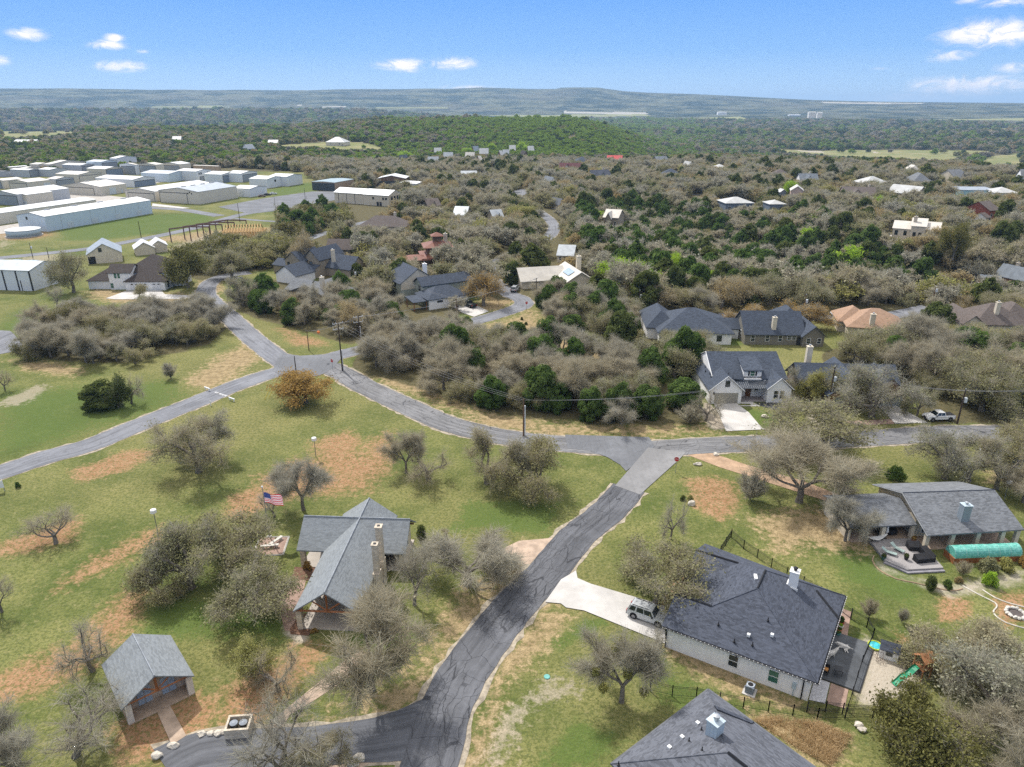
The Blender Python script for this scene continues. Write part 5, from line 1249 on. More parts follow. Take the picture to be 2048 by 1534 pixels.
for a in (
 ('brown_gable_house', 'brown gabled house with a dark porch at the end of a pale drive', 842, 884, 424, 12, 3.2, 6.4, 24, W_TAN, RF_BROWN, 'cross', 'x', 'house', None, 3, 'the brown gabled house'),
 ('long_grey_house', 'long low house with grey-brown hip roofs and one chimney', 722, 822, 467, 13, 3.0, 7.0, -6, W_CREAM, RF_BROWN, 'hip', 'x', 'house', .4, 4, 'the long grey-roofed house'),
 ('pale_metal_house', 'house whose mottled pale metal roof shows between oaks', 908, 942, 441, 12, 2.8, 6.2, -10, W_TAN, RF_ZINC, 'gable', 'x', 'house', None, 2, 'the mottled pale roof'),
 ('pale_metal_house', 'house with two small pale metal roofs beside the mottled one', 974, 1008, 447, 10, 2.8, 6.0, 20, W_TAN, RF_ZINC, 'cross', 'x', 'house', None, 2, 'the twin pale roofs'),
 ('grey_roof_house', 'low house with a whitish roof screened by bare oaks above the cream house', 1112, 1156, 526, 12, 2.8, 5.6, -12, W_CREAM, RF_ZINC, 'gable', 'x', 'house', None, 3, 'the whitish low roof'),
 ('cream_cottage', 'cream cottage end by the winding avenue', 1104, 1124, 420, 10, 3.2, 6.0, 30, W_CREAM, RF_GREY, 'gable', 'y', 'house', None, 1, 'the cream cottage'),
 ('tan_villa', 'tan two-storey house with cream gables over the ravine', 1203, 1250, 458, 13, 6.0, 9.0, -22, W_TAN, RF_CREAM, 'cross', 'x', 'house', None, 3, 'the tan two-storey house'),
 ('grey_cottage', 'small pale house with a grey slate gable near the white maroon-roofed house', 1084, 1113, 374, 12, 3.0, 6.6, 26, W_WHITE, RF_LSLATE, 'gable', 'y', 'house', None, 2, 'the small grey-gabled house'),
 ('maroon_house', 'white house with a wide maroon roof and front gables', 1115, 1166, 350, 18, 3.4, 9.0, -12, W_WHITE, RF_MAROON, 'cross', 'x', 'house', None, 3, 'the maroon-roofed house'),
 ('navy_roof_house', 'pale two-storey house with a navy hip roof behind the maroon one', 1146, 1182, 336, 16, 6, 10, 6, W_CREAM, RF_BLUE, 'hip', 'x', 'house', None, 3, 'the navy-roofed house'),
 ('slate_house', 'house with two slate gables and a teal vent stack', 1172, 1223, 366, 16, 3.4, 8.6, 18, W_SAGE, RF_SLATE, 'cross', 'x', 'house', .6, 3, 'the twin slate gables'),
 ('red_roof_house', 'house with bright red metal roofs', 1211, 1247, 330, 14, 3.6, 9, -16, W_CREAM, RF_RED, 'cross', 'x', 'house', None, 2, 'the red roof'),
 ('light_slate_house', 'house with a light slate gable roof just inside the ridge trees', 1303, 1336, 332, 16, 3.4, 8.4, 16, W_TAN, RF_LSLATE, 'cross', 'x', 'house', None, 2, 'the light slate roof'),
 ('slate_cottage', 'cream house with a dark slate roof under bare oaks', 1318, 1362, 360, 16, 3.6, 8, -8, W_CREAM, RF_BLUE, 'hip', 'x', 'house', None, 2, 'the cream slate-roofed house'),
 ('white_ridge_house', 'bright white sunlit house at the ridge edge', 1368, 1382, 341, 10, 5, 7.5, 20, W_WHITE, RF_PALE, 'gable', 'y', 'house', None, 1, 'the bright white ridge house'),
 ('white_ridge_house', 'low white-roofed house behind oaks at the ridge edge', 1424, 1452, 344, 12, 3.2, 6, 6, W_WHITE, RF_PALE, 'hip', 'x', 'house', None, 2, 'the low white ridge roof'),
 ('tan_hip_house', 'tan house with brown hips on the right-hand ridge', 1536, 1580, 361, 16, 3.6, 8, -14, W_CREAM, RF_BROWN, 'hip', 'x', 'house', None, 3, 'the tan hipped ridge house'),
 ('white_gable_house', 'light slate-roofed house with one white front gable', 1593, 1631, 374, 14, 3.4, 8.6, -4, W_WHITE, RF_LSLATE, 'cross', 'x', 'house', .3, 2, 'the white-gabled slate house'),
 ('navy_house', 'long navy house with a white roof and deck above the ravine', 1438, 1498, 428, 14, 5.5, 8, 4, W_GREYB, RF_PALE, 'hip', 'x', 'house', None, 4, 'the navy white-roofed house'),
 ('navy_cottage', 'small blue-grey cottage with a white roof and pale base beside the navy house', 1529, 1563, 428, 10, 5.2, 6.8, 3, W_GREYB, RF_PALE, 'hip', 'x', 'cottage', None, 2, 'the blue-grey cottage'),
 ('blue_box_house', 'tiny blue-grey box house beside the lime tree', 1556, 1567, 400, 6, 5, 6.4, 0, W_GREYB, RF_PALE, 'gable', 'y', 'house', None, 1, None),
 ('porch_villa', 'pinkish villa with stacked columned porches', 1573, 1607, 405, 12, 7, 9.4, -18, W_PINK, RF_CREAM, 'gable', 'y', 'villa', None, 3, 'the porch villa'),
 ('rust_villa', 'cream hillside house with a rust-brown gable roof', 1676, 1746, 408, 14, 5.5, 9, -14, W_PINK, RF_BROWN, 'cross', 'x', 'house', .7, 4, 'the rust-roofed hillside house'),
 ('white_metal_house', 'house with a white metal hip roof behind the rust-brown one', 1712, 1768, 377, 16, 3.5, 7.5, 8, W_BROWN, RF_PALE, 'hip', 'x', 'house', None, 3, 'the white hip roof'),
 ('barn_style_house', 'brown barn-style house with a white metal roof on the ridge road', 1777, 1842, 407, 18, 5.5, 9.5, 34, W_TAN, RF_PALE, 'gable', 'y', 'house', None, 3, 'the barn-style house'),
 ('teal_house', 'long teal flat-roofed house with many small windows', 1906, 1974, 402, 12, 6.5, 7.2, -4, W_TEAL, RF_ZINC, 'shed', 'x', 'house', None, 6, 'the teal house'),
 ('white_hip_house', 'pale house with a white hip roof at the end of the teal house', 1972, 2020, 406, 14, 6.0, 8.6, -6, W_WHITE, RF_PALE, 'hip', 'x', 'house', None, 3, 'the pale white-hipped house'),
 ('red_brick_house', 'red brick house with a grey gable roof', 1934, 1984, 440, 13, 5, 8.6, 26, W_RED, RF_BROWN, 'gable', 'x', 'house', None, 2, 'the red brick house'),
 ('white_garage', 'white garage wing in front of the red brick house', 1948, 1972, 446, 7, 2.8, 4.6, 26, W_WHITE, RF_BROWN, 'gable', 'x', 'garage', None, 0, None),
 ('cedar_house', 'cedar-sided modern house with slate roofs and decks, nearer the middle of the ravine rim', 1953, 2010, 548, 12, 5.6, 7.4, -24, W_ORANGE, RF_LSLATE, 'gable', 'x', 'house', None, 3, 'the cedar house'),
 ('cedar_house', 'cedar-sided wing with a steep slate roof cut by the right edge', 2010, 2070, 548, 14, 6, 9.8, 20, W_ORANGE, RF_LSLATE, 'gable', 'y', 'house', .2, 3, 'the cedar wing'),
 ('sunlit_house', 'grey-roofed sunlit house with a porch beyond the ridge road', 1813, 1852, 374, 18, 4, 9, -8, W_CREAM, RF_GREY, 'hip', 'x', 'house', None, 3, 'the grey-roofed sunlit house'),
 ('sunlit_house', 'pale pyramid-roofed house beside the bright yellow tree', 1811, 1831, 354, 14, 4, 9, 0, W_CREAM, RF_CREAM, 'hip', 'x', 'house', None, 1, None),
 ('sunlit_house', 'brown and cream house beyond the ridge road, next to the golden oak', 1884, 1920, 366, 18, 4, 9, 10, W_CREAM, RF_GREY, 'cross', 'x', 'house', None, 3, 'the brown and cream house'),
 ('sunlit_house', 'steep pale-gabled house at the right edge beyond the ridge road', 2026, 2056, 372, 18, 5, 11, -20, W_WHITE, RF_GREY, 'cross', 'x', 'house', None, 2, 'the steep pale gables'),
 ('ranch_house', 'white-roofed ranch house on the sunny clearing', 655, 698, 292, 22, 4.5, 11, -8, W_CREAM, RF_PALE, 'hip', 'x', 'house', None, 2, 'the ranch on the clearing'),
 ('small_ranch', 'low white-roofed building left of the ranch on the sunny clearing', 538, 558, 291, 14, 3.5, 7, 5, W_CREAM, RF_PALE, 'gable', 'x', 'house', None, 0, None),
 ('grey_barn', 'small grey-roofed barn among the trees beyond the hangars', 489, 508, 306, 14, 5, 9.5, -20, W_WHITE, RF_ZINC, 'gable', 'y', 'barn', None, 1, 'the small grey barn'),
 ('tin_house', 'white tin-roofed house left of the small grey barn', 346, 367, 288, 20, 4.5, 10, 12, W_CREAM, RF_PALE, 'gable', 'x', 'house', None, 0, 'the tin-roofed house'),
 ('farm_building', 'long white farm building below the far yellow field', 35, 56, 290, 18, 4, 7, 0, W_WHITE, RF_PALE, 'gable', 'x', 'farm building', None, 0, 'the far farm'),
 ('farm_building', 'white farm building next to the long one below the far yellow field', 58, 78, 290, 16, 4, 7, 0, W_WHITE, RF_PALE, 'gable', 'x', 'farm building', None, 0, None),
 ('flat_roof_house', 'house with a grey flat roof glimpsed between oaks beyond the clubhouse', 920, 955, 356, 12, 3, 5, 8, W_TAN, RF_ZINC, 'gable', 'x', 'house', None, 1, 'the glimpsed grey roof'),
): cottage(*a)
CAB = 'lodge cabins'
for x0, x1, y, rot, rm, wm, lb, rf in (
 (799, 816, 328, -38, RF_LSLATE, W_DARK, 'dark A-frame cabin with a pale steep roof, standing apart', 'aframe'),
 (856, 878, 334, 4, RF_ZINC, W_BROWN, 'cabin with a pale blue metal roof and white porch, nearest of the lodge cabins', 'gable'),
 (888, 906, 322, 0, RF_ZINC, W_BROWN, 'cabin with a square pale blue roof beside a russet tree', 'gable'),
 (931, 950, 322, -4, RF_CREAM, W_BROWN, 'cabin with a rust-streaked pale roof', 'gable'),
 (951, 967, 332, 30, RF_CREAM, W_RED, 'red-sided cabin below the rust-streaked one', 'gable'),
 (959, 977, 313, 2, RF_PALE, W_BROWN, 'cabin with a white roof right of the lime trees', 'gable'),
 (942, 960, 308, -36, RF_ZINC, W_RED, 'cabin with a sloping grey roof behind the white-roofed one', 'aframe'),
 (995, 1007, 318, 24, RF_PALE, W_BROWN, 'white-gabled cabin in the middle of the lodge cluster', 'gable'),
 (1006, 1018, 316, 0, RF_ZINC, W_BROWN, 'grey-roofed cabin touching the white-gabled one', 'gable'),
 (1019, 1031, 306, 0, RF_PALE, W_BROWN, 'white-roofed cabin, upper right of the lodge cluster', 'gable'),
 (1035, 1060, 318, 26, RF_DKBR, W_BROWN, 'dark steep-gabled cabin with white trim at the cluster end', 'aframe'),
 (1054, 1068, 308, 10, RF_PALE, W_PINK, 'pale-roofed cabin behind the dark steep-gabled one', 'gable'),
 (868, 884, 312, 8, RF_PALE, W_BROWN, 'white-roofed cabin behind the nearest lodge cabin', 'gable')):
    cottage('cabin', lb, x0, x1, y, 11, 3.6 if rf == 'gable' else 3, 9.5, rot, wm, rm, rf, 'x' if rf == 'gable' else 'x', 'cabin', None, 1, None, False)
    SC.collection.objects[-1] if False else None
# modern stone house on the ravine rim
p = at(1812, 482); b = B('stone_house', 'modern limestone house with staggered pale shed roofs and a terrace', 'house', p, -30)
b.shed(-6, 1, 0, 9, 5.2, 7.2, .4, -5); b.shed(1, 6.5, -2, 8, 7.0, 9.0, .4, -5); b.shed(6.5, 12, -1, 9, 5.4, 7.6, .4, -5); fin(b, W_CREAM, RF_CREAM)
for u, c in ((-4.5, 0), (-1, 0), (2.6, -2), (4.8, -2), (8, -1), (10.4, -1)): b.win('-y', c, u, 3.4, 1.1, 1.8, DTRIM)
b.chimney(2, 3, 6, 10.4, 1.4, 1.4, W_STONE); b.part('terrace', MB().box(-2, 12, -5, -1.9, -5, .2), W_STONE); b.posts([(5, -4.7), (7.5, -4.7), (10, -4.7), (11.7, -4.7)], 2.8, .3, W_CREAM)
protect(1775, 433, 1832, 478, 482, 'the modern stone house', 9)
# far white buildings in the valley, a few pixels each
for x, y, w_, lb in ((598, 206, 26, 'far white warehouse'), (727, 208, 26, 'far pale warehouse'), (810, 210, 22, 'far grey-white warehouse'), (450, 210, 10, 'far small red-trimmed building'), (510, 213, 40, 'far low pale building row'),
                     (1095, 222, 44, 'far long white shed'), (1155, 215, 50, 'far white plant'), (1445, 227, 18, 'far white farmhouse'), (1625, 227, 14, 'far white house'), (1535, 256, 12, 'far white cottage'), (1640, 228, 10, 'far pale house'), (215, 208, 12, 'far white spot of a house'), (1590, 232, 22, 'far long pale shed'),
                     (1320, 219, 8, 'far tiny white house'), (160, 181, 10, 'far hilltop white house'), (75, 258, 9, 'white shed by the far yellow field')):
    p = G(x, y, 12); d = project(p.x, p.y, p.z)[2]; m_ = d / CF
    nb = {'far white warehouse': 'under the left hills', 'far pale warehouse': 'just left of the middle of the valley'}.get(lb, 'in the hazy valley')
    bb = B('far_building', lb + ' ' + nb, 'building', (p.x, p.y, p.z), 0); ww = w_ * m_; hh = min(ww * .3, 3.0 * m_)
    bb.gable(-ww / 2, ww / 2, 0, ww * .5, hh * .8, hh, 'x', .2, .2, -8); fin(bb, W_WHITE, RF_WHITE)
# ================================================================== trees
def leaf_quads(c, size, rng, up=0.0, nrm=None, jit=1.0, asp=1.6):
    """small quads at centres c with random orientation (optionally biased normals)"""
    n = len(c)
    a = rng.normal(size=(n, 3)); a /= np.linalg.norm(a, axis=1, keepdims=True) + 1e-9
    if nrm is not None:
        nn = nrm + jit * rng.normal(size=(n, 3)); nn /= np.linalg.norm(nn, axis=1, keepdims=True) + 1e-9
        a = np.cross(nn, a); a /= np.linalg.norm(a, axis=1, keepdims=True) + 1e-9
        b = np.cross(nn, a)
    else:
        b = np.cross(a, rng.normal(size=(n, 3))); b /= np.linalg.norm(b, axis=1, keepdims=True) + 1e-9
    s = (size * rng.uniform(.6, 1.35, n))[:, None]
    a = a * s * asp * .5; b = b * s * .5
    V = np.stack([c - a, c - b * .9, c + a, c + b * .9], 1).reshape(-1, 3)
    return V, np.arange(4 * n).reshape(-1, 4)

def twig_quads(p, d, ln, w, rng):
    n = len(p); d = d / (np.linalg.norm(d, axis=1, keepdims=True) + 1e-9)
    s = np.cross(d, rng.normal(size=(n, 3))); s /= np.linalg.norm(s, axis=1, keepdims=True) + 1e-9
    L = (ln * rng.uniform(.5, 1.4, n))[:, None]; s = s * w
    e = p + d * L + rng.normal(size=(n, 3)) * .08 * L
    V = np.stack([p - s, p + s, e + s * .4, e - s * .4], 1).reshape(-1, 3)
    return V, np.arange(4 * n).reshape(-1, 4)

def skeleton(rng, H, Rad, trunk=1.8, limbs=5, crook=.35, r0=.28, lean=(0, 0), flat=.75, split=3):
    """branch polylines of a spreading tree; returns segments [(pts, radii)] and tips (pos, dir)"""
    segs = []; tips = []
    def grow(p, d, L, r, lev):
        pts = [p.copy()]; rad = [r]; k = 4; d = d.copy()
        for i in range(k):
            d = d + rng.normal(size=3) * crook * (.5 + .25 * lev); d[2] += .10 if lev < 2 else .03
            d /= np.linalg.norm(d); p = p + d * (L / k); pts.append(p.copy()); rad.append(r * (1 - .55 * (i + 1) / k))
            if lev >= 2: tips.append((p.copy(), d.copy()))
        segs.append((np.array(pts), rad))
        if lev < 3:
            nb = split + (1 if lev == 1 else 0)
            for j in range(nb):
                at_ = pts[2 + (j % 3)] if j < nb - 1 else pts[-1]
                a = rng.uniform(0, 2 * math.pi); sp = rng.uniform(.5, 1.0)
                o = np.cross(d, [math.cos(a), math.sin(a), .3]); o /= np.linalg.norm(o) + 1e-9
                nd_ = d + o * sp; nd_[2] *= flat; grow(at_, nd_ / np.linalg.norm(nd_), L * rng.uniform(.55, .75), max(.012, rad[2] * .62), lev + 1)
    base = np.zeros(3); tp = np.array([lean[0], lean[1], trunk])
    m = tp * .5 + rng.normal(size=3) * .1
    segs.append((np.array([base, m, tp]), [r0 * 1.25, r0, r0 * .92]))
    a0 = rng.uniform(0, 6)
    for i in range(limbs):
        a = a0 + 2 * math.pi * i / limbs + rng.uniform(-.4, .4); t = rng.uniform(.5, 1.15)
        d = np.array([math.sin(t) * math.cos(a), math.sin(t) * math.sin(a), math.cos(t)])
        grow(tp.copy(), d, Rad * .62, r0 * .62, 1)
    T = np.array([t[0] for t in tips])
    # fit the crown to radius and height
    rr = np.percentile(np.hypot(T[:, 0] - lean[0], T[:, 1] - lean[1]), 96); hh = np.percentile(T[:, 2], 98)
    def fit(q):
        q = q.copy(); f = np.clip((q[..., 2] - trunk * .6) / (trunk * .5), 0, 1)
        q[..., 0] = lean[0] * np.clip(q[..., 2] / trunk, 0, 1) + (q[..., 0] - lean[0] * np.clip(q[..., 2] / trunk, 0, 1)) * (1 + f * (Rad / rr - 1)); q[..., 1] = q[..., 1] * (1 + f * (Rad / rr - 1))
        q[..., 2] = np.where(q[..., 2] > trunk, trunk + (q[..., 2] - trunk) * (H - trunk) / (hh - trunk), q[..., 2]); return q
    segs = [(fit(p), r) for p, r in segs]; T = fit(T); D = np.array([t[1] for t in tips])
    T[:, 2] = np.maximum(T[:, 2], trunk * .75)
    return segs, T, D

def seg_mesh(segs, minr=.0, n=5):
    mb = MB()
    for p, r in segs:
        if max(r) < minr: continue
        mb.path([Vector(q) for q in p], [max(.012, x) for x in r], n if max(r) > .1 else 3, False)
    return np.array(mb.v), mb.f

def M_leaf(name, dark, light, rough=.7, hue=.25, tint=(1.25, 1.1, .8)):
    m, t = nt(name); oi = t.nodes.new('ShaderNodeObjectInfo')
    c = mixc(t, attr(t, 'tone'), dark, light)
    c = mixc(t, mathn(t, 'MULTIPLY', oi.outputs['Random'], hue * 2), c, tuple((a * .5 + b * .5) * k for a, b, k in zip(dark, light, tint)))
    b = t.nodes.new('ShaderNodeBsdfDiffuse'); lk(t, c, b.inputs[0])
    tr = t.nodes.new('ShaderNodeBsdfTranslucent'); lk(t, c, tr.inputs[0])
    mx = t.nodes.new('ShaderNodeMixShader'); mx.inputs[0].default_value = .4; lk(t, b.outputs[0], mx.inputs[1]); lk(t, tr.outputs[0], mx.inputs[2])
    o = t.nodes.new('ShaderNodeOutputMaterial'); lk(t, mx.outputs[0], o.inputs[0]); return m
BARK = M('grey_bark', (.17, .15, .125), .95, .3, 3)
BARKD = M('dark_bark', (.095, .08, .068), .95, .3, 3)
LEAF = {
 'olive': M_leaf('olive_foliage', (.14, .143, .068), (.41, .402, .23)),
 'grey': M_leaf('grey_twig_foliage', (.195, .19, .132), (.485, .475, .345)),
 'ash': M_leaf('ashen_twigs', (.25, .245, .19), (.575, .56, .45)),
 'tan': M_leaf('tan_foliage', (.21, .17, .085), (.50, .41, .225)),
 'juniper': M_leaf('juniper_foliage', (.048, .082, .022), (.17, .235, .068), tint=(.9, 1.1, .8)),
 'deep': M_leaf('deep_green_foliage', (.05, .075, .026), (.16, .19, .065)),
 'darkolive': M_leaf('dark_olive_foliage', (.075, .08, .026), (.27, .26, .095)),
 'lime': M_leaf('lime_spring_foliage', (.22, .36, .03), (.48, .66, .09), hue=.15),
 'gold': M_leaf('muted_gold_foliage', (.23, .15, .045), (.53, .36, .13), hue=.15),
 'yellowgreen': M_leaf('yellow_green_foliage', (.20, .205, .06), (.47, .455, .18), hue=.15),
}
TWIG = M_leaf('twigs', (.22, .205, .155), (.52, .49, .40))
TWIGD = M_leaf('dark_twigs', (.20, .185, .15), (.38, .355, .30))

def crown_of(T, D, rng, nleaf, nleafs, ntwig, twl=.75, tww=.022, spread=.55, ls=.2):
    """twigs and leaves gathered in clumps at the branch tips"""
    n = len(T); out = []
    clump = rng.random(n)
    ki = rng.integers(0, n, ntwig); p = T[ki] + rng.normal(size=(ntwig, 3)) * spread * .45
    d = D[ki] * .7 + rng.normal(size=(ntwig, 3)) * .8; d[:, 2] += .25
    V, F = twig_quads(p, d, twl, tww, rng); out.append((V, F, 1, np.clip(clump[ki] * .6 + rng.random(ntwig) * .5, 0, 1)))
    if nleaf:
        ki = rng.integers(0, n, nleaf); p = T[ki] + rng.normal(size=(nleaf, 3)) * spread * np.array([1, 1, .7])
        V, F = leaf_quads(p, ls, rng); out.append((V, F, 2, np.clip(clump[ki] * .8 + rng.random(nleaf) * .3 - .05, 0, 1)))
    return out

def pack(parts):
    Vs, Fs, ms, ts, o = [], [], [], [], 0
    for V, F, m, t in parts:
        Vs.append(V); Fs.append(F + o); o += len(V); ms.append(np.full(len(F), m)); ts.append(t)
    return np.vstack(Vs), np.vstack(Fs), np.concatenate(ms), np.concatenate(ts)

TPL = {}
def tree_tpl(kind, i, mid=False):
    """returns dict(trunk=(V,F), crown=(V,F,m,t), R, H)"""
    if (kind, i, mid) in TPL: return TPL[kind, i, mid]
    rng = np.random.default_rng(hash((len(kind), ord(kind[0]), i, 11)) % 2 ** 31)
    if kind == 'oak':
        Rr, H = 4.6, 6.2; segs, T, D = skeleton(rng, H, Rr, 1.5 + .3 * (i % 3), 5, .36, .36, flat=.7)
        crown = crown_of(T, D, rng, 7600, 0, 5200, .75, .017, .66, .16) if not mid else crown_of(T, D, rng, 2300, 0, 900, .8, .05, .62, .36)
    elif kind == 'thin':
        Rr, H = 4.4, 6.4; segs, T, D = skeleton(rng, H, Rr, 1.7, 4, .44, .34, flat=.75)
        crown = crown_of(T, D, rng, 2700, 0, 5200, .85, .016, .55, .13) if not mid else crown_of(T, D, rng, 1500, 0, 1500, .9, .05, .6, .33)
    elif kind == 'bare':
        Rr, H = 4.0, 6.4; segs, T, D = skeleton(rng, H, Rr, 1.8, 5, .30, .24, flat=.9)
        crown = crown_of(T, D, rng, 600, 0, 9500, 1.0, .015, .42, .12) if not mid else crown_of(T, D, rng, 1300, 0, 2200, .95, .05, .5, .33)
    elif kind == 'leafy':
        Rr, H = 4.3, 6.2; segs, T, D = skeleton(rng, H, Rr, 1.6, 5, .32, .28, flat=.75)
        crown = crown_of(T, D, rng, 12000, 0, 1500, .6, .017, .66, .2) if not mid else crown_of(T, D, rng, 3000, 0, 300, .6, .05, .62, .4)
    elif kind == 'snag':
        Rr, H = 3.6, 5.6; segs, T, D = skeleton(rng, H, Rr, 1.5, 5, .34, .27, lean=(.3, .1), flat=.95, split=3)
        crown = crown_of(T, D, rng, 60, 0, 2100, 1.25, .012, .12, .1)
    elif kind == 'juniper':
        Rr, H = 2.7, 5.6; segs = [(np.array([[0, 0, 0], [.1, 0, 1.2], [0, .1, 3.6]]), [.22, .18, .05])]
        nl = 46; th = rng.uniform(0, 6.283, nl); hh = rng.beta(1.3, 1.5, nl)
        prof = np.interp(hh, [0, .15, .45, .8, 1], [.75, 1, .95, .6, .12]); rad = Rr * prof * np.sqrt(rng.uniform(.35, 1, nl)) * .85
        C = np.stack([rad * np.cos(th), rad * np.sin(th), .35 + hh * (H - .7)], 1)
        n = 8200 if not mid else 2600; k = rng.integers(0, nl, n); d = rng.normal(size=(n, 3)); d /= np.linalg.norm(d, axis=1, keepdims=True)
        sz = rng.uniform(.55, .95, nl)[k][:, None]; p = C[k] + d * sz * np.array([1, 1, .85]) * rng.uniform(.6, 1.05, (n, 1)) ** .5
        p[:, 2] = np.maximum(p[:, 2], .1)
        V, F = leaf_quads(p, .23 if not mid else .40, rng, nrm=d + np.array([0, 0, .3]), jit=.5, asp=2.2)
        crown = [(V, F, 2, np.clip(rng.random(nl)[k] * .75 + rng.random(n) * .35 - .05, 0, 1))]
    elif kind == 'bush':
        Rr, H = 1.6, 2.0; segs = [(np.array([[0, 0, 0], [0, .05, .5], [0, 0, .9]]), [.07, .05, .03])]
        nl = 18; d = rng.normal(size=(nl, 3)); d[:, 2] = np.abs(d[:, 2]); d /= np.linalg.norm(d, axis=1, keepdims=True)
        C = d * np.array([1.05, 1.05, 1.2]) * rng.uniform(.4, 1, (nl, 1)) + np.array([0, 0, .35])
        n = 3600; k = rng.integers(0, nl, n); q = rng.normal(size=(n, 3)); q /= np.linalg.norm(q, axis=1, keepdims=True)
        p = C[k] + q * .5 * rng.uniform(.4, 1, (n, 1)); p[:, 2] = np.maximum(p[:, 2], .05)
        V, F = leaf_quads(p, .13, rng, nrm=q, jit=.8); crown = [(V, F, 2, np.clip(rng.random(nl)[k] * .5 + rng.random(n) * .5, 0, 1))]
    elif kind == 'twigbush':
        Rr, H = 1.7, 2.6; segs = [(np.array([[0, 0, 0], [0, .02, .3]]), [.08, .06])]
        n0 = 26; a = rng.uniform(0, 6.283, n0); t = rng.uniform(.1, .85, n0); dd = np.stack([np.sin(t) * np.cos(a), np.sin(t) * np.sin(a), np.cos(t)], 1)
        for d in dd: segs.append((np.array([[0, 0, .15], d * 1.0 + rng.normal(size=3) * .1, d * 2.1 + rng.normal(size=3) * .15]), [.035, .022, .01]))
        n = 3200; k = rng.integers(0, n0, n); f = rng.uniform(.35, 1.0, n)[:, None]; p = dd[k] * 2.0 * f + rng.normal(size=(n, 3)) * .12; p[:, 2] = np.maximum(p[:, 2], .05)
        V, F = twig_quads(p, dd[k] + rng.normal(size=(n, 3)) * .5, .4, .012, rng); crown = [(V, F, 1, rng.random(n))]
        V2, F2 = leaf_quads(p[:900] + rng.normal(size=(900, 3)) * .1, .09, rng); crown.append((V2, F2, 2, rng.random(900)))
    elif kind == 'clump':   # a distant tree: fewer, larger leaf clumps
        Rr, H = 4.5, 6.0; segs = []
        nl = 26; d = rng.normal(size=(nl, 3)); d[:, 2] = np.abs(d[:, 2]) * .9; d /= np.linalg.norm(d, axis=1, keepdims=True)
        C = d * np.array([3.5, 3.5, 3.2]) * rng.uniform(.45, 1, (nl, 1)) + np.array([0, 0, 1.7])
        n = 620; k = rng.integers(0, nl, n); q = rng.normal(size=(n, 3)); q /= np.linalg.norm(q, axis=1, keepdims=True)
        p = C[k] + q * 1.35 * rng.uniform(.5, 1, (n, 1)); p[:, 2] = np.maximum(p[:, 2], .2)
        V, F = leaf_quads(p, .8, rng, nrm=q + np.array([0, 0, .35]), jit=.6); crown = [(V, F, 2, np.clip(rng.random(nl)[k] * .6 + rng.random(n) * .4, 0, 1))]
    tv, tf = seg_mesh(segs, .022 if kind in ('oak', 'thin', 'bare', 'leafy') else .010 if kind == 'snag' else 0) if segs else (np.zeros((0, 3)), [])
    TPL[kind, i, mid] = dict(trunk=(tv, tf), crown=pack(crown), R=Rr, H=H); return TPL[kind, i, mid]

MESH = {}
def tree_meshes(kind, i, leaf, whole=False):
    key = (kind, i, leaf, whole)
    if key in MESH: return MESH[key]
    T = tree_tpl(kind, i, whole and kind != 'clump'); V, F, m, t = T['crown']; tv, tf = T['trunk']
    bark = BARKD if kind == 'juniper' else BARK; twig = TWIGD if kind == 'x' else TWIG
    def trunk_mesh(name):
        me = bpy.data.meshes.new(name); me.from_pydata([tuple(p) for p in tv], [], tf); me.materials.append(bark)
        me.polygons.foreach_set('use_smooth', [True] * len(me.polygons)); return me
    if not whole:
        cm_ = npmesh('crown', V, F, [bark, twig, LEAF[leaf]], m, {'tone': ('FACE', t)})
        MESH[key] = (trunk_mesh('trunk'), cm_)
    else:
        q = [f if len(f) == 4 else None for f in tf]
        tq = np.array([f for f in q if f is not None], int).reshape(-1, 4)
        V2 = np.vstack([V, tv]) if len(tv) else V; F2 = np.vstack([F, tq + len(V)]) if len(tq) else F
        m2 = np.concatenate([m, np.zeros(len(tq), int)]); t2 = np.concatenate([t, np.full(len(tq), .5)])
        MESH[key] = npmesh('tree', V2, F2, [bark, twig, LEAF[leaf]], m2, {'tone': ('FACE', t2)})
    return MESH[key]

def put_tree(name, label, p, kind, leaf, i, sx, sz, rot, group=None, cat='tree', parts=True):
    sy = sx * random.Random(int(p[0] * 13 + p[1] * 7)).uniform(.8, 1.15)
    if parts:
        o = thing(name, label, cat, p, 0, group); o.rotation_euler = (0, 0, rot); o.scale = (sx, sy, sz)
        tm, cm_ = tree_meshes(kind, i, leaf)
        for nm, me in (('trunk', tm), ('crown', cm_)):
            c = bpy.data.objects.new(nm, me); COL.objects.link(c); c.parent = o
    else:
        o = bpy.data.objects.new(name, tree_meshes(kind, i, leaf, True)); COL.objects.link(o)
        o.location = p; o.rotation_euler = (0, 0, rot); o.scale = (sx, sy, sz); props(o, label, cat, group)
    return o

NEAR = []    # world footprints of hand-placed trees
def tree(px, py, wpx, hpx, kind, leaf, label, name, i=0, rot=None, group=None, cat='tree'):
    """a hand-placed tree: trunk foot pixel, crown width and total height in photo pixels"""
    p = G(px, py); d = project(p.x, p.y, p.z)[2]; m = d / CF; T = tree_tpl(kind, i)
    dep = math.atan2(CH - p.z, math.hypot(p.x, p.y))
    sx = wpx * m / (2 * T['R'])
    hm = max(.5, (hpx * m - wpx * m * .5 * math.sin(dep) * .8) / math.cos(dep)) if kind not in ('bush', 'juniper', 'twigbush') else max(.5, (hpx * m - wpx * m * .35 * math.sin(dep)) / math.cos(dep))
    sz = min(max(hm / T['H'], sx * .6), sx * 1.7)
    NEAR.append((p.x, p.y, wpx * m * .5))
    r = random.Random(int(px * 7 + py)).uniform(0, 6.28) if rot is None else rot
    return put_tree(name, label, p, kind, leaf, i, sx, sz, r, group, cat)
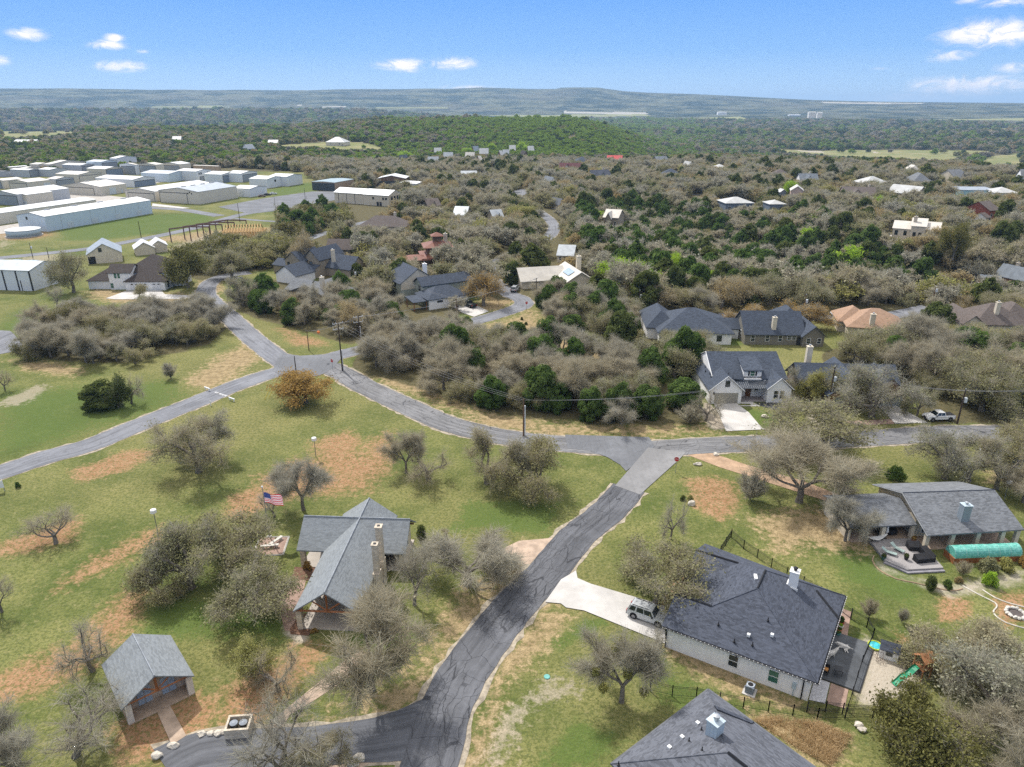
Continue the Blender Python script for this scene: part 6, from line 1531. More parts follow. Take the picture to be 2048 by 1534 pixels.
# ---- hand-placed trees: (foot x, foot y, crown width, height, form, foliage, label, object name, variant)
NT = [
 (397,944,150,125,'thin','olive','forked live oak with thin olive leaves, the taller of two beside the grey left road','live_oak_tree',0),
 (416,914,120,95,'thin','olive','live oak forking low, just behind the taller one beside the grey left road','live_oak_tree',1),
 (206,812,80,60,'juniper','deep','dark green leaning juniper standing alone in the left field','juniper_tree',0),
 (237,815,50,62,'leafy','deep','dark tuft-topped leaning tree touching the lone juniper in the left field','live_oak_tree',2),
 (263,807,50,55,'snag','grey','small bare crooked tree beside the lone juniper in the left field','leafless_tree',0),
 (342,757,42,40,'twigbush','grey','small grey leafless shrub on the straw below the left grove','shrub',0),
 (10,780,36,40,'snag','olive','small crooked tree cut by the left edge above the pale rocks','leafless_tree',1),
 (37,975,14,16,'bush','juniper','tiny round green bush by the left road at the frame edge','bush',0),
 (613,806,106,68,'leafy','gold','orange-leaved oak at the tip of the park by the junction','golden_oak_tree',0),
 (607,1020,116,112,'bare','ash','grey leafless oak behind the flagpole with a straight trunk','leafless_tree',2),
 (549,1033,62,52,'snag','grey','little dark crooked tree just behind the flagpole','leafless_tree',2),
 (813,946,86,88,'bare','grey','brownish leafless tree beside the orange dirt of the park','leafless_tree',0),
 (858,958,110,72,'snag','grey','low crooked bare oak with a curling limb, right of the brownish leafless tree','leafless_tree',0),
 (974,967,120,110,'thin','olive','thin-leaved oak with a V-shaped trunk below the bend of the cracked street','live_oak_tree',2),
 (1043,966,105,100,'thin','olive','slender oak in front of the utility pole by the cracked street','live_oak_tree',3),
 (1074,983,150,115,'oak','olive','wide olive oak nearest the lawn corner below the junction','live_oak_tree',0),
 (112,1088,100,72,'snag','grey','bare fan-shaped tree alone in the far left lawn of the park','leafless_tree',1),
 (4,1224,64,76,'snag','grey','bare tree leaning out of the left edge above the park restroom','leafless_tree',2),
 (384,1176,190,140,'oak','olive','huge spreading live oak with a split trunk left of the park pavilion','live_oak_tree',1),
 (463,1140,190,130,'oak','olive','broad live oak joined crown to crown behind the huge split-trunk oak','live_oak_tree',3),
 (512,1222,170,110,'oak','olive','broad live oak closest to the porch side of the park pavilion','live_oak_tree',2),
 (320,1195,110,80,'oak','olive','low outer oak on the left rim of the huge oak group','live_oak_tree',0),
 (187,1342,115,105,'snag','grey','bare tree with a broken thick trunk behind the park restroom','leafless_tree',0),
 (152,1512,190,140,'snag','ash','big bare tree spreading near the lower left corner','leafless_tree',1),
 (30,1560,190,150,'bare','ash','pale leafless tree in the lower left corner of the frame','leafless_tree',1),
 (505,1352,80,80,'leafy','yellowgreen','lime-tinted leafing shrub tree between restroom and pavilion','spring_tree',0),
 (558,1382,130,100,'snag','grey','bare dark-limbed tree beside the lime shrub tree in the park','leafless_tree',0),
 (743,1380,250,200,'bare','ash','largest grey leafless tree, in front of the open gable of the park pavilion','leafless_tree',2),
 (829,1210,90,130,'snag','ash','leaning bare tree under the pavilion chimneys','leafless_tree',2),
 (935,1170,200,118,'bare','grey','wide grey leafless oak between the pavilion and the lane','leafless_tree',3),
 (896,1080,26,26,'snag','grey','short dark stump with bare sprouts behind the wide grey oak','leafless_tree',1),
 (650,1560,120,110,'thin','olive','small leaning olive tree over the parking drive at the bottom edge','live_oak_tree',1),
 (556,1570,200,160,'snag','grey','bare crooked tree overhanging the parking drive at the bottom edge','leafless_tree',2),
 (1314,1206,205,140,'oak','olive','rounded olive oak beside the silver car','live_oak_tree',3),
 (1340,1078,60,80,'snag','grey','small crooked bare tree between the lane and the dirt drive','leafless_tree',0),
 (1243,1404,170,150,'bare','ash','grey leafless tree hung with green mistletoe balls on the lawn by the patio house','mistletoe_tree',0),
 (1643,904,215,112,'oak','olive','broad olive oak on the verge across from the white farmhouse drive','live_oak_tree',2),
 (1597,1004,230,130,'bare','grey','massive grey leafless oak over the dirt drive','leafless_tree',1),
 (1690,1082,100,95,'bare','ash','pale bare tree in front of the carport end of the porch house','leafless_tree',0),
 (1500,1000,70,70,'twigbush','grey','grey brushy tree on the roadward side of the massive leafless oak','leafless_tree',1),
 (1888,957,150,118,'thin','olive','thick-trunked oak behind the ridge of the porch house','live_oak_tree',0),
 (1936,963,120,105,'thin','olive','multi-stemmed oak second behind the ridge of the porch house','live_oak_tree',1),
 (1992,978,110,105,'thin','olive','dark leaning oak by the parked trailers behind the porch house','live_oak_tree',2),
 (2046,1005,110,75,'bare','grey','grey brush thicket at the right edge behind the porch house','leafless_tree',2),
 (2050,930,120,90,'oak','olive','olive oak on the right edge above the parked trailers','live_oak_tree',3),
 (1790,960,46,40,'bush','juniper','round bright green bush behind the porch house','bush',0),
 (1738,1234,44,46,'twigbush','grey','small grey bare bush on the lawn nearest the patio house','shrub',0),
 (1803,1245,34,38,'twigbush','grey','small grey bare bush in the middle of the lawn','shrub',0),
 (1826,1282,40,42,'twigbush','grey','small grey bare bush on the orange soil above the playhouse','shrub',0),
 (1885,1354,150,92,'oak','olive','olive oak over the wooden swing set','live_oak_tree',3),
 (1935,1338,210,105,'oak','grey','rearmost big oak of the lower right grove','live_oak_tree',0),
 (2040,1352,200,112,'oak','grey','big oak of the lower right grove cut by the right edge','live_oak_tree',1),
 (1975,1440,230,160,'oak','grey','central big oak of the lower right grove','live_oak_tree',2),
 (1806,1475,130,115,'leafy','darkolive','dark green-gold oak at the front of the lower right grove','live_oak_tree',3),
 (1850,1555,170,140,'leafy','darkolive','dark oak at the bottom edge of the lower right grove','live_oak_tree',0),
 (2020,1545,220,170,'bare','grey','grey leafless tree in the lower right corner','leafless_tree',3),
 (1930,1560,170,120,'oak','olive','olive oak at the bottom edge, second in from the lower right corner','live_oak_tree',1),
 (1411,842,64,62,'snag','grey','crooked bare tree on the gravel at the left of the white farmhouse drive','leafless_tree',0),
 (1380,846,70,46,'twigbush','grey','dark bare brush beside the gravel of the white farmhouse','shrub',0),
 (1559,845,66,64,'snag','grey','leaning bare sapling on the front lawn of the white farmhouse','leafless_tree',1),
 (1368,818,76,72,'juniper','juniper','bright green rounded juniper left of the white farmhouse','juniper_tree',1),
 (1300,770,64,84,'juniper','juniper','tall green juniper second left of the white farmhouse','juniper_tree',2),
 (1591,795,56,62,'thin','olive','slim oak close to the right wall of the white farmhouse','live_oak_tree',0),
 (1618,800,62,62,'leafy','yellowgreen','slim yellowish oak at the corner of the brown oak-shaded house','live_oak_tree',2),
 (1743,834,155,112,'thin','olive','large live oak in the black ring bed of the brown oak-shaded house','live_oak_tree',0),
 (1684,806,104,80,'oak','olive','live oak over the roof of the brown oak-shaded house','live_oak_tree',1),
 (1834,831,66,64,'oak','olive','small stout live oak behind the white pickup','live_oak_tree',3),
 (280,545+52,34,28,'oak','olive','tiny leaning oak on the pale drive of the white house with dark roof','live_oak_tree',1),
 (148,585,80,75,'oak','olive','bushy oak between the metal barn and the white house with dark roof','live_oak_tree',2),
 (115,615,34,40,'snag','grey','bare small tree below the metal barn','leafless_tree',2),
 (378,575,84,78,'leafy','darkolive','dense dark green oak at the right end of the white house with dark roof','live_oak_tree',3),
 (487,612,70,60,'thin','olive','slim oak at the inside of the street bend','live_oak_tree',0),
 (466,560,90,58,'oak','olive','oak over the parked car at the street end','live_oak_tree',1),
 (612,545,60,75,'oak','tan','tan bushy tree in front of the tan gabled house','live_oak_tree',2),
 (968,612,96,66,'oak','gold','orange-tan oak cluster beside the sage house drive','golden_oak_tree',1),
 (1145,672,56,48,'juniper','juniper','rounded juniper at the edge of the yellow field','juniper_tree',0),
 (1240,700,80,90,'juniper','deep','dark ashy juniper between the yellow field and the hip-roofed blue house','juniper_tree',1),
 (1496,650,86,44,'oak','gold','golden oak between the two blue-roofed houses','golden_oak_tree',0),
 (1600,652,110,58,'oak','gold','golden spreading oak behind the olive house','golden_oak_tree',1),
 (1905,520,60,68,'leafy','darkolive','dense dark tree beside the stone house track','live_oak_tree',3),
 (1238,565,80,50,'leafy','lime','bright lime green tree nearest the cream L-roofed house','spring_tree',0),
 (1275,590,84,52,'leafy','lime','bright lime green tree right of the one nearest the cream house','spring_tree',1),
 (1355,560,56,52,'leafy','lime','bright lime green tree in the ravine below the tan two-storey house','spring_tree',2),
 (1045,448,70,36,'leafy','yellowgreen','yellow-green tree by the winding avenue','spring_tree',3),
 (1755,425,30,30,'leafy','lime','lime green tree in the ravine under the rust-roofed hillside house','spring_tree',0),
 (1578,395,28,30,'leafy','lime','lime green tree beside the porch villa','spring_tree',1),
 (1845,352,34,18,'leafy','yellowgreen','bright yellow tree behind the grey-roofed sunlit house','spring_tree',2),
 (757,330,26,18,'leafy','lime','lime tree on the wooded slope nearest the dark A-frame cabin','spring_tree',3),
 (812,320,26,16,'leafy','lime','lime tree just behind the dark A-frame cabin','spring_tree',0),
 (985,302,18,14,'leafy','lime','lime tree among the cabins','spring_tree',1),
 (1047,304,24,18,'leafy','lime','lime tree behind the farthest cabins','spring_tree',2),
 (935,309,26,12,'leafy','lime','lime tree behind the pale-roofed cabins','spring_tree',3),
]
for a in NT:
    if a[7] is None: continue
    px, py, w_, h_, k, lf, lb, nm, i = a
    o = tree(px, py, w_, h_, k, lf, lb, nm, i, cat='shrub' if nm == 'shrub' else 'bush' if nm == 'bush' else 'tree')
    if nm == 'mistletoe_tree':
        rng = np.random.default_rng(5)
        for x, y, z in ((-.1, 1.6, 6.5), (-.8, 1.0, 6.3), (-3.0, -.6, 4.6), (-2.2, -1.6, 3.4), (1.9, -1.8, 3.0), (.3, -.8, 4.4)):
            n = 500; q = rng.normal(size=(n, 3)); q /= np.linalg.norm(q, axis=1, keepdims=True); p = np.array([0, 0, 0]) + q * .55 * rng.uniform(.3, 1, (n, 1))
            V, F = leaf_quads(p, .14, rng, nrm=q, jit=.6)
            me = npmesh('mistletoe', V, F, [LEAF['yellowgreen']], None, {'tone': ('FACE', rng.random(n) * .6)})
            c = bpy.data.objects.new('mistletoe', me); COL.objects.link(c); c.parent = o
            r_ = -o.rotation_euler.z; c.location = ((x * math.cos(r_) - y * math.sin(r_)) / o.scale.x, (x * math.sin(r_) + y * math.cos(r_)) / o.scale.x, z / o.scale.z); c.scale = (1 / o.scale.x, 1 / o.scale.x, 1 / o.scale.z)
# ================================================================== vehicles
def M_paint(name, col, met=.2):
    m, t = nt(name); tc = t.nodes.new('ShaderNodeTexCoord'); n = noise(t, tc.outputs['Object'], 1.5, 3)
    finish(t, mixc(t, n, tuple(x * .88 for x in col), tuple(min(1, x * 1.06) for x in col)), .28, met, spec=.5); return m
CARGLASS = M_glass('car_glass', (.012, .02, .025)); TYRE = M('tyre_rubber', (.012, .012, .013), .9, .2, 4); RIM = M('alloy_rim', (.22, .22, .23), .35, .1, 3, .6)
LAMPW = M('headlamp_lens', (.6, .62, .65), .2, .05, 2); LAMPR = M('tail_lamp_lens', (.38, .012, .015), .25, .1, 2); PLASTIC = M('black_plastic', (.02, .02, .022), .6, .1, 3)
def vehicle(kind, paint, label, px, py, head, name=None, group=None, simple=False):
    p = at(px, py); L, W, H = {'suv': (4.9, 1.95, 1.75), 'sedan': (4.7, 1.82, 1.42), 'pickup': (5.6, 1.98, 1.8)}[kind]
    o = thing(name or {'suv': 'suv', 'sedan': 'car', 'pickup': 'pickup_truck'}[kind], label, {'suv': 'car', 'sedan': 'car', 'pickup': 'pickup truck'}[kind], (p[0], p[1], p[2] + .1), head, group)
    h = L / 2; c = .0
    if kind == 'suv':
        low = [(-h, .45), (-h + .05, .95), (-h + .12, 1.05), (h - 1.5, 1.08), (h - .25, .98), (h, .75), (h, .42), (h - .3, .30), (-h + .3, .30)]
        cab = [(-h + .1, 1.04), (-h + .42, H - .06), (-h + .7, H), (.3, H - .01), (.62, H - .07), (h - 1.38, 1.06)]
    elif kind == 'sedan':
        low = [(-h, .45), (-h + .05, .85), (-h + .25, .93), (h - 1.4, .92), (h - .25, .80), (h, .62), (h, .38), (h - .3, .26), (-h + .3, .26)]
        cab = [(-h + .75, .92), (-h + 1.45, H), (.25, H), (h - 1.45, .92)]
    else:
        low = [(-h, .55), (-h + .02, 1.12), (h - 1.9, 1.15), (h - .3, 1.08), (h, .85), (h, .5), (h - .3, .42), (-h + .3, .42)]
        cab = [(-.75, 1.12), (-.62, H - .04), (-.45, H), (.55, H), (.75, H - .05), (h - 1.55, 1.13)]
    def loft(prof, widths):
        vs = []; n = len(prof); fs = []
        for s_ in (-1, 1):
            for (x, z), w in zip(prof, widths): vs.append((x, s_ * w, z))
        fs.append(tuple(range(n))); fs.append(tuple(range(2 * n - 1, n - 1, -1)))
        for i in range(n): fs.append((i, n + i, n + (i + 1) % n, (i + 1) % n))
        return vs, fs
    m = MB(); zl = [z for _, z in low]
    m.add(*loft(low, [W / 2 * (.93 if (abs(x) > h - .06) else 1.0) for x, z in low])); body = m.build('body', paint, o)
    zmax = max(z for _, z in cab); zmin = min(z for _, z in cab)
    wc = lambda z: W / 2 * (.97 - .20 * (z - zmin) / (zmax - zmin))
    m = MB(); m.add(*loft(cab, [wc(z) for _, z in cab])); m.build('cabin', paint, o)
    bv = body.modifiers.new('bevel', 'BEVEL'); bv.width = .07; bv.segments = 2; bv.limit_method = 'ANGLE'
    def quad_on(a, b, t0, t1, side):   # glass quad along the cabin flank between profile fractions
        pass
    # side glass
    xs0, xs1 = cab[0][0], cab[-1][0]; zt, zb = zmax - .09, zmin + .09
    ft_ = lambda z, front: (np.interp(z, [zmin, zmax], [cab[-1][0], [q for q in cab if q[1] >= zmax - .08][-1][0]]) if front else np.interp(z, [zmin, zmax], [cab[0][0], [q for q in cab if q[1] >= zmax - .08][0][0]]))
    for s_ in (-1, 1):
        cuts = {'suv': [(.06, .27), (.33, .60), (.63, .93)], 'sedan': [(.10, .47), (.51, .90)], 'pickup': [(.08, .48), (.53, .92)]}[kind]
        for a, b in cuts:
            g = MB(); pts = []
            for z in (zb, zt):
                x0, x1 = ft_(z, 0), ft_(z, 1); y = s_ * (wc(z) + .012); pts += [(x0 + (x1 - x0) * a, y, z), (x0 + (x1 - x0) * b, y, z)]
            q = [pts[0], pts[1], pts[3], pts[2]]; q2 = [(x, y - s_ * .03, z) for x, y, z in q]
            g.add(q + q2, [(0, 1, 2, 3), (7, 6, 5, 4), (0, 4, 5, 1), (1, 5, 6, 2), (2, 6, 7, 3), (3, 7, 4, 0)]); g.build('side_window', CARGLASS, o)
    for front in (1, 0):
        g = MB(); z0, z1 = zb - .02, zt + .03; e = .015 if front else -.015
        q = [(ft_(z0, front) + e, -wc(z0) * .9, z0), (ft_(z0, front) + e, wc(z0) * .9, z0), (ft_(z1, front) + e, wc(z1) * .9, z1), (ft_(z1, front) + e, -wc(z1) * .9, z1)]
        q2 = [(x - e * 2, y, z) for x, y, z in q]; g.add(q + q2, [(0, 1, 2, 3), (7, 6, 5, 4), (0, 4, 5, 1), (1, 5, 6, 2), (2, 6, 7, 3), (3, 7, 4, 0)]); g.build('windscreen' if front else 'rear_window', CARGLASS, o)
    rw = .37 if kind != 'sedan' else .32
    for sx in (-1, 1):
        for s_ in (-1, 1):
            x = sx * (h - (.95 if kind != 'pickup' else 1.05)); y = s_ * (W / 2 - .1)
            ar = MB(); ar.path([(x, y - .06 * s_, rw + .06), (x, y + .105 * s_, rw + .06)], rw + .085, 16); ar.build('wheel_arch', PLASTIC, o)
            wm = MB(); wm.path([(x, y - .12 * s_, rw), (x, y + .13 * s_, rw)], rw, 18); wo = wm.build('wheel', TYRE, o)
            rm = MB(); rm.path([(x, y + .10 * s_, rw), (x, y + .145 * s_, rw)], rw * .62, 12); rm.build('rim', RIM, wo)
    zh = low[5][1] if kind != 'pickup' else .85
    for s_ in (-1, 1):
        MB().box(h - .12, h + .012, s_ * (W / 2 - .42) - .2, s_ * (W / 2 - .42) + .2, zh - .12, zh + .04).build('headlight', LAMPW, o)
        zt_ = .82 if kind == 'suv' else .72 if kind == 'sedan' else .85
        MB().box(-h - .015, -h + .12, s_ * (W / 2 - .22) - .16, s_ * (W / 2 - .22) + .19, zt_ - .12, zt_ + .12).build('tail_light', LAMPR, o)
        MB().box(h - 1.75, h - 1.55, s_ * (W / 2 + .02), s_ * (W / 2 + .2), zmin + .05, zmin + .2).build('wing_mirror', PLASTIC, o)
    MB().box(h - .1, h + .03, -W / 2 + .12, W / 2 - .12, .38, .58).build('front_bumper', PLASTIC, o); MB().box(-h - .04, -h + .1, -W / 2 + .1, W / 2 - .1, .36, .55).build('rear_bumper', PLASTIC, o)
    MB().box(h - .08, h + .016, -.42, .42, .6, zh + .02).build('grille', PLASTIC, o)
    if kind == 'suv':
        for s_ in (-1, 1): MB().path([(-h + .6, s_ * (W / 2 - .32), H + .05), (.2, s_ * (W / 2 - .32), H + .05)], .03, 6).build('roof_rail', PLASTIC, o)
    if kind == 'pickup':
        MB().box(-h + .12, -.85, -W / 2 + .14, W / 2 - .14, 1.1, 1.155).build('cargo_bed', PLASTIC, o)
    return o
WHITEP, SILVERP, BLACKP, GREENP, BLUEP, BROWNP = (M_paint(n, c, k) for n, c, k in (('white_paint', (.74, .74, .73), 0), ('silver_paint', (.50, .52, .53), .2), ('black_paint', (.018, .019, .022), .1), ('dark_green_paint', (.022, .035, .035), .2), ('dark_blue_paint', (.03, .045, .08), .2), ('brown_paint', (.16, .10, .07), .2)))
vehicle('suv', SILVERP, 'silver suv with a pale roof nosed up to the garage of the patio house', 1296, 1238, -30.5)
vehicle('pickup', WHITEP, 'white crew cab pickup parked on the verge of the cracked street', 1876, 840, 184)
vehicle('pickup', GREENP, 'dark green pickup on the drive of the sage house', 938, 613, 128)
vehicle('suv', SILVERP, 'silver car at the end of the avenue bend, by the cream house', 1030, 582, 75)
vehicle('suv', WHITEP, 'white suv on the rear street behind the olive house', 1678, 632, 178)
vehicle('sedan', BLACKP, 'black car, middle of the three cars by the apron', 535, 391, 25)
vehicle('sedan', WHITEP, 'white car, far one of the three cars by the apron', 547, 389, 25)
vehicle('sedan', BROWNP, 'brown car, near one of the three cars by the apron', 524, 394, 25)
vehicle('sedan', BLUEP, 'dark blue car under the oak at the street end', 471, 561, 10)
vehicle('suv', BLACKP, 'black car on the gravel court nearest the modern stone house', 1849, 470, 15)
vehicle('suv', WHITEP, 'white car on the gravel court of the modern stone house', 1868, 468, 10)
vehicle('sedan', SILVERP, 'silver car beside the white one on the gravel court', 1878, 473, 8)
vehicle('suv', BLACKP, 'dark suv outside the garage of the tan gabled house', 520, 526, 60)
vehicle('sedan', BLACKP, 'black car between the tan gabled house and the olive cottage', 610, 499, 5)
vehicle('sedan', BLUEP, 'dark car under the trees by the back lane', 634, 453, 20)
vehicle('sedan', WHITEP, 'pale car parked in the shade of the open brown hangar', 768, 381, 5)
for px, py, hd, lb in ((1990, 916, -38, 'white flatbed trailer under the oaks, nearer the cracked street'), (2022, 936, -38, 'white boat trailer under the oaks, nearer the right edge')):
    p = at(px, py); t = thing('trailer', lb, 'trailer', p, hd)
    MB().box(-2.6, 2.6, -1.05, 1.05, .65, .8).box(-2.6, 2.6, -1.05, -.95, .8, 1.1).box(-2.6, 2.6, .95, 1.05, .8, 1.1).box(2.6, 4.0, -.06, .06, .6, .7).build('trailer_bed', M('trailer_white', (.6, .61, .6), .5), t)
    MB().add([(-2.2, -.8, .85), (1.4, -.8, .85), (2.4, 0, .95), (1.4, .8, .85), (-2.2, .8, .85), (-2.2, -.9, 1.5), (1.3, -.9, 1.6), (2.5, 0, 1.75), (1.3, .9, 1.6), (-2.2, .9, 1.5)], [(4, 3, 2, 1, 0), (5, 6, 7, 8, 9)] + [(i, (i + 1) % 5, 5 + (i + 1) % 5, 5 + i) for i in range(5)]).build('cargo_hull', WHITEP if px < 2000 else M('boat_hull', (.10, .12, .14), .4), t)
    for s_ in (-1, 1):
        w_ = MB(); w_.path([(0, s_ * 1.1, .35), (0, s_ * 1.3, .35)], .35, 14); w_.build('wheel', TYRE, t)

# ================================================================== poles and wires
POLEW = M('dark_creosote_wood', (.055, .038, .028), .9, .25, 2); POLEB = M('brown_pole_wood', (.15, .085, .05), .9, .25, 2); INSUL = M('pale_insulator', (.6, .62, .62), .4); TRANSF = M('transformer_grey', (.56, .60, .62), .4)
def height_of(p, px_top_y):
    lo, hi = 1.0, 25.0
    for _ in range(40):
        m = (lo + hi) / 2; _, y, _ = project(p[0], p[1], p[2] + m)
        if y > px_top_y: lo = m
        else: hi = m
    return lo
PTOP = {}
def pole(key, bx, by, ty, label, mat=POLEW, arms=0, armrot=0, trans=None, r=.15, lower=None, name='utility_pole'):
    p = at(bx, by); h = height_of(p, ty); t = thing(name, label, 'pole', p, armrot)
    MB().lathe([(r * 1.15, -.2), (r, h * .5), (r * .72, h)], 10).build('mast', mat, t)
    for i in range(arms):
        z = h - .35 - i * 1.3; a = MB().box(-1.25, 1.25, .12, .24, z, z + .13).build('crossarm', M('weathered_arm', (.42, .41, .39), .8), t)
        for x in (-1.15, -.45, 1.15): MB().lathe([(.06, z + .13), (.09, z + .2), (.06, z + .3), (.08, z + .34), (.02, z + .42)], 8, (x, .18)).build('insulator', INSUL, a)
    if trans:
        MB().lathe([(.26, h - trans), (.29, h - trans + .05), (.29, h - trans + .9), (.15, h - trans + 1.0)], 14, (.45, -.05)).build('transformer', TRANSF, t); MB().box(0, .45, -.1, .0, h - trans + .5, h - trans + .6).build('bracket', STEEL, t)
        MB().lathe([(.05, h), (.08, h + .1), (.04, h + .3)], 8).build('insulator', INSUL, t)
    if lower: MB().lathe([(r * 1.05, 0), (r * 1.05, lower)], 10, (.22, .1)).build('riser_pipe', M('pale_riser', (.62, .64, .64), .5), t)
    PTOP[key] = (Vector((p[0], p[1], p[2] + h)), armrot); return t
pole('A', 685, 742, 645, 'tallest dark utility pole with a crossarm at the junction of the avenue', arms=2, armrot=35, lower=5)
pole('B', 722, 700, 632, 'crossarmed utility pole with a pale lower sleeve behind the tallest dark one', arms=2, armrot=35, lower=6)
pole('C', 618, 701, 660, 'slim brown pole in the grass between street and avenue', POLEB, r=.11)
pole('D', 593, 750, 712, 'short dark pole without arms rising behind the orange-leaved oak', r=.12)
pole('E', 1047, 872, 798, 'brown double pole beside the bend of the cracked street', POLEB, r=.14, lower=6)
pole('F', 1656, 814, 734, 'dark utility pole with a white transformer in front of the brown oak-shaded house', trans=3.0, lower=5)
pole('G', 1914, 848, 779, 'leaning-looking dark pole with a white transformer by the white pickup', trans=2.6)
pole('H', 711, 582, 540, 'brown pole with a white transformer behind the corner thicket', POLEB, trans=1.6, r=.12)
pole('I', 788, 596, 551, 'plain dark pole on the lawn left of the sage house', r=.11)
pole('J', 914, 655, 597, 'plain brown pole by the avenue in front of the sage house drive', POLEB, r=.12)
pole('K', 1072, 610, 556, 'dark pole with a crossarm at the bend of the avenue', arms=1, armrot=60)
pole('L', 1277, 622, 581, 'dark pole with a white transformer left of the blue hip-roofed house', trans=2.2, r=.12)
pole('M', 1603, 650, 590, 'thin pole with a white transformer in the golden oak behind the olive house', POLEB, trans=2.2, r=.11)
pole('N', 1862, 618, 574, 'thin brown pole with a white transformer above the rear street', POLEB, trans=1.5, r=.11)
pole('O', 285, 488, 442, 'plain dark pole below the long pale blue hangar', r=.14); pole('Q', 66, 516, 486, 'dark pole with a small pale box behind the metal barn', trans=2.2, r=.12); pole('R', 98, 517, 495, 'short dark pole right of the one with a box, behind the metal barn', r=.12)
pole('S', 480, 444, 406, 'dark pole behind the lumber framing', r=.14); pole('T', 553, 434, 394, 'thin dark pole at the near rim of the apron', r=.1); pole('U', 612, 412, 376, 'dark pole, left of a close pair by the apron', r=.14); pole('V', 615, 413, 391, 'thin short pole, right of a close pair by the apron', r=.07)
pole('W', 767, 384, 346, 'grey pole in front of the open brown hangar', POLEB, r=.12); pole('X', 753, 384, 345, 'thin pale-topped pole at the left of the open brown hangar', POLEB, r=.1)
WIREM = M('aluminium_wire', (.34, .34, .35), .5, .1, 1)
def span(a, b, n, sag, label, drop=.2, r=.014):
    (pa, ra), (pb, rb) = PTOP[a] if isinstance(a, str) else a, PTOP[b] if isinstance(b, str) else b
    t = thing('power_line', label, 'wire', ((pa + pb) / 2)[:]); o = (pa + pb) / 2
    for i in range(n):
        off = (i - (n - 1) / 2) * 1.1 if n < 4 else 0
        A_ = pa + Vector((math.cos(R_(ra)), math.sin(R_(ra)), 0)) * off + Vector((0, 0, -drop if n > 1 else -drop)); B_ = pb + Vector((math.cos(R_(rb)), math.sin(R_(rb)), 0)) * off + Vector((0, 0, -drop))
        pts = [A_.lerp(B_, k / 14) - o - Vector((0, 0, sag * 4 * (k / 14) * (1 - k / 14))) for k in range(15)]
        MB().path(pts, r, 4).build('wire', WIREM, t)
off1 = (Vector(P(2200, 860)) + Vector((0, 0, 10)), 90)
span('A', 'B', 3, .3, 'short triple wires between the two crossarmed poles at the junction'); span('B', 'K', 3, 1.4, 'triple wires running along the avenue from the junction poles')
span('A', 'E', 3, 1.6, 'triple wires slanting over the big thicket from the junction to the double pole'); span('E', 'F', 3, 2.0, 'triple wires along the cracked street past the white farmhouse'); span('F', 'G', 3, 1.0, 'triple wires between the two transformer poles on the cracked street'); span('G', off1, 3, .8, 'triple wires leaving the frame beyond the white pickup')
span('A', 'C', 2, .5, 'pair of wires from the tallest pole to the slim brown pole'); span('H', 'I', 2, .5, 'pair of wires above the corner thicket'); span('I', 'J', 2, .6, 'pair of wires in front of the sage house')
pa, pc = PTOP['A'][0], PTOP['C'][0]; mb_ = pa.lerp(pc, .62)
t = thing('marker_ball', 'orange marker ball hanging on the wires near the slim brown pole', 'marker ball', (mb_.x, mb_.y, mb_.z - 1.2)); MB().blob((0, 0, 0), .36, 2, 0).build('ball', M('safety_orange', (.75, .20, .04), .5, .1, 2), t, True); MB().path([(0, 0, .3), (0, 0, .9)], .02, 5).build('clamp', STEEL, t)
G1 = M('yellow_guard', (.62, .46, .05), .5)
for dx in (0, 8.5):
    p = at(529 + dx, 800 - dx * .35); q = Vector(at(543 + dx, 790)); t = thing('guy_guard', 'yellow guy wire guard, ' + ('nearer the road corner' if dx else 'farther down the lawn') + ' of two by the orange oak', 'guy wire', p)
    MB().path([(0, 0, 0), (1.0, 1.7, 2.4)], .05, 6).build('guard_tube', G1, t); MB().path([(1.0, 1.7, 2.4), (3.4, 5.6, 8.6)], .02, 4).build('guy_cable', WIREM, t)

# ================================================================== signs, lamps, posts
def octagon(r): return [(r * math.cos(math.pi / 8 + k * math.pi / 4), r * math.sin(math.pi / 8 + k * math.pi / 4)) for k in range(8)]
REDS = M('stop_red', (.50, .015, .02), .4, .05, 2)
def stop_sign(px, py, rot, label, red=True):
    p = at(px, py); t = thing('stop_sign', label, 'sign', p, rot); MB().box(-.04, .04, -.03, .03, 0, 2.9).build('sign_post', STEEL, t)
    fc = MB(); o8 = octagon(.46); vs = [(x, -.06, 2.5 + z) for x, z in o8] + [(x, -.04, 2.5 + z) for x, z in o8]; fc.add(vs, [tuple(range(8)), tuple(range(15, 7, -1))] + [(i, (i + 1) % 8, 8 + (i + 1) % 8, 8 + i) for i in range(8)]); bd = fc.build('sign_border', TRIM, t)
    fc = MB(); o8 = octagon(.41); vs = [(x, -.068, 2.5 + z) for x, z in o8] + [(x, -.05, 2.5 + z) for x, z in o8]; fc.add(vs, [tuple(range(8)), tuple(range(15, 7, -1))] + [(i, (i + 1) % 8, 8 + (i + 1) % 8, 8 + i) for i in range(8)]); pl = fc.build('sign_plate', REDS, bd)
    cu = bpy.data.curves.new('lettering', 'FONT'); cu.body = 'STOP'; cu.size = .3; cu.align_x = 'CENTER'; cu.align_y = 'CENTER'; cu.extrude = .003; cu.materials.append(TRIM)
    tmp = bpy.data.objects.new('lettering', cu); COL.objects.link(tmp); bpy.context.view_layer.update()
    lm_ = bpy.data.meshes.new_from_object(tmp.evaluated_get(bpy.context.evaluated_depsgraph_get())); bpy.data.objects.remove(tmp)
    if not lm_.materials: lm_.materials.append(TRIM)
    lt = bpy.data.objects.new('lettering', lm_); COL.objects.link(lt); lt.parent = t; lt.location = (0, -.074, 2.5); lt.rotation_euler = (math.pi / 2, 0, 0)
stop_sign(1351, 945, -18, 'red STOP sign at the top of the lane'); stop_sign(666, 742, -30, 'red STOP sign at the avenue corner by the tallest pole'); stop_sign(1053, 622, 20, 'red STOP sign at the avenue bend')
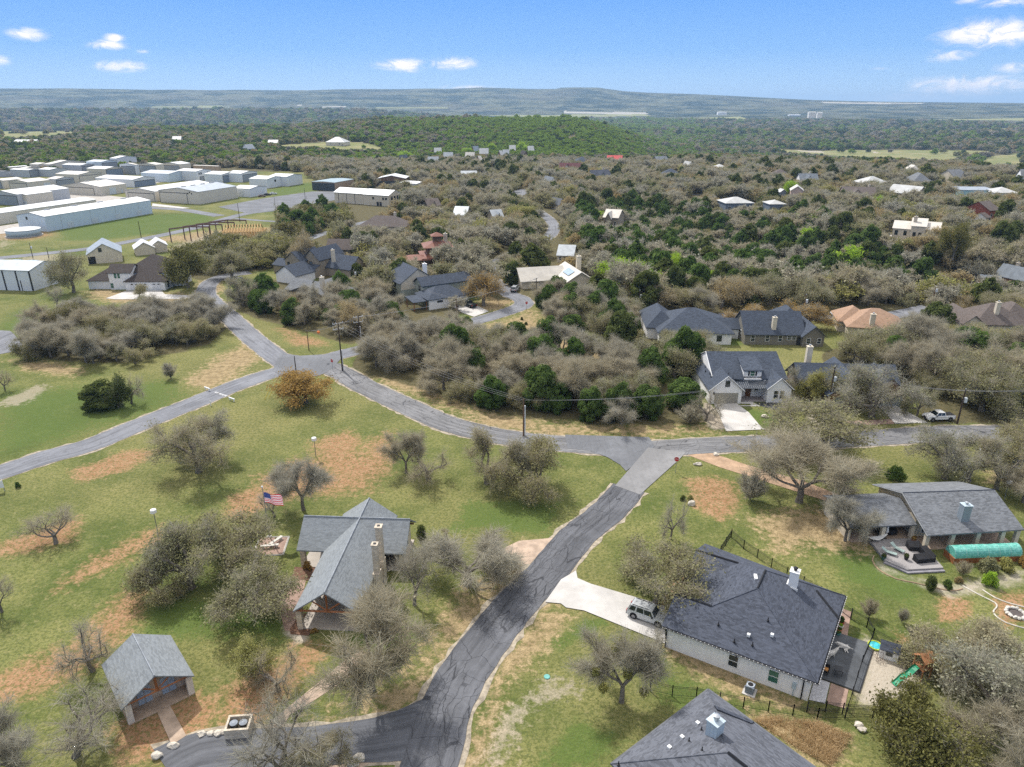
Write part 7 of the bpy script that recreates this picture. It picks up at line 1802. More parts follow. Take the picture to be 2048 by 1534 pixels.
for px, py, ty, lb in ((632, 914, 876, 'white drum lamp on a thin post above the orange dirt'), (316, 1066, 1020, 'white drum lamp on a thin post left of the huge live oak'), (2008, 1000, 962, 'white-topped thin lamp post behind the porch house')):
    p = at(px, py); h = height_of(p, ty); t = thing('lamp_post', lb, 'lamp', p); MB().lathe([(.06, 0), (.05, h - .5)], 8).build('lamp_pole', M('dull_lamp_pole', (.16, .17, .16), .6), t); MB().lathe([(.2, h - .5), (.42, h - .42), (.42, h), (.36, h + .08), (.1, h + .12)], 16).build('lamp_drum', TRIM, t)
for px, py, rot, lb in ((415, 781, -35, 'white rail barrier on the far side of the grey left road'), (464, 802, -35, 'white rail barrier on the near side of the grey left road')):
    t = thing('rail_barrier', lb, 'barrier', at(px, py), rot); MB().box(-.95, .95, -.1, .1, .45, .7).build('rail', TRIM, t)
    for x in (-.7, .7): MB().box(x - .07, x + .07, -.07, .07, 0, .45).build('post', TRIM, t)
t = thing('marker_post', 'small white post at the near edge of the grey left road', 'post', at(422, 812)); MB().box(-.06, .06, -.06, .06, 0, 1.1).build('post', TRIM, t); MB().box(-.16, .16, -.08, -.05, .75, 1.1).build('plate', TRIM, t)
t = thing('notice_board', 'white notice board at the left edge beside the grey road', 'sign', at(2, 984), 20); MB().box(-.6, .6, -.04, .04, .7, 1.9).build('board', TRIM, t)
for x in (-.5, .5): MB().box(x - .05, x + .05, .05, .12, 0, 2.0).build('post', STEEL, t)
# painted markings: worn chevrons on the speed hump, faded stop bars
WORN = M('worn_road_paint', (.42, .42, .42), .9, .3, 3)
for i in range(4): area('road_chevron', [(428 + i * 6.5, 788 - 2 + i * 2.1), (432 + i * 6.5, 786 - 2 + i * 2.1), (441 + i * 5, 788.5 - 2 + i * 1.9), (436 + i * 5, 790.5 - 2 + i * 2)], WORN, .095)
t = thing('flagpole', 'silver flagpole with a white ball top beside the huge live oak', 'flagpole', at(539, 1073)); p = t.location; hF = height_of(p, 975)
MB().lathe([(.11, 0), (.05, hF)], 10).build('mast', M('brushed_pole', (.42, .44, .46), .35, .1, 2, .6), t); MB().blob((0, 0, hF + .12), .14, 2, 0).build('finial', TRIM, t, True); MB().lathe([(.3, 0), (.3, .12)], 12).build('base', CONC, t)
fl = thing('flag', 'red white and blue striped flag with a starred canton, flying from the flagpole', 'flag', (p.x, p.y, p.z), -8)
def cloth(m_):
    t_ = m_.node_tree; b_ = next(q for q in t_.nodes if q.type == 'BSDF_PRINCIPLED'); o_ = next(q for q in t_.nodes if q.type == 'OUTPUT_MATERIAL')
    if not any(q.type == 'BSDF_TRANSLUCENT' for q in t_.nodes):
        tr = t_.nodes.new('ShaderNodeBsdfTranslucent'); lk(t_, b_.inputs['Base Color'].links[0].from_socket, tr.inputs[0]); mx = t_.nodes.new('ShaderNodeMixShader'); mx.inputs[0].default_value = .5
        lk(t_, b_.outputs[0], mx.inputs[1]); lk(t_, tr.outputs[0], mx.inputs[2]); lk(t_, mx.outputs[0], o_.inputs[0])
    return m_
def flag():
    n, k = 30, 13; Lf, Hf = 2.7, 1.62; z0 = hF - .75 - Hf
    fx = lambda u, v: (.08 + u * Lf * .93, .30 * math.sin(u * 7.5 + v * 1.1) * (.25 + u) * .8, z0 + v * Hf - .55 * u * u - .16 * math.sin(u * 6) * u)
    for nm, mat_, sel in (('red_stripes', M('flag_red', (.55, .02, .045), .7, .05, 1), lambda i, j: j % 2 == 0 and not (i < 12 and j >= 6)), ('white_stripes', M('flag_white', (.75, .72, .74), .7, .05, 1), lambda i, j: j % 2 == 1 and not (i < 12 and j >= 6)), ('canton', M('flag_blue', (.03, .055, .22), .7, .05, 1), lambda i, j: i < 12 and j >= 6)):
        m = MB()
        for i in range(n):
            for j in range(k):
                if sel(i, j): m.add([fx(i / n, j / k), fx((i + 1) / n, j / k), fx((i + 1) / n, (j + 1) / k), fx(i / n, (j + 1) / k)], [(0, 1, 2, 3)])
        m.build(nm, cloth(mat_), fl)
    m = MB()
    for r in range(9):
        for c in range(6 if r % 2 == 0 else 5):
            u = (c + (.5 if r % 2 == 0 else 1)) / 6 * .4; v = 6 / 13 + (r + .5) / 9 * 7 / 13; q = fx(u, v); pts = []
            for a in range(10): rr = (.042 if a % 2 == 0 else .017); an = math.pi / 2 + a * math.pi / 5; pts.append((q[0] + rr * math.cos(an), q[1], q[2] + rr * math.sin(an)))
            for sgn in (-.012, .012): m.poly([(a, b + sgn, c_) for a, b, c_ in pts])
    m.build('stars', M('flag_white', (.75, .72, .74)), fl)
flag()
area('flag_plaza', [(520, 1075), (578, 1074), (566, 1110), (505, 1112)], BRICKP, .04); 
pz = thing('plaza_curb', 'low white stone curb round the flag plaza', 'curb', at(540, 1092)); q0 = pz.location
for a, b in (((520, 1075), (578, 1074)), ((578, 1074), (566, 1110)), ((505, 1112), (566, 1110)), ((505, 1112), (520, 1075))):
    A_, B_ = Vector(at(*a)) - q0, Vector(at(*b)) - q0; MB().path([A_ + Vector((0, 0, .06)), B_ + Vector((0, 0, .06))], .13, 4).build('curb_stone', M('white_stone', (.58, .55, .49), .9, .15, 2), pz)
for px, py, rot, lb in ((552, 1086, 62, 'white stone bench on the inner side of the flag plaza'), (540, 1096, 10, 'white stone bench on the oak side of the flag plaza')):
    t = thing('stone_bench', lb, 'bench', at(px, py), rot); MB().box(-1.2, 1.2, -.22, .22, .38, .5).build('seat', M('white_stone', (.58, .55, .49)), t)
    for x in (-.9, .9): MB().box(x - .12, x + .12, -.18, .18, 0, .38).build('leg', M('white_stone', (.58, .55, .49)), t)
t = thing('bin_enclosure', 'square stone enclosure holding rubbish bins by the parking drive', 'enclosure', at(480, 1462), 5); W_ = 1.15
MB().box(-W_, W_, -.95, -.73, 0, 1.15).build('front_wall', W_STONE, t); MB().box(-W_, W_, .73, .95, 0, 1.15).build('back_wall', W_STONE, t)
for x in (-W_, W_ - .2): MB().box(x, x + .2, -.73, .73, 0, 1.12).build('side_wall', W_STONE, t)
for x, lb in ((-.45, 'left'), (.45, 'right')):
    b_ = thing('rubbish_bin', f'black rubbish bin with a grey lid in the stone enclosure, the {lb} one', 'bin', tuple(Vector(t.location) + Matrix.Rotation(R_(5), 3, 'Z') @ Vector((x, 0, 0))), 5); MB().lathe([(.28, .05), (.36, 1.0), (.38, 1.05)], 14).build('bin_body', PLASTIC, b_); MB().lathe([(.39, 1.05), (.39, 1.12), (.12, 1.2)], 14).build('lid', M('grey_lid', (.26, .29, .33), .5), b_)
rnd = random.Random(4)
for px, py, s_, lb in ((403, 1470, .34, 'white limestone block, first in the row left of the bin enclosure'), (420, 1469, .3, 'white limestone block, second in the row left of the bin enclosure'), (436, 1469, .34, 'white limestone block, third in the row left of the bin enclosure'), (453, 1466, .36, 'white limestone block touching the bin enclosure side'),
                       (346, 1494, .4, 'white limestone block left of the restroom walk end'), (315, 1516, .42, 'white limestone block at the far corner of the parking drive'), (718, 1518, .45, 'pale boulder on the gravel at the bottom edge'), (706, 1530, .35, 'smaller pale boulder on the gravel at the bottom edge'),
                       (1528, 834, .5, 'tan boulder on the front lawn of the white farmhouse'), (1395, 930, .45, 'white rock heap on the near side of the dirt drive'), (1432, 910, .4, 'white rock heap on the far side of the dirt drive'), (1382, 1010, .5, 'white rocks on the orange soil by the lane'), (1716, 1452, .35, 'white slab on the grass below the gravel yard'), (1724, 1462, .3, 'smaller white slab on the grass below the gravel yard')):
    t = thing('boulder', lb, 'rock', at(px, py)); MB().blob((0, 0, s_ * .5), (s_ * 1.3, s_, s_ * .7), 2, .35, rnd=rnd).build('stone', M('pale_rock', (.55, .50, .42), .95, .25, 2), t)
t = thing('valve_cover', 'small turquoise utility cover in the lawn by the lane', 'utility box', at(1094, 1354)); MB().lathe([(.34, 0), (.34, .08), (.28, .12)], 14).build('cover', M('turquoise_cover', (.16, .42, .38), .5), t)

# ================================================================== fences
def fence(label, pts, h=1.35, name='metal_fence', sp=2.4):
    W_ = [Vector(at(*q)) for q in pts]; o = W_[0]; t = thing(name, label, 'fence', o[:]); pk = MB(); rl = MB()
    for a, b in zip(W_[:-1], W_[1:]):
        a, b = a - o, b - o; L = (b - a).length; n = max(1, round(L / sp)); d = (b - a) / L
        for z in (h - .06, h - .25, .15): rl.path([a + Vector((0, 0, z)), b + Vector((0, 0, z))], .022, 4)
        for i in range(int(L / .13)): q = a + d * (i * .13); pk.box(q.x - .009, q.x + .009, q.y - .009, q.y + .009, .08, h)
        for i in range(n + 1):
            q = a + d * (L * i / n); MB().box(q.x - .045, q.x + .045, q.y - .045, q.y + .045, 0, h + .1).build('post', BLACKM, t)
    rl.build('rail', BLACKM, t); pk.build('pickets', BLACKM, t)
fence('black metal fence behind the roof of the patio house', [(1440, 1109), (1462, 1075), (1487, 1098), (1542, 1135), (1573, 1152), (1640, 1192), (1701, 1238)])
fence('black metal fence along the lawn side of the gravel yard', [(1701, 1236), (1733, 1255), (1745, 1276), (1790, 1302), (1830, 1322)])
fence('straight black metal fence between dark patio and gravel yard', [(1745, 1276), (1724, 1325), (1694, 1422)], .9)
fence('black metal fence at the near end of the patio and gravel yard', [(1613, 1424), (1650, 1424), (1684, 1428), (1745, 1432)])
fence('long black metal fence over the bright green strip', [(1300, 1382), (1344, 1392), (1392, 1396), (1486, 1416), (1536, 1424), (1585, 1431), (1634, 1438), (1745, 1436)])
fence('short black metal fence from the driveway corner of the patio house', [(1323, 1297), (1296, 1342)])
# ================================================================== patio house yard
t = thing('air_conditioner', 'grey air conditioner on a concrete pad at the white side wall', 'air conditioner', at(1499, 1384), -31)
MB().box(-.65, .65, -.65, .65, 0, .1).build('pad', CONC, t); MB().box(-.42, .42, -.42, .42, .1, .95).build('case', M('ac_grey', (.16, .19, .23), .5, .2, 8), t); MB().lathe([(.42, .95), (.4, 1.02), (.3, 1.04)], 18).build('fan_guard', M('fan_guard', (.42, .46, .5), .4), t); MB().lathe([(.29, 1.03), (.28, 1.06)], 14).build('fan', BLACKM, t)
PZ = .14
def pat(px, py): p = P(px, py, PZ); return (p.x, p.y, PZ)
def dog(px, py, rot, label, lying):
    p = pat(px, py); me = bpy.data.meshes.new('dog'); z = .16 if lying else .46
    J = [((-.38, 0, z), .10), ((-.15, 0, z + .02), .13), ((.15, 0, z + .03), .15), ((.36, 0, z + .10), .10), ((.50, .02, z + .22 - .1 * lying), .085), ((.62, .02, z + .18 - .1 * lying), .055), ((.72, .02, z + .14 - .1 * lying), .035), ((-.55, .04, z + .06), .03), ((-.78, .12, z + .1), .02)]
    E = [(0, 1), (1, 2), (2, 3), (3, 4), (4, 5), (5, 6), (0, 7), (7, 8)]
    def leg(root, pts):
        k = root
        for q, r in pts: J.append((q, r)); E.append((k, len(J) - 1)); k = len(J) - 1
    for s_ in (-1, 1):
        if lying:
            leg(2, [((.22, .14 + .05 * s_, .12), .055), ((.34, .32, .09 + .03 * s_), .04), ((.46 + .08 * s_, .52, .06), .03), ((.52 + .08 * s_, .56, .05), .03)]); leg(0, [((-.32, .16, .13), .07), ((-.22 + .1 * s_, .34, .08), .045), ((-.36 + .1 * s_, .5, .06), .03), ((-.3 + .1 * s_, .58, .05), .03)])
        else:
            leg(2, [((.2, .1 * s_, .34), .06), ((.17, .11 * s_, .2), .04), ((.22, .11 * s_, .05), .03), ((.28, .11 * s_, .03), .03)]); leg(0, [((-.3, .1 * s_, .36), .075), ((-.24, .11 * s_, .24), .05), ((-.4, .11 * s_, .15), .03), ((-.36, .11 * s_, .04), .03), ((-.3, .11 * s_, .03), .03)])
        J.append(((.47, .08 * s_, z + .29 - .1 * lying), .03)); E.append((4, len(J) - 1)); J.append(((.43, .11 * s_, z + .25 - .1 * lying), .018)); E.append((len(J) - 2, len(J) - 1))
    me.from_pydata([j[0] for j in J], E, []); me.materials.append(M('white_dog_coat', (.66, .64, .60), .9, .12, 6))
    o = bpy.data.objects.new('dog', me); COL.objects.link(o); o.location = p; o.rotation_euler = (0, 0, R_(rot)); o.scale = (1.3,) * 3
    o.modifiers.new('skin', 'SKIN'); ss = o.modifiers.new('sub', 'SUBSURF'); ss.levels = ss.render_levels = 1
    for v, j in zip(me.skin_vertices[0].data, J): v.radius = (j[1] * 1.35, j[1] * 1.35)
    me.skin_vertices[0].data[1].use_root = True; props(o, label, 'dog'); return o
dog(1686, 1295, 150, 'white dog stretched out on the dark patio, farther from the house corner', 1); dog(1662, 1314, 20, 'white dog standing on the dark patio by the roof edge', 0)
t = thing('patio_armchair', 'black patio armchair with an orange cushion under the roof edge', 'chair', pat(1650, 1345), -31); MB().box(-.35, .35, -.35, .35, .3, .42).build('seat', BLACKM, t); MB().box(-.35, .35, .28, .38, .42, .95).build('backrest', BLACKM, t); MB().box(-.26, .26, -.2, .26, .42, .54).build('cushion', M('orange_cushion', (.62, .30, .10), .8), t)
for x in (-.38, .33): MB().box(x, x + .06, -.35, .35, .42, .65).build('armrest', BLACKM, t)
for x in (-.32, .28):
    for y in (-.32, .28): MB().box(x, x + .05, y, y + .05, 0, .3).build('leg', BLACKM, t)
t = thing('patio_table', 'black square table on the dark patio', 'table', pat(1676, 1347), -20); MB().box(-.42, .42, -.42, .42, .64, .7).build('tabletop', M('dark_table', (.04, .042, .046), .4), t)
for x in (-.36, .32):
    for y in (-.36, .32): MB().box(x, x + .04, y, y + .04, 0, .64).build('leg', BLACKM, t)
for px, py, c, lb in ((1684, 1243, (.02, .02, .022), 'black'), (1683, 1250, (.34, .08, .05), 'brick red'), (1681, 1257, (.62, .62, .6), 'white'), (1678.5, 1264, (.36, .13, .06), 'rust orange'), (1676, 1271, (.10, .26, .26), 'teal')):
    t = thing('flower_pot', f'{lb} flower pot in the row by the patio house side', 'flower pot', P(px, py)[:]); MB().lathe([(.16, 0), (.26, .36), (.28, .4), (.2, .4)], 14).build('pot', M(lb.replace(' ', '_') + '_pot', c, .6), t); MB().blob((0, 0, .5), .2, 2, .4).build('plant', LEAF['juniper'] if lb != 'white' else LEAF['lime'], t)
t = thing('playhouse', 'white toy playhouse with a dark roof on the gravel yard', 'playhouse', at(1776, 1312), -28)
MB().box(-.9, .9, -.7, .7, 0, 1.3).add([(-.9, y, z) for y, z in ((-.7, 1.3), (.7, 1.3), (0, 1.85))] + [(.9, y, z) for y, z in ((-.7, 1.3), (.7, 1.3), (0, 1.85))], [(0, 2, 1), (3, 4, 5), (0, 3, 5, 2), (1, 2, 5, 4)]).build('wall', TRIM, t)
MB().slab([(-1, -.85, 1.22), (1, -.85, 1.22), (1, 0, 1.95), (-1, 0, 1.95)], .06).slab([(1, .85, 1.22), (-1, .85, 1.22), (-1, 0, 1.95), (1, 0, 1.95)], .06).build('roof', RF_SLATE, t); w_ = MB().box(-.35, .35, -.74, -.69, .55, 1.05).build('window', M('toy_window_frame', (.3, .3, .26), .5), t); MB().box(-.28, .28, -.76, -.72, .6, 1.0).build('pane', GLASS, w_); MB().box(-.95, -.88, -.3, .25, 0, 1.1).build('door', M('toy_door', (.25, .25, .25), .5), t)
t = thing('paddling_toy', 'turquoise and lime water toy on the gravel yard', 'toy', at(1750, 1293), -60); MB().lathe([(.75, 0), (.8, .22), (.68, .24), (.64, .1)], 18).build('basin', M('lime_plastic', (.45, .55, .05), .4), t); MB().lathe([(.62, .1), (.6, .2), (.3, .34), (.05, .36)], 18).build('lid', M('turquoise_plastic', (.06, .50, .56), .35), t)
for px, py, rot, lb in ((1752, 1318, 20, 'bent tube chair frame on the gravel, nearer the patio'), (1760, 1324, -15, 'bent tube chair frame on the gravel, nearer the playhouse')):
    t = thing('chair_frame', lb, 'chair', at(px, py), rot); fm = M('rusty_tube', (.16, .11, .09), .6)
    for x in (-.28, .28): MB().path([(x, -.35, 0), (x, -.3, .42), (x, .3, .40), (x, .45, .95)], .022, 6).build('side_tube', fm, t); MB().path([(x, .3, .4), (x, .42, 0)], .022, 6).build('leg', fm, t)
    MB().path([(-.28, .45, .95), (.28, .45, .95)], .022, 6).build('top_tube', fm, t); MB().path([(-.28, -.3, .42), (.28, -.3, .42)], .022, 6).build('front_tube', fm, t)
t = thing('swing_set', 'wooden play tower with a green wavy slide under the yellowish oak', 'play set', at(1840, 1352), 200)
SW = M('cedar_play_timber', (.40, .19, .09), .8, .2, 2)
for x in (-.6, .6):
    for y in (-.6, .6): MB().box(x - .06, x + .06, y - .06, y + .06, 0, 2.6).build('post', SW, t)
MB().box(-.7, .7, -.7, .7, 1.3, 1.4).build('platform', SW, t); MB().slab([(-.85, -.85, 2.5), (.85, -.85, 2.5), (.85, 0, 3.1), (-.85, 0, 3.1)], .05).slab([(.85, .85, 2.5), (-.85, .85, 2.5), (-.85, 0, 3.1), (.85, 0, 3.1)], .05).build('roof', SW, t); MB().path([(-.6, 0, 2.4), (-3.8, 0, 2.4)], .07, 6).build('swing_beam', SW, t)
sl_ = MB()
for i in range(10):
    x0, x1 = .7 + i * .3, .7 + (i + 1) * .3; zf = lambda x: 1.4 * (1 - (x - .7) / 3) + .12 * math.sin((x - .7) * 4.2) + .1
    sl_.add([(x0, -.3, zf(x0)), (x1, -.3, zf(x1)), (x1, .3, zf(x1)), (x0, .3, zf(x0)), (x0, -.34, zf(x0) + .16), (x1, -.34, zf(x1) + .16), (x1, .34, zf(x1) + .16), (x0, .34, zf(x0) + .16)], [(0, 1, 2, 3), (0, 4, 5, 1), (3, 2, 6, 7)])
sl_.build('slide', M('green_slide_plastic', (.03, .27, .14), .35), t)
# ================================================================== porch house yard
def dk(x, y, z=.42): v = HDM @ Vector((x, y, z)); return (v.x, v.y, v.z)
DR = HD.rot
for x, y, r_, lb in ((-5.3, -1.2, -40, 'grey-green sun lounger on the deck, nearer the lawn'), (-3.9, -.6, -62, 'grey-green sun lounger on the deck, nearer the porch')):
    t = thing('sun_lounger', lb, 'sun lounger', dk(x, y), DR + r_); lm = M('grey_green_sling', (.30, .38, .35), .7)
    MB().box(-.9, .35, -.3, .3, .28, .33).build('seat', lm, t); MB().slab([(-1.55, -.3, .75), (-.9, -.3, .33), (-.9, .3, .33), (-1.55, .3, .75)], .05).build('backrest', lm, t)
    for a in (-.8, .3):
        for b in (-.28, .24): MB().box(a, a + .05, b, b + .05, 0, .28).build('leg', STEEL, t)
CV = M('black_cover_fabric', (.018, .018, .02), .75, .3, 2)
def covered(x, y, w_, d_, h_, r_, lb, name='covered_sofa', cat='sofa'):
    t = thing(name, lb, cat, dk(x, y), DR + r_); m = MB().box(-w_ / 2, w_ / 2, -d_ / 2, d_ / 2, 0, h_ * .7).add([(-w_ / 2, -d_ / 2, h_ * .7), (w_ / 2, -d_ / 2, h_ * .7), (w_ / 2, d_ / 2, h_), (-w_ / 2, d_ / 2, h_), (-w_ / 2, d_ / 2, h_ * .7), (w_ / 2, d_ / 2, h_ * .7)], [(0, 1, 2, 3), (0, 3, 4), (1, 5, 2), (3, 2, 5, 4)]); m.build('cover', CV, t); MB().box(-w_ / 2 - .03, w_ / 2 + .03, -d_ / 2 - .03, d_ / 2 + .03, .02, .12).build('hem', CV, t)
covered(-1.7, .15, 1.7, 1.2, .85, -8, 'black covered sofa beside the porch pillar'); covered(-2.0, -2.6, 2.6, 1.0, .9, 5, 'long black covered sofa at the front of the deck'); covered(-.9, -1.5, 1.0, 2.0, .9, 5, 'black covered corner sofa joined to the long one')
covered(-3.4, 4.2, 2.6, 1.4, 1.0, 0, 'black covered table under the carport roof', 'covered_table', 'table')
t = thing('garden_umbrella', 'closed white garden umbrella by the covered table', 'umbrella', dk(-4.0, 3.0, .1), 0); MB().lathe([(.03, 0), (.03, 2.5)], 8).build('umbrella_pole', STEEL, t); MB().lathe([(.06, 1.0), (.2, 1.2), (.13, 1.9), (.04, 2.5)], 10).build('folded_canopy', TRIM, t); MB().lathe([(.3, 0), (.3, .08)], 12).build('base', DTRIM, t)
t = thing('hammock', 'white hammock on a dark stand at the end of the deck', 'hammock', dk(-5.9, 2.2, .42), DR + 8); hm = MB()
for i in range(10):
    f = lambda k: (-1.6 + 3.2 * k / 10, .95 - .5 * (1 - ((k - 5) / 5) ** 2)); (x0, z0), (x1, z1) = f(i), f(i + 1); wd = lambda k: .12 + .4 * (1 - abs(k - 5) / 5)
    hm.add([(x0, -wd(i), z0), (x1, -wd(i + 1), z1), (x1, wd(i + 1), z1), (x0, wd(i), z0)], [(0, 1, 2, 3)])
hm.build('hammock_bed', TRIM, t); MB().path([(-1.7, 0, 1.0), (-1.0, 0, .06), (1.0, 0, .06), (1.7, 0, 1.0)], .04, 6).build('stand', BLACKM, t)
for x, y, c, pl, lb in ((-6.9, -1.6, (.05, .12, .1), 'deep', 'dark green planter at the lawn corner of the deck'), (-.9, 1.6, (.2, .08, .05), 'gold', 'pot with an orange plant beside the porch pillar'), (-4.2, -2.2, (.02, .02, .02), 'deep', 'small black planter in the middle of the deck')):
    t = thing('planter', lb, 'planter', dk(x, y, .42 if x > -6.8 else .1), 0); MB().lathe([(.2, 0), (.3, .4), (.32, .45), (.2, .45)], 14).build('pot', M('pot_' + pl, c, .6), t)
    rng = np.random.default_rng(3); q = rng.normal(size=(300, 3)); q /= np.linalg.norm(q, axis=1, keepdims=True); V, F = leaf_quads(q * .3 * rng.uniform(.3, 1, (300, 1)) + np.array([0, 0, .65]), .14, rng); me = npmesh('plant', V, F, [LEAF[pl]], None, {'tone': ('FACE', rng.random(300))}); c_ = bpy.data.objects.new('plant', me); COL.objects.link(c_); c_.parent = t
t = thing('tunnel_greenhouse', 'green plastic tunnel greenhouse on a brown timber base in front of the porch', 'greenhouse', dk(0, 0, 0), DR)
MB().box(2.0, 11.2, -3.0, -2.85, 0, .85).box(2.0, 11.2, -1.05, -.9, 0, .85).box(1.85, 2.0, -3.0, -.9, 0, .85).box(11.2, 11.35, -3.0, -.9, 0, .85).build('timber_base', BROWNWOOD, t)
gm = MB(); n_ = 12; nl_ = 18
gt, gt_t = nt('green_polythene'); tcg = gt_t.nodes.new('ShaderNodeTexCoord'); fin_ = finish(gt_t, mixc(gt_t, ramp(gt_t, noise(gt_t, tcg.outputs['Object'], 2.2, 5, .7, 1.2), .35, .7), (.07, .34, .27), (.22, .58, .48)), .3, bump=noise(gt_t, tcg.outputs['Object'], 3, 3, .6, 1.0), bstr=.5, bdist=.08, spec=.5)
ring = lambda x: [(x, -1.95 + 1.05 * math.cos(a), .85 + 1.2 * math.sin(a)) for a in np.linspace(math.pi, 0, n_ + 1)]
for i in range(nl_):
    a_, b_ = ring(2.0 + 9.2 * i / nl_), ring(2.0 + 9.2 * (i + 1) / nl_)
    for k in range(n_): gm.add([a_[k], b_[k], b_[k + 1], a_[k + 1]], [(0, 1, 2, 3)])
for x in (2.0, 11.2): gm.poly(ring(x))
gm.build('cover', gt, t, False)
for i in range(7): MB().path([(p_[0], p_[1] * 1.0, p_[2] + .01) for p_ in ring(2.02 + 9.16 * i / 6)], .03, 5).build('hoop', M('pale_hoop', (.3, .5, .45), .5), t)
for px, py, w_, h_, k, lf, lb, nm in ((1862, 1178, 36, 34, 'bush', 'deep', 'grey-green cactus clump in the flagstone bed', 'cactus'), (1893, 1176, 26, 24, 'bush', 'juniper', 'spiky green plant right of the cactus clump', 'shrub'), (1917, 1166, 22, 18, 'bush', 'tan', 'brownish low plant in the flagstone bed', 'shrub'), (1978, 1172, 36, 38, 'bush', 'lime', 'bright lime bush in the flagstone bed', 'bush'),
                                  (1926, 1150, 46, 36, 'twigbush', 'olive', 'feathery grass bush at the deck end of the greenhouse', 'shrub'), (1975, 1142, 46, 40, 'bush', 'olive', 'grey-green bush in front of the middle of the greenhouse', 'bush'), (2012, 1140, 44, 34, 'bush', 'yellowgreen', 'spreading yucca before the far end of the greenhouse', 'bush'), (2042, 1132, 26, 30, 'bush', 'gold', 'russet bush at the right edge by the greenhouse', 'bush'),
                                  (845, 1076, 36, 34, 'bush', 'deep', 'dark shrub at the right gable wall of the park pavilion', 'bush'), (615, 1140, 24, 24, 'bush', 'gold', 'rust-tinged shrub in the side bed of the park pavilion', 'bush'), (629, 1266, 20, 14, 'bush', 'gold', 'orange low plant at the open gable of the park pavilion', 'bush'), (1365, 1000, 16, 14, 'bush', 'deep', 'dark low bush on the orange soil by the lane', 'bush'), (1381, 1000, 14, 14, 'bush', 'yellowgreen', 'pale grass tuft on the orange soil by the lane', 'shrub'),
                                  (1044, 640, 8, 8, 'bush', 'deep', 'small dark bush in the yellow field, nearest the avenue', 'bush'), (1052, 650, 9, 8, 'bush', 'deep', 'small dark bush in the yellow field, farthest from the avenue', 'bush')):
    tree(px, py, w_, h_, k, lf, lb, nm, 0, cat=nm)
t = thing('fire_pit', 'round white stone fire pit on the lawn at the right edge', 'fire pit', at(2031, 1228)); nst = 14
for i in range(nst): a = 2 * math.pi * i / nst; MB().blob((1.02 * math.cos(a), 1.02 * math.sin(a), .16), (.26, .22, .2), 2, .3, rnd=rnd).build('stone', M('white_stone', (.58, .55, .49)), t)
MB().lathe([(.85, 0), (.85, .05)], 18).build('ash_bed', M('dark_ash', (.10, .085, .08), .95), t)
for pts, lb in ([(1925, 1172), (1958, 1190), (1990, 1206), (1993, 1215), (1987, 1222), (1991, 1232), (2012, 1246), (2052, 1258)], 'white curving lawn edging from the flagstone bed round to the fire pit'), ([(1965, 1180), (1990, 1196), (2022, 1208), (2055, 1216)], 'white lawn edging behind the fire pit'), ([(1748, 1112), (1745, 1122), (1758, 1140), (1792, 1158), (1830, 1166), (1870, 1176), (1905, 1182), (1925, 1178)], 'tan curved edging round the deck and flagstone bed'):
    W_ = catmull([Vector(at(*q)) for q in pts], .8); o = thing('lawn_edging', lb, 'edging', W_[0][:]); MB().path([q - W_[0] + Vector((0, 0, .05)) for q in W_], .085, 5).build('edging_strip', M('white_edging', (.60, .56, .48), .9, .15, 2) if 'white' in lb else M('tan_edging', (.38, .27, .17), .9), o)
t = thing('patio_umbrella', 'pale green garden umbrella behind the tan gabled house', 'umbrella', at(690, 545)); MB().lathe([(.05, 0), (.05, 3.6)], 8).build('umbrella_pole', STEEL, t); MB().lathe([(2.0, 3.2), (1.2, 3.65), (.05, 4.0)], 10).build('canopy', M('pale_green_canvas', (.34, .46, .40), .8), t)
# straw heap of dry grass, a mass nobody could count
rng = np.random.default_rng(8); wp = wpoly([(1505, 1440), (1560, 1436), (1640, 1448), (1705, 1472), (1660, 1534), (1600, 1500)]); n = 22000
xs = rng.uniform(min(p[0] for p in wp), max(p[0] for p in wp), n); ys = rng.uniform(min(p[1] for p in wp), max(p[1] for p in wp), n); k_ = pip(xs, ys, wp); xs, ys = xs[k_], ys[k_]; cl = wob(xs, ys, .9, 3); k_ = cl + rng.normal(size=len(xs)) * .45 > -.1; xs, ys, cl = xs[k_], ys[k_], cl[k_]; n = len(xs)
d = rng.normal(size=(n, 3)) * .7; d[:, 2] = np.abs(d[:, 2]) + .45; V, F = twig_quads(np.stack([xs, ys, np.zeros(n)], 1), d, .55, .022, rng)
me = npmesh('dry_grass', V, F, [M_leaf('straw', (.38, .27, .14), (.72, .57, .36))], None, {'tone': ('FACE', np.clip(.5 + cl * .4 + rng.normal(size=n) * .2, 0, 1))}); o = bpy.data.objects.new('dry_grass', me); COL.objects.link(o); props(o, 'tall straw-coloured dry grass beside the lower house', kind='stuff')
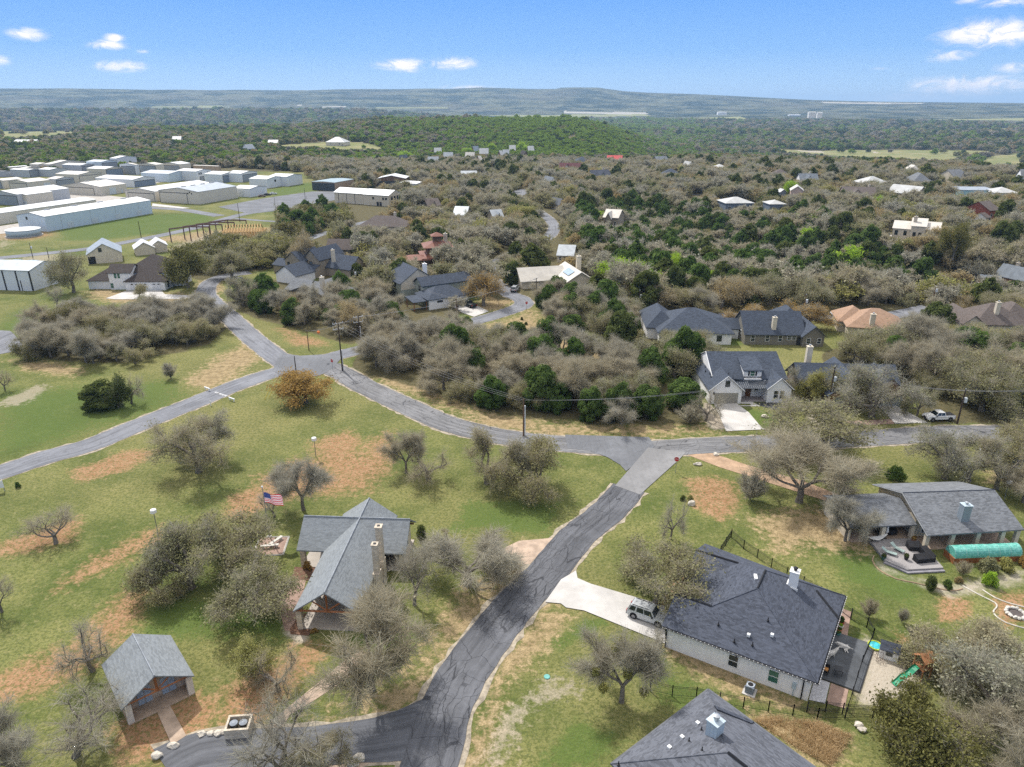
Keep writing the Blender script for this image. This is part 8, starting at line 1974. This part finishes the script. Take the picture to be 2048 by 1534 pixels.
# ================================================================== woods
ZONES = [
 ('grove', [(30,712),(70,662),(170,636),(330,636),(425,616),(448,650),(425,682),(330,700),(255,738),(150,722)], 4.3, (2.3, 3.7), [('bare','grey',5), ('oak','olive',4), ('bare','ash',1), ('oak','darkolive',.6)]),
 ('corner', [(455,598),(505,612),(545,636),(600,650),(660,672),(712,684),(790,666),(835,645),(800,605),(700,596),(600,606),(510,598)], 4.6, (2.3, 3.8), [('bare','ash',4), ('juniper','juniper',3), ('oak','olive',2.2), ('oak','tan',.6)]),
 ('wedgefront', [(885,792),(960,795),(1100,815),(1300,815),(1328,846),(1250,852),(1150,842),(1030,826),(930,810)], 4.0, (2.6, 3.5), [('juniper','juniper',7), ('bare','ash',2.2), ('oak','olive',1.6)]),
 ('wedge', [(900,668),(990,655),(1010,690),(1100,705),(1250,735),(1300,790),(1300,815),(1100,815),(960,795),(885,790),(880,720)], 4.4, (2.4, 3.9), [('bare','ash',4), ('oak','olive',3.0), ('bare','grey',1.6), ('juniper','juniper',2.8)]),
 ('wedgewest', [(715,728),(735,700),(800,692),(900,668),(900,745),(868,748),(790,742)], 4.2, (2.4, 3.6), [('bare','ash',6), ('bare','grey',3), ('oak','olive',.8)]),
 ('fieldedge', [(1078,600),(1190,600),(1300,640),(1300,690),(1250,700),(1200,692),(1180,672),(1095,655),(1072,630)], 5.0, (2.4, 4.2), [('bare','ash',3), ('oak','olive',3), ('juniper','juniper',3)]),
 ('farmback', [(1300,700),(1440,690),(1478,702),(1470,716),(1392,742),(1362,790),(1312,790)], 4.8, (2.6, 4.4), [('oak','olive',6), ('juniper','juniper',3)]),
 ('eastwood', [(1640,700),(1760,684),(2060,684),(2100,838),(1990,838),(1930,826),(1870,808),(1840,780),(1790,765),(1700,724)], 5.6, (3.2, 5.0), [('oak','olive',5), ('bare','grey',3), ('oak','yellowgreen',1.0), ('juniper','juniper',1.2), ('oak','gold',.3), ('bare','ash',1.2)]),
 ('centreoaks', [(350,545),(372,520),(445,496),(560,492),(645,512),(650,540),(560,545),(535,552),(480,545),(420,548)], 5.6, (3.2, 4.8), [('oak','darkolive',4), ('oak','olive',5), ('oak','yellowgreen',.8)]),
 ('apronoaks', [(562,444),(600,432),(690,428),(735,430),(690,446),(672,462),(600,476),(556,470)], 5.2, (3.0, 4.6), [('oak','darkolive',4), ('juniper','juniper',3), ('oak','olive',2)]),
 ('ravine', [(1150,440),(1300,400),(1450,436),(1600,440),(1780,500),(1900,560),(1850,590),(1650,600),(1500,606),(1400,602),(1300,590),(1215,560),(1165,500)], 5.6, (2.6, 4.6), [('juniper','juniper',6), ('bare','ash',4.5), ('oak','olive',1.5), ('juniper','deep',2), ('leafy','lime',.25)]),
 ('rim', [(640,590),(800,560),(560,556),(640,470),(640,445),(800,425),(815,395),(700,382),(640,372),(615,345),(470,335),(330,322),(190,322),(0,335),(-400,335),(-400,300),(2500,300),(2500,640),(1860,690),(1640,700),(1440,690),(1300,640),(1190,600),(1078,600),(1040,640),(900,660),(835,645),(800,605),(700,596)], 6.3, (3.0, 5.0), [('oak','olive',4), ('oak','tan',1.6), ('bare','grey',3.0), ('juniper','deep',1.3), ('bare','ash',1), ('oak','yellowgreen',.5)]),
]
CLEAR = [
 [(-300,700),(-300,338),(60,338),(190,326),(330,324),(470,338),(612,348),(640,380),(700,388),(800,395),(810,414),(745,417),(690,426),(600,430),(560,442),(545,472),(440,480),(345,500),(250,505),(225,530),(350,546),(400,560),(440,570),(450,598),(340,630),(-300,630)],
 [(960,645),(1062,622),(1150,688),(1262,706),(1250,730),(1090,708),(1000,664)], [(800,605),(860,618),(940,640),(850,668),(815,652)],
 [(930,602),(985,575),(1048,580),(1062,612),(1000,632),(935,640)], [(1410,690),(1645,690),(1645,704),(1500,702),(1400,714)], [(690,432),(790,428),(770,450),(700,458)],
 [(1420,404),(1505,402),(1520,416),(1420,420)], [(1640,372),(2100,370),(2100,386),(1640,384)], [(1560,628),(1760,624),(1860,612),(1850,628),(1760,642),(1560,642)],
 [(1790,470),(1850,450),(1890,470),(1850,495)], [(1010,386),(1060,374),(1070,390),(1010,404)], [(940,520),(1010,500),(1040,520),(960,545)], [(1050,490),(1110,470),(1150,505),(1100,520)],
]
rs_ = np.random.default_rng(21)
ROADC = []
for pts, w_ in ((R_main, 3), (R_cross, 3.4), (R_left, 3.2), (R_up, 3.2), ([(440,632),(1500,633),(1860,615)][1:], 3.4), ([(600,485),(690,455),(790,434)], 2.8)):
    c = catmull([Vector((*P(*q)[:2], 0)) for q in pts], 6)
    ROADC += [(p.x, p.y, w_) for p in c]
for q in catmull([Vector((*G(*q)[:2], 0)) for q in R_right], 6): ROADC.append((q.x, q.y, 3.2))
ROADC = np.array(ROADC); FT = np.array(FOOT); NR = np.array(NEAR)
# stretches of street that are seen between the crowns
VIS = [(x - 9, y - 7, x + 9, y + 5, float(project(*at(x, y))[2])) for x, y in ((1108,455),(1100,440),(1104,470),(1040,383),(1030,600),(1045,612),(1010,625),(970,640),(650,466),(625,475),(720,448),(750,440),(1700,640),(1780,630),(1820,622),(1500,634),(1455,632),(1450,411),(1480,409),(1390,390))]
PR = np.array(PROTECT + VIS)
TREES = []
def keepers(X, Y, R, H):
    ok = np.ones(len(X), bool)
    for k in range(0, len(X), 500):
        s = slice(k, k + 500)
        d = np.hypot(X[s, None] - ROADC[None, :, 0], Y[s, None] - ROADC[None, :, 1]) - ROADC[None, :, 2]
        ok[s] &= d.min(1) > R[s] * .5
        d = np.hypot(X[s, None] - FT[None, :, 0], Y[s, None] - FT[None, :, 1]) - FT[None, :, 2]; ok[s] &= d.min(1) > R[s] * .45
        d = np.hypot(X[s, None] - NR[None, :, 0], Y[s, None] - NR[None, :, 1]) - NR[None, :, 2] * .75; ok[s] &= d.min(1) > R[s] * .3
    return ok
for zi, (zn, poly, sp, (r0, r1), mix) in enumerate(ZONES):
    wp = [(lambda p: (p.x, p.y))(G(a, b)) for a, b in poly]
    x0, x1 = min(p[0] for p in wp), max(p[0] for p in wp); y0, y1 = min(p[1] for p in wp), min(760, max(p[1] for p in wp))
    gx, gy = np.meshgrid(np.arange(x0, x1, sp), np.arange(y0, y1, sp)); X = (gx + rs_.uniform(-.42, .42, gx.shape) * sp).ravel(); Y = (gy + rs_.uniform(-.42, .42, gy.shape) * sp).ravel()
    rr = np.hypot(X, Y); X, Y = X[rr < 740], Y[rr < 740]; Z = hz(X, Y); px, py, dep = project(X, Y, Z)
    ok = pip(px, py, poly) & (px > -420) & (px < 2470)
    for c in CLEAR: ok &= ~pip(px, py, c)
    for z2 in ZONES[:zi]: ok &= ~pip(px, py, z2[1])
    X, Y, Z, px, py, dep = (a[ok] for a in (X, Y, Z, px, py, dep)); R = rs_.uniform(r0 * .78, r1 * 1.18, len(X)) * 1.08
    wts = np.array([m[2] for m in mix], float); ki = rs_.choice(len(mix), len(X), p=wts / wts.sum())
    Hh = np.array([{'juniper': 1.9, 'oak': 1.28, 'leafy': 1.36, 'thin': 1.35, 'bare': 1.5}[mix[k][0]] for k in ki]) * R * rs_.uniform(.88, 1.15, len(X))
    R = np.where([mix[k][0] == 'juniper' for k in ki], R * .86, R * 1.14)
    ok = keepers(X, Y, R, Hh)
    wpx = R * CF / dep; hpx = Hh * CF / dep * .93
    l, rt, tp, bt = px - wpx * .85, px + wpx * .85, py - hpx, py
    for a, b, c, d, dp in PR:
        ov = np.clip(np.minimum(rt, c) - np.maximum(l, a), 0, None) * np.clip(np.minimum(bt, d) - np.maximum(tp, b), 0, None) / ((c - a) * (d - b))
        ok &= ~((dep < dp + 2) & (ov > np.where(rs_.random(len(X)) < .82, .035, .25)))
    for i in np.nonzero(ok)[0]:
        k, lf, _ = mix[ki[i]]; TREES.append((X[i], Y[i], Z[i], R[i], Hh[i], k, lf, dep[i], px[i], py[i], zn))
TREES.sort(key=lambda q: -q[3] / q[7])
CAPS = {'live_oak_tree': 252, 'leafless_tree': 268, 'juniper_tree': 290, 'spring_tree': 20}
NAMEOF = {'oak': 'live_oak_tree', 'leafy': 'live_oak_tree', 'thin': 'live_oak_tree', 'bare': 'leafless_tree', 'juniper': 'juniper_tree'}
WORD = {'olive': 'olive live oak', 'tan': 'tan-tinged live oak', 'deep': 'dark green live oak', 'darkolive': 'dark olive live oak', 'gold': 'golden oak', 'yellowgreen': 'yellowish thin oak', 'grey': 'brownish-grey leafless tree', 'ash': 'pale ashen leafless tree', 'juniper': 'green juniper', 'lime': 'lime green leafing tree'}
ORD = ['nearest', 'second nearest', 'third nearest', 'fourth nearest', 'fifth nearest', 'sixth nearest', 'seventh nearest', 'eighth nearest']
cnt = {}; chosen = []; rest = []
for q in TREES:
    nm = NAMEOF[q[5]] if q[6] != 'lime' else 'spring_tree'
    onscreen = -30 < q[8] < 2078
    if onscreen and cnt.get(nm, 0) < CAPS[nm]: cnt[nm] = cnt.get(nm, 0) + 1; chosen.append((nm, q))
    else: rest.append(q)
GROVE = {'grove': 'the straw-edged grove between the left road and the street', 'corner': 'the thicket in the fork of street and avenue', 'wedgefront': 'the roadside front of the big thicket along the cracked street',
         'wedge': 'the big thicket along the cracked street', 'wedgewest': 'the bare tip of the thicket by the junction poles', 'fieldedge': 'the wood edge by the yellow field', 'farmback': 'the trees behind the white farmhouse', 'eastwood': 'the oak wood behind the white pickup'}
def landmark(q):
    b = min(LAND, key=lambda L: (L[1] - q[0]) ** 2 + (L[2] - q[1]) ** 2)
    return b[0], math.hypot(b[1] - q[0], b[2] - q[1])
buckets = {}
for nm, q in chosen:
    lm, ds = landmark(q); w_ = WORD[q[6]] if q[5] != 'juniper' or q[6] == 'juniper' else 'dark green juniper'
    buckets.setdefault((w_, lm), []).append((ds, nm, q))
for (w_, lm), L in buckets.items():
    L.sort(key=lambda a: a[0])
    for i, (ds, nm, q) in enumerate(L):
        if i < len(ORD): lb = f'{w_} {ORD[i]} to {lm}'; gp = f'woodland {w_}s around {lm}'
        else: lb = f'{w_} in the woods farther around {lm}'; gp = f'{w_}s in the woods farther around {lm}'
        r = random.Random(int(q[0] * 31 + q[1] * 17)); T = tree_tpl(q[5], r.randrange(4) if q[5] != 'juniper' else r.randrange(3))
        vi = r.randrange(4) if q[5] != 'juniper' else r.randrange(3); T = tree_tpl(q[5], vi)
        put_tree(nm, lb, (q[0], q[1], q[2] - .05), q[5], q[6], vi, q[3] / T['R'], q[4] / T['H'], r.uniform(0, 6.28), gp, 'tree', parts=q[7] < 215)

# everything past those, and the far-off woods, as scattered stands
def scatter(name, label, pts, tpls):
    """pts: x,y,z,sx,sz,rot,template index -> one object that spreads the template trees over its points"""
    me = bpy.data.meshes.new(name); P_ = np.array([p[:3] for p in pts], np.float32)
    me.vertices.add(len(P_)); me.vertices.foreach_set('co', P_.ravel())
    for k, j in (('sx', 3), ('sz', 4), ('rot', 5), ('idx', 6)):
        a = me.attributes.new(k, 'FLOAT', 'POINT'); a.data.foreach_set('value', np.array([p[j] for p in pts], np.float32))
    o = bpy.data.objects.new(name, me); COL.objects.link(o); props(o, label, kind='stuff')
    g = bpy.data.node_groups.new(name, 'GeometryNodeTree')
    g.interface.new_socket('Geometry', in_out='INPUT', socket_type='NodeSocketGeometry'); g.interface.new_socket('Geometry', in_out='OUTPUT', socket_type='NodeSocketGeometry')
    N = g.nodes; Lk = g.links.new; gi = N.new('NodeGroupInput'); go = N.new('NodeGroupOutput'); j = N.new('GeometryNodeJoinGeometry')
    def na(nm):
        n = N.new('GeometryNodeInputNamedAttribute'); n.data_type = 'FLOAT'; n.inputs['Name'].default_value = nm; return n.outputs[0]
    sx, sz, rot, idx = na('sx'), na('sz'), na('rot'), na('idx')
    cr = N.new('ShaderNodeCombineXYZ'); Lk(rot, cr.inputs[2]); cs = N.new('ShaderNodeCombineXYZ'); Lk(sx, cs.inputs[0]); Lk(sx, cs.inputs[1]); Lk(sz, cs.inputs[2])
    for i, m_ in enumerate(tpls):
        ob = bpy.data.objects.new('tree_template', m_); oi = N.new('GeometryNodeObjectInfo'); oi.inputs[0].default_value = ob
        cp = N.new('FunctionNodeCompare'); cp.data_type = 'FLOAT'; cp.operation = 'EQUAL'; Lk(idx, cp.inputs[0]); cp.inputs[1].default_value = i; cp.inputs[12].default_value = .1
        ip = N.new('GeometryNodeInstanceOnPoints'); Lk(gi.outputs[0], ip.inputs['Points']); Lk(cp.outputs[0], ip.inputs['Selection']); Lk(oi.outputs['Geometry'], ip.inputs['Instance'])
        Lk(cr.outputs[0], ip.inputs['Rotation']); Lk(cs.outputs[0], ip.inputs['Scale']); Lk(ip.outputs[0], j.inputs[0])
    Lk(j.outputs[0], go.inputs[0]); md = o.modifiers.new('stand', 'NODES'); md.node_group = g; return o
kinds = sorted({(q[5], q[6]) for q in rest}); tp = []; look = {}
for k in kinds:
    for v in range(2): look[k, v] = len(tp); tp.append(tree_meshes(k[0], v, k[1], True))
pts = []
for q in rest:
    v = int(rs_.integers(0, 2)); T = tree_tpl(q[5], v); pts.append((q[0], q[1], q[2] - .05, q[3] / T['R'], q[4] / T['H'], rs_.uniform(0, 6.28), look[(q[5], q[6]), v]))
scatter('woodland', 'mixed oak and juniper woods massed behind the nearer trees', pts, tp)
print('TREES', len(TREES), 'individual', len(chosen), 'rest', len(rest))
# far woods out to the valley
FARLEAF = ['juniper', 'deep', 'olive', 'grey', 'tan', 'ash']
FARM = [M_leaf('far_' + k, d, l, hue=.2) for k, d, l in (('cedar', (.12, .195, .03), (.28, .39, .07)), ('dark', (.050, .085, .028), (.12, .165, .055)), ('olive', (.155, .165, .065), (.31, .31, .14)), ('grey', (.21, .20, .15), (.38, .355, .28)), ('tan', (.24, .20, .11), (.42, .35, .20)), ('ash', (.25, .24, .21), (.44, .42, .37)))]
ft = []
for k in range(6):
    for v in range(2):
        V, F, m, t_ = tree_tpl('clump', v)['crown']; ft.append(npmesh('far_tree', V, F, [FARM[k]], None, {'tone': ('FACE', t_)}))
pts = []
def farband(r0, r1, sp, s0, s1):
    n = int(.5 * (r1 * r1 - r0 * r0) * 1.62 / (sp * sp)); r = np.sqrt(rs_.uniform(r0 * r0, r1 * r1, n)); a = rs_.uniform(-.81, .81, n)
    x, y = r * np.sin(a), r * np.cos(a); z = hz(x, y); px, py, dep = project(x, y, z); ok = np.ones(n, bool)
    for f in FIELDS + SANDS: ok &= ~((pip(px, py, f) | pip(px, py - 5, f)) & (rs_.random(n) < .985))
    for a_, b, c, d, dp in PR:
        if dp > 500: ok &= ~((px > a_ - 3) & (px < c + 3) & (dep < dp + 4) & (py > b) & (py - 5.5 * CF / dep < d))
    ok &= ~((np.abs(px - 2) < 0))
    d = np.hypot(x[:, None] - FT[None, FT[:, 1] > 450, 0], y[:, None] - FT[None, FT[:, 1] > 450, 1]) - FT[None, FT[:, 1] > 450, 2]; ok &= d.min(1) > 2
    patch = wob(x, y, 90, 9) + .7 * wob(x, y, 30, 3); bright = np.clip((1 - np.abs(px - 1080) / 420), 0, 1) * (py < 316) * (py > 238)
    u = rs_.random(n) * .86 + patch * .17 - bright * .5 - .02 + .16 * (py < 242) * (px > 900)
    k = np.select([u < .13, u < .40, u < .56, u < .76, u < .9], [0, 1, 2, 3, 4], 5); k = np.where((k == 1) & (bright > .25) & (rs_.random(n) < .75), 0, k)
    s = rs_.uniform(s0, s1, n)
    for i in np.nonzero(ok)[0]: pts.append((x[i], y[i], z[i] - .3, s[i], s[i] * rs_.uniform(.85, 1.25), rs_.uniform(0, 6.28), 2 * k[i] + int(rs_.integers(0, 2))))
farband(735, 1100, 7.0, .75, 1.15); farband(1100, 1600, 9.0, .95, 1.5); farband(1600, 2500, 15, 1.4, 2.4); farband(2500, 4200, 30, 2.0, 4.0)
scatter('far_woodland', 'cedar and oak cover on the slopes and valley beyond the houses', pts, ft)
print('FAR', len(pts))
# ------------------------------------------------------------------ air, sky, sun, camera
def haze():
    mb = MB().box(-33000, 33000, -3000, 33000, -160, 260)
    m, t = nt('air'); v = t.nodes.new('ShaderNodeVolumePrincipled'); o = t.nodes.new('ShaderNodeOutputMaterial')
    v.inputs['Color'].default_value = (.50, .73, 1, 1); v.inputs['Density'].default_value = HAZE; v.inputs['Anisotropy'].default_value = .2
    lk(t, v.outputs[0], o.inputs['Volume'])
    ob = mb.build('haze', m); props(ob, 'thin bluish haze over the far hills', kind='stuff')
HAZE = 0.00008
haze()

SUN_EL, SUN_AZ = 50.0, -32.0        # degrees; azimuth from straight ahead, negative = towards the photo's left edge
w = bpy.data.worlds.new('World'); SC.world = w; w.use_nodes = True
t = w.node_tree; t.nodes.clear()
sky = t.nodes.new('ShaderNodeTexSky'); sky.sky_type = 'NISHITA'; sky.sun_disc = False
sky.sun_elevation = R_(SUN_EL); sky.sun_rotation = R_(SUN_AZ); sky.altitude = 350; sky.air_density = 1.0; sky.dust_density = .6; sky.ozone_density = 2.2
tc = t.nodes.new('ShaderNodeTexCoord'); vec = tc.outputs['Generated']
sx = t.nodes.new('ShaderNodeSeparateXYZ'); lk(t, vec, sx.inputs[0])
az = mathn(t, 'ARCTAN2', sx.outputs[0], sx.outputs[1]); el = mathn(t, 'ARCSINE', sx.outputs[2])
cmb = t.nodes.new('ShaderNodeCombineXYZ'); lk(t, az, cmb.inputs[0]); lk(t, mathn(t, 'MULTIPLY', el, 2.1), cmb.inputs[1])
n1 = noise(t, cmb.outputs[0], 34, 8, .68, .9); n2 = noise(t, cmb.outputs[0], 9, 4, .5)
def skydir(px, py):
    d = Vector(ray(px, py)).normalized(); return math.atan2(d.x, d.y), math.asin(d.z)
CLOUDS = [(55, 68, 38, 13, 1), (215, 90, 40, 10, .8), (228, 76, 20, 9, .8), (245, 134, 48, 12, 1), (0, 122, 22, 12, .9), (806, 131, 48, 12, 1.05), (905, 127, 40, 12, 1.05), (283, 103, 16, 5, .6),
          (940, 176, 60, 6, .8), (1985, 66, 100, 26, 1.1), (1890, 112, 42, 14, .7), (1935, 108, 30, 8, .5), (1945, 172, 130, 19, 1.05), (1850, 195, 150, 9, .8), (2030, 135, 42, 12, .75), (1765, 137, 26, 4, .5), (2020, 5, 70, 10, .8), (1930, 3, 40, 7, .5),
          (-120, 100, 60, 18, 1), (2180, 90, 90, 24, 1), (2300, 170, 150, 20, 1), (-300, 60, 80, 20, 1), (2500, 40, 120, 26, 1)]
tot = None
for cx_, cy_, rx, ry, k in CLOUDS:
    a0, e0 = skydir(cx_, cy_); a1, _ = skydir(cx_ + rx, cy_); _, e1 = skydir(cx_, cy_ - ry)
    da = mathn(t, 'DIVIDE', mathn(t, 'SUBTRACT', az, a0), max(1e-4, abs(a1 - a0)))
    de = mathn(t, 'DIVIDE', mathn(t, 'SUBTRACT', el, e0), max(1e-4, abs(e1 - e0)))
    # flatter base, billowing top
    dd = mathn(t, 'ADD', mathn(t, 'MULTIPLY', da, da), mathn(t, 'MULTIPLY', de, de))
    g = mathn(t, 'MULTIPLY', mathn(t, 'EXPONENT', mathn(t, 'MULTIPLY', dd, -.75)), k)
    tot = g if tot is None else mathn(t, 'MAXIMUM', tot, g)
cm = mathn(t, 'MULTIPLY', tot, mathn(t, 'SUBTRACT', mathn(t, 'MULTIPLY', n1, 3.4), .75))
cm = ramp(t, cm, .18, 1.15)
# unseen broken cloud added overhead, above the frame, to soften and whiten the light
ov = mathn(t, 'MULTIPLY', ramp(t, mathn(t, 'ADD', el, mathn(t, 'MULTIPLY', mathn(t, 'SUBTRACT', n2, .5), .25)), .30, .62), .85)
cml = cm; cm = mathn(t, 'MAXIMUM', cm, ov)
up = t.nodes.new('ShaderNodeMix'); up.data_type = 'RGBA'
def gradient(stops):
    r = t.nodes.new('ShaderNodeValToRGB'); e = r.color_ramp.elements
    while len(e) < len(stops): e.new(.5)
    for q, (pos_, c) in zip(e, stops): q.position = pos_; q.color = (*c, 1)
    lk(t, mathn(t, 'DIVIDE', el, .35, True), r.inputs[0]); return r.outputs[0]
low = gradient([(0, (.50, .70, .93)), (.06, (.40, .63, .94)), (.17, (.245, .50, .93)), (.35, (.155, .40, .92)), (.7, (.12, .33, .86)), (1, (.11, .3, .8))])
skm = t.nodes.new('ShaderNodeMix'); skm.data_type = 'RGBA'; skm.blend_type = 'MULTIPLY'; skm.inputs[0].default_value = 1; lk(t, low, skm.inputs[6]); skm.inputs[7].default_value = (6.5, 6.5, 6.5, 1)
skyc = t.nodes.new('ShaderNodeMix'); skyc.data_type = 'RGBA'
lk(t, ramp(t, el, .15, .40), skyc.inputs[0]); lk(t, skm.outputs[2], skyc.inputs[6]); lk(t, sky.outputs[0], skyc.inputs[7])
lk(t, cm, up.inputs[0]); lk(t, skyc.outputs[2], up.inputs[6]); lk(t, mixc(t, ov, (7.6, 7.05, 7.2), (8.2, 8.0, 7.8)), up.inputs[7])
bg = t.nodes.new('ShaderNodeBackground'); bg.inputs[1].default_value = .115
lk(t, up.outputs[2], bg.inputs[0]); o = t.nodes.new('ShaderNodeOutputWorld'); lk(t, bg.outputs[0], o.inputs[0])

ld = bpy.data.lights.new('sun', 'SUN'); ld.energy = 3.2; ld.angle = R_(1.5); ld.color = (1, .965, .92)
lo = bpy.data.objects.new('sun', ld); COL.objects.link(lo)
d = Vector((math.sin(R_(SUN_AZ)) * math.cos(R_(SUN_EL)), math.cos(R_(SUN_AZ)) * math.cos(R_(SUN_EL)), math.sin(R_(SUN_EL))))
lo.rotation_euler = (-d).to_track_quat('-Z', 'Y').to_euler()

cd = bpy.data.cameras.new('camera'); cam = bpy.data.objects.new('camera', cd); COL.objects.link(cam)
cd.sensor_fit = 'HORIZONTAL'; cd.sensor_width = 36; cd.lens = 36 * CF / 2048; cd.clip_start = 1; cd.clip_end = 60000
cam.location = (0, 0, CH); cam.rotation_euler = (math.pi / 2 - PITCH, 0, 0); SC.camera = cam
SC.view_settings.view_transform = 'Standard'; SC.view_settings.look = 'None'; SC.view_settings.gamma = 1; SC.view_settings.exposure = 0.55
SC.render.engine = 'CYCLES'; SC.cycles.max_bounces = 3; SC.cycles.diffuse_bounces = 2; SC.cycles.glossy_bounces = 2; SC.cycles.transmission_bounces = 2; SC.cycles.transparent_max_bounces = 4
SC.cycles.volume_bounces = 0; SC.cycles.use_denoising = False; SC.cycles.denoiser = 'OPENIMAGEDENOISE'; SC.cycles.denoising_input_passes = 'RGB_ALBEDO_NORMAL'; SC.cycles.denoising_prefilter = 'ACCURATE'
SC.cycles.use_adaptive_sampling = True; SC.cycles.adaptive_threshold = .012
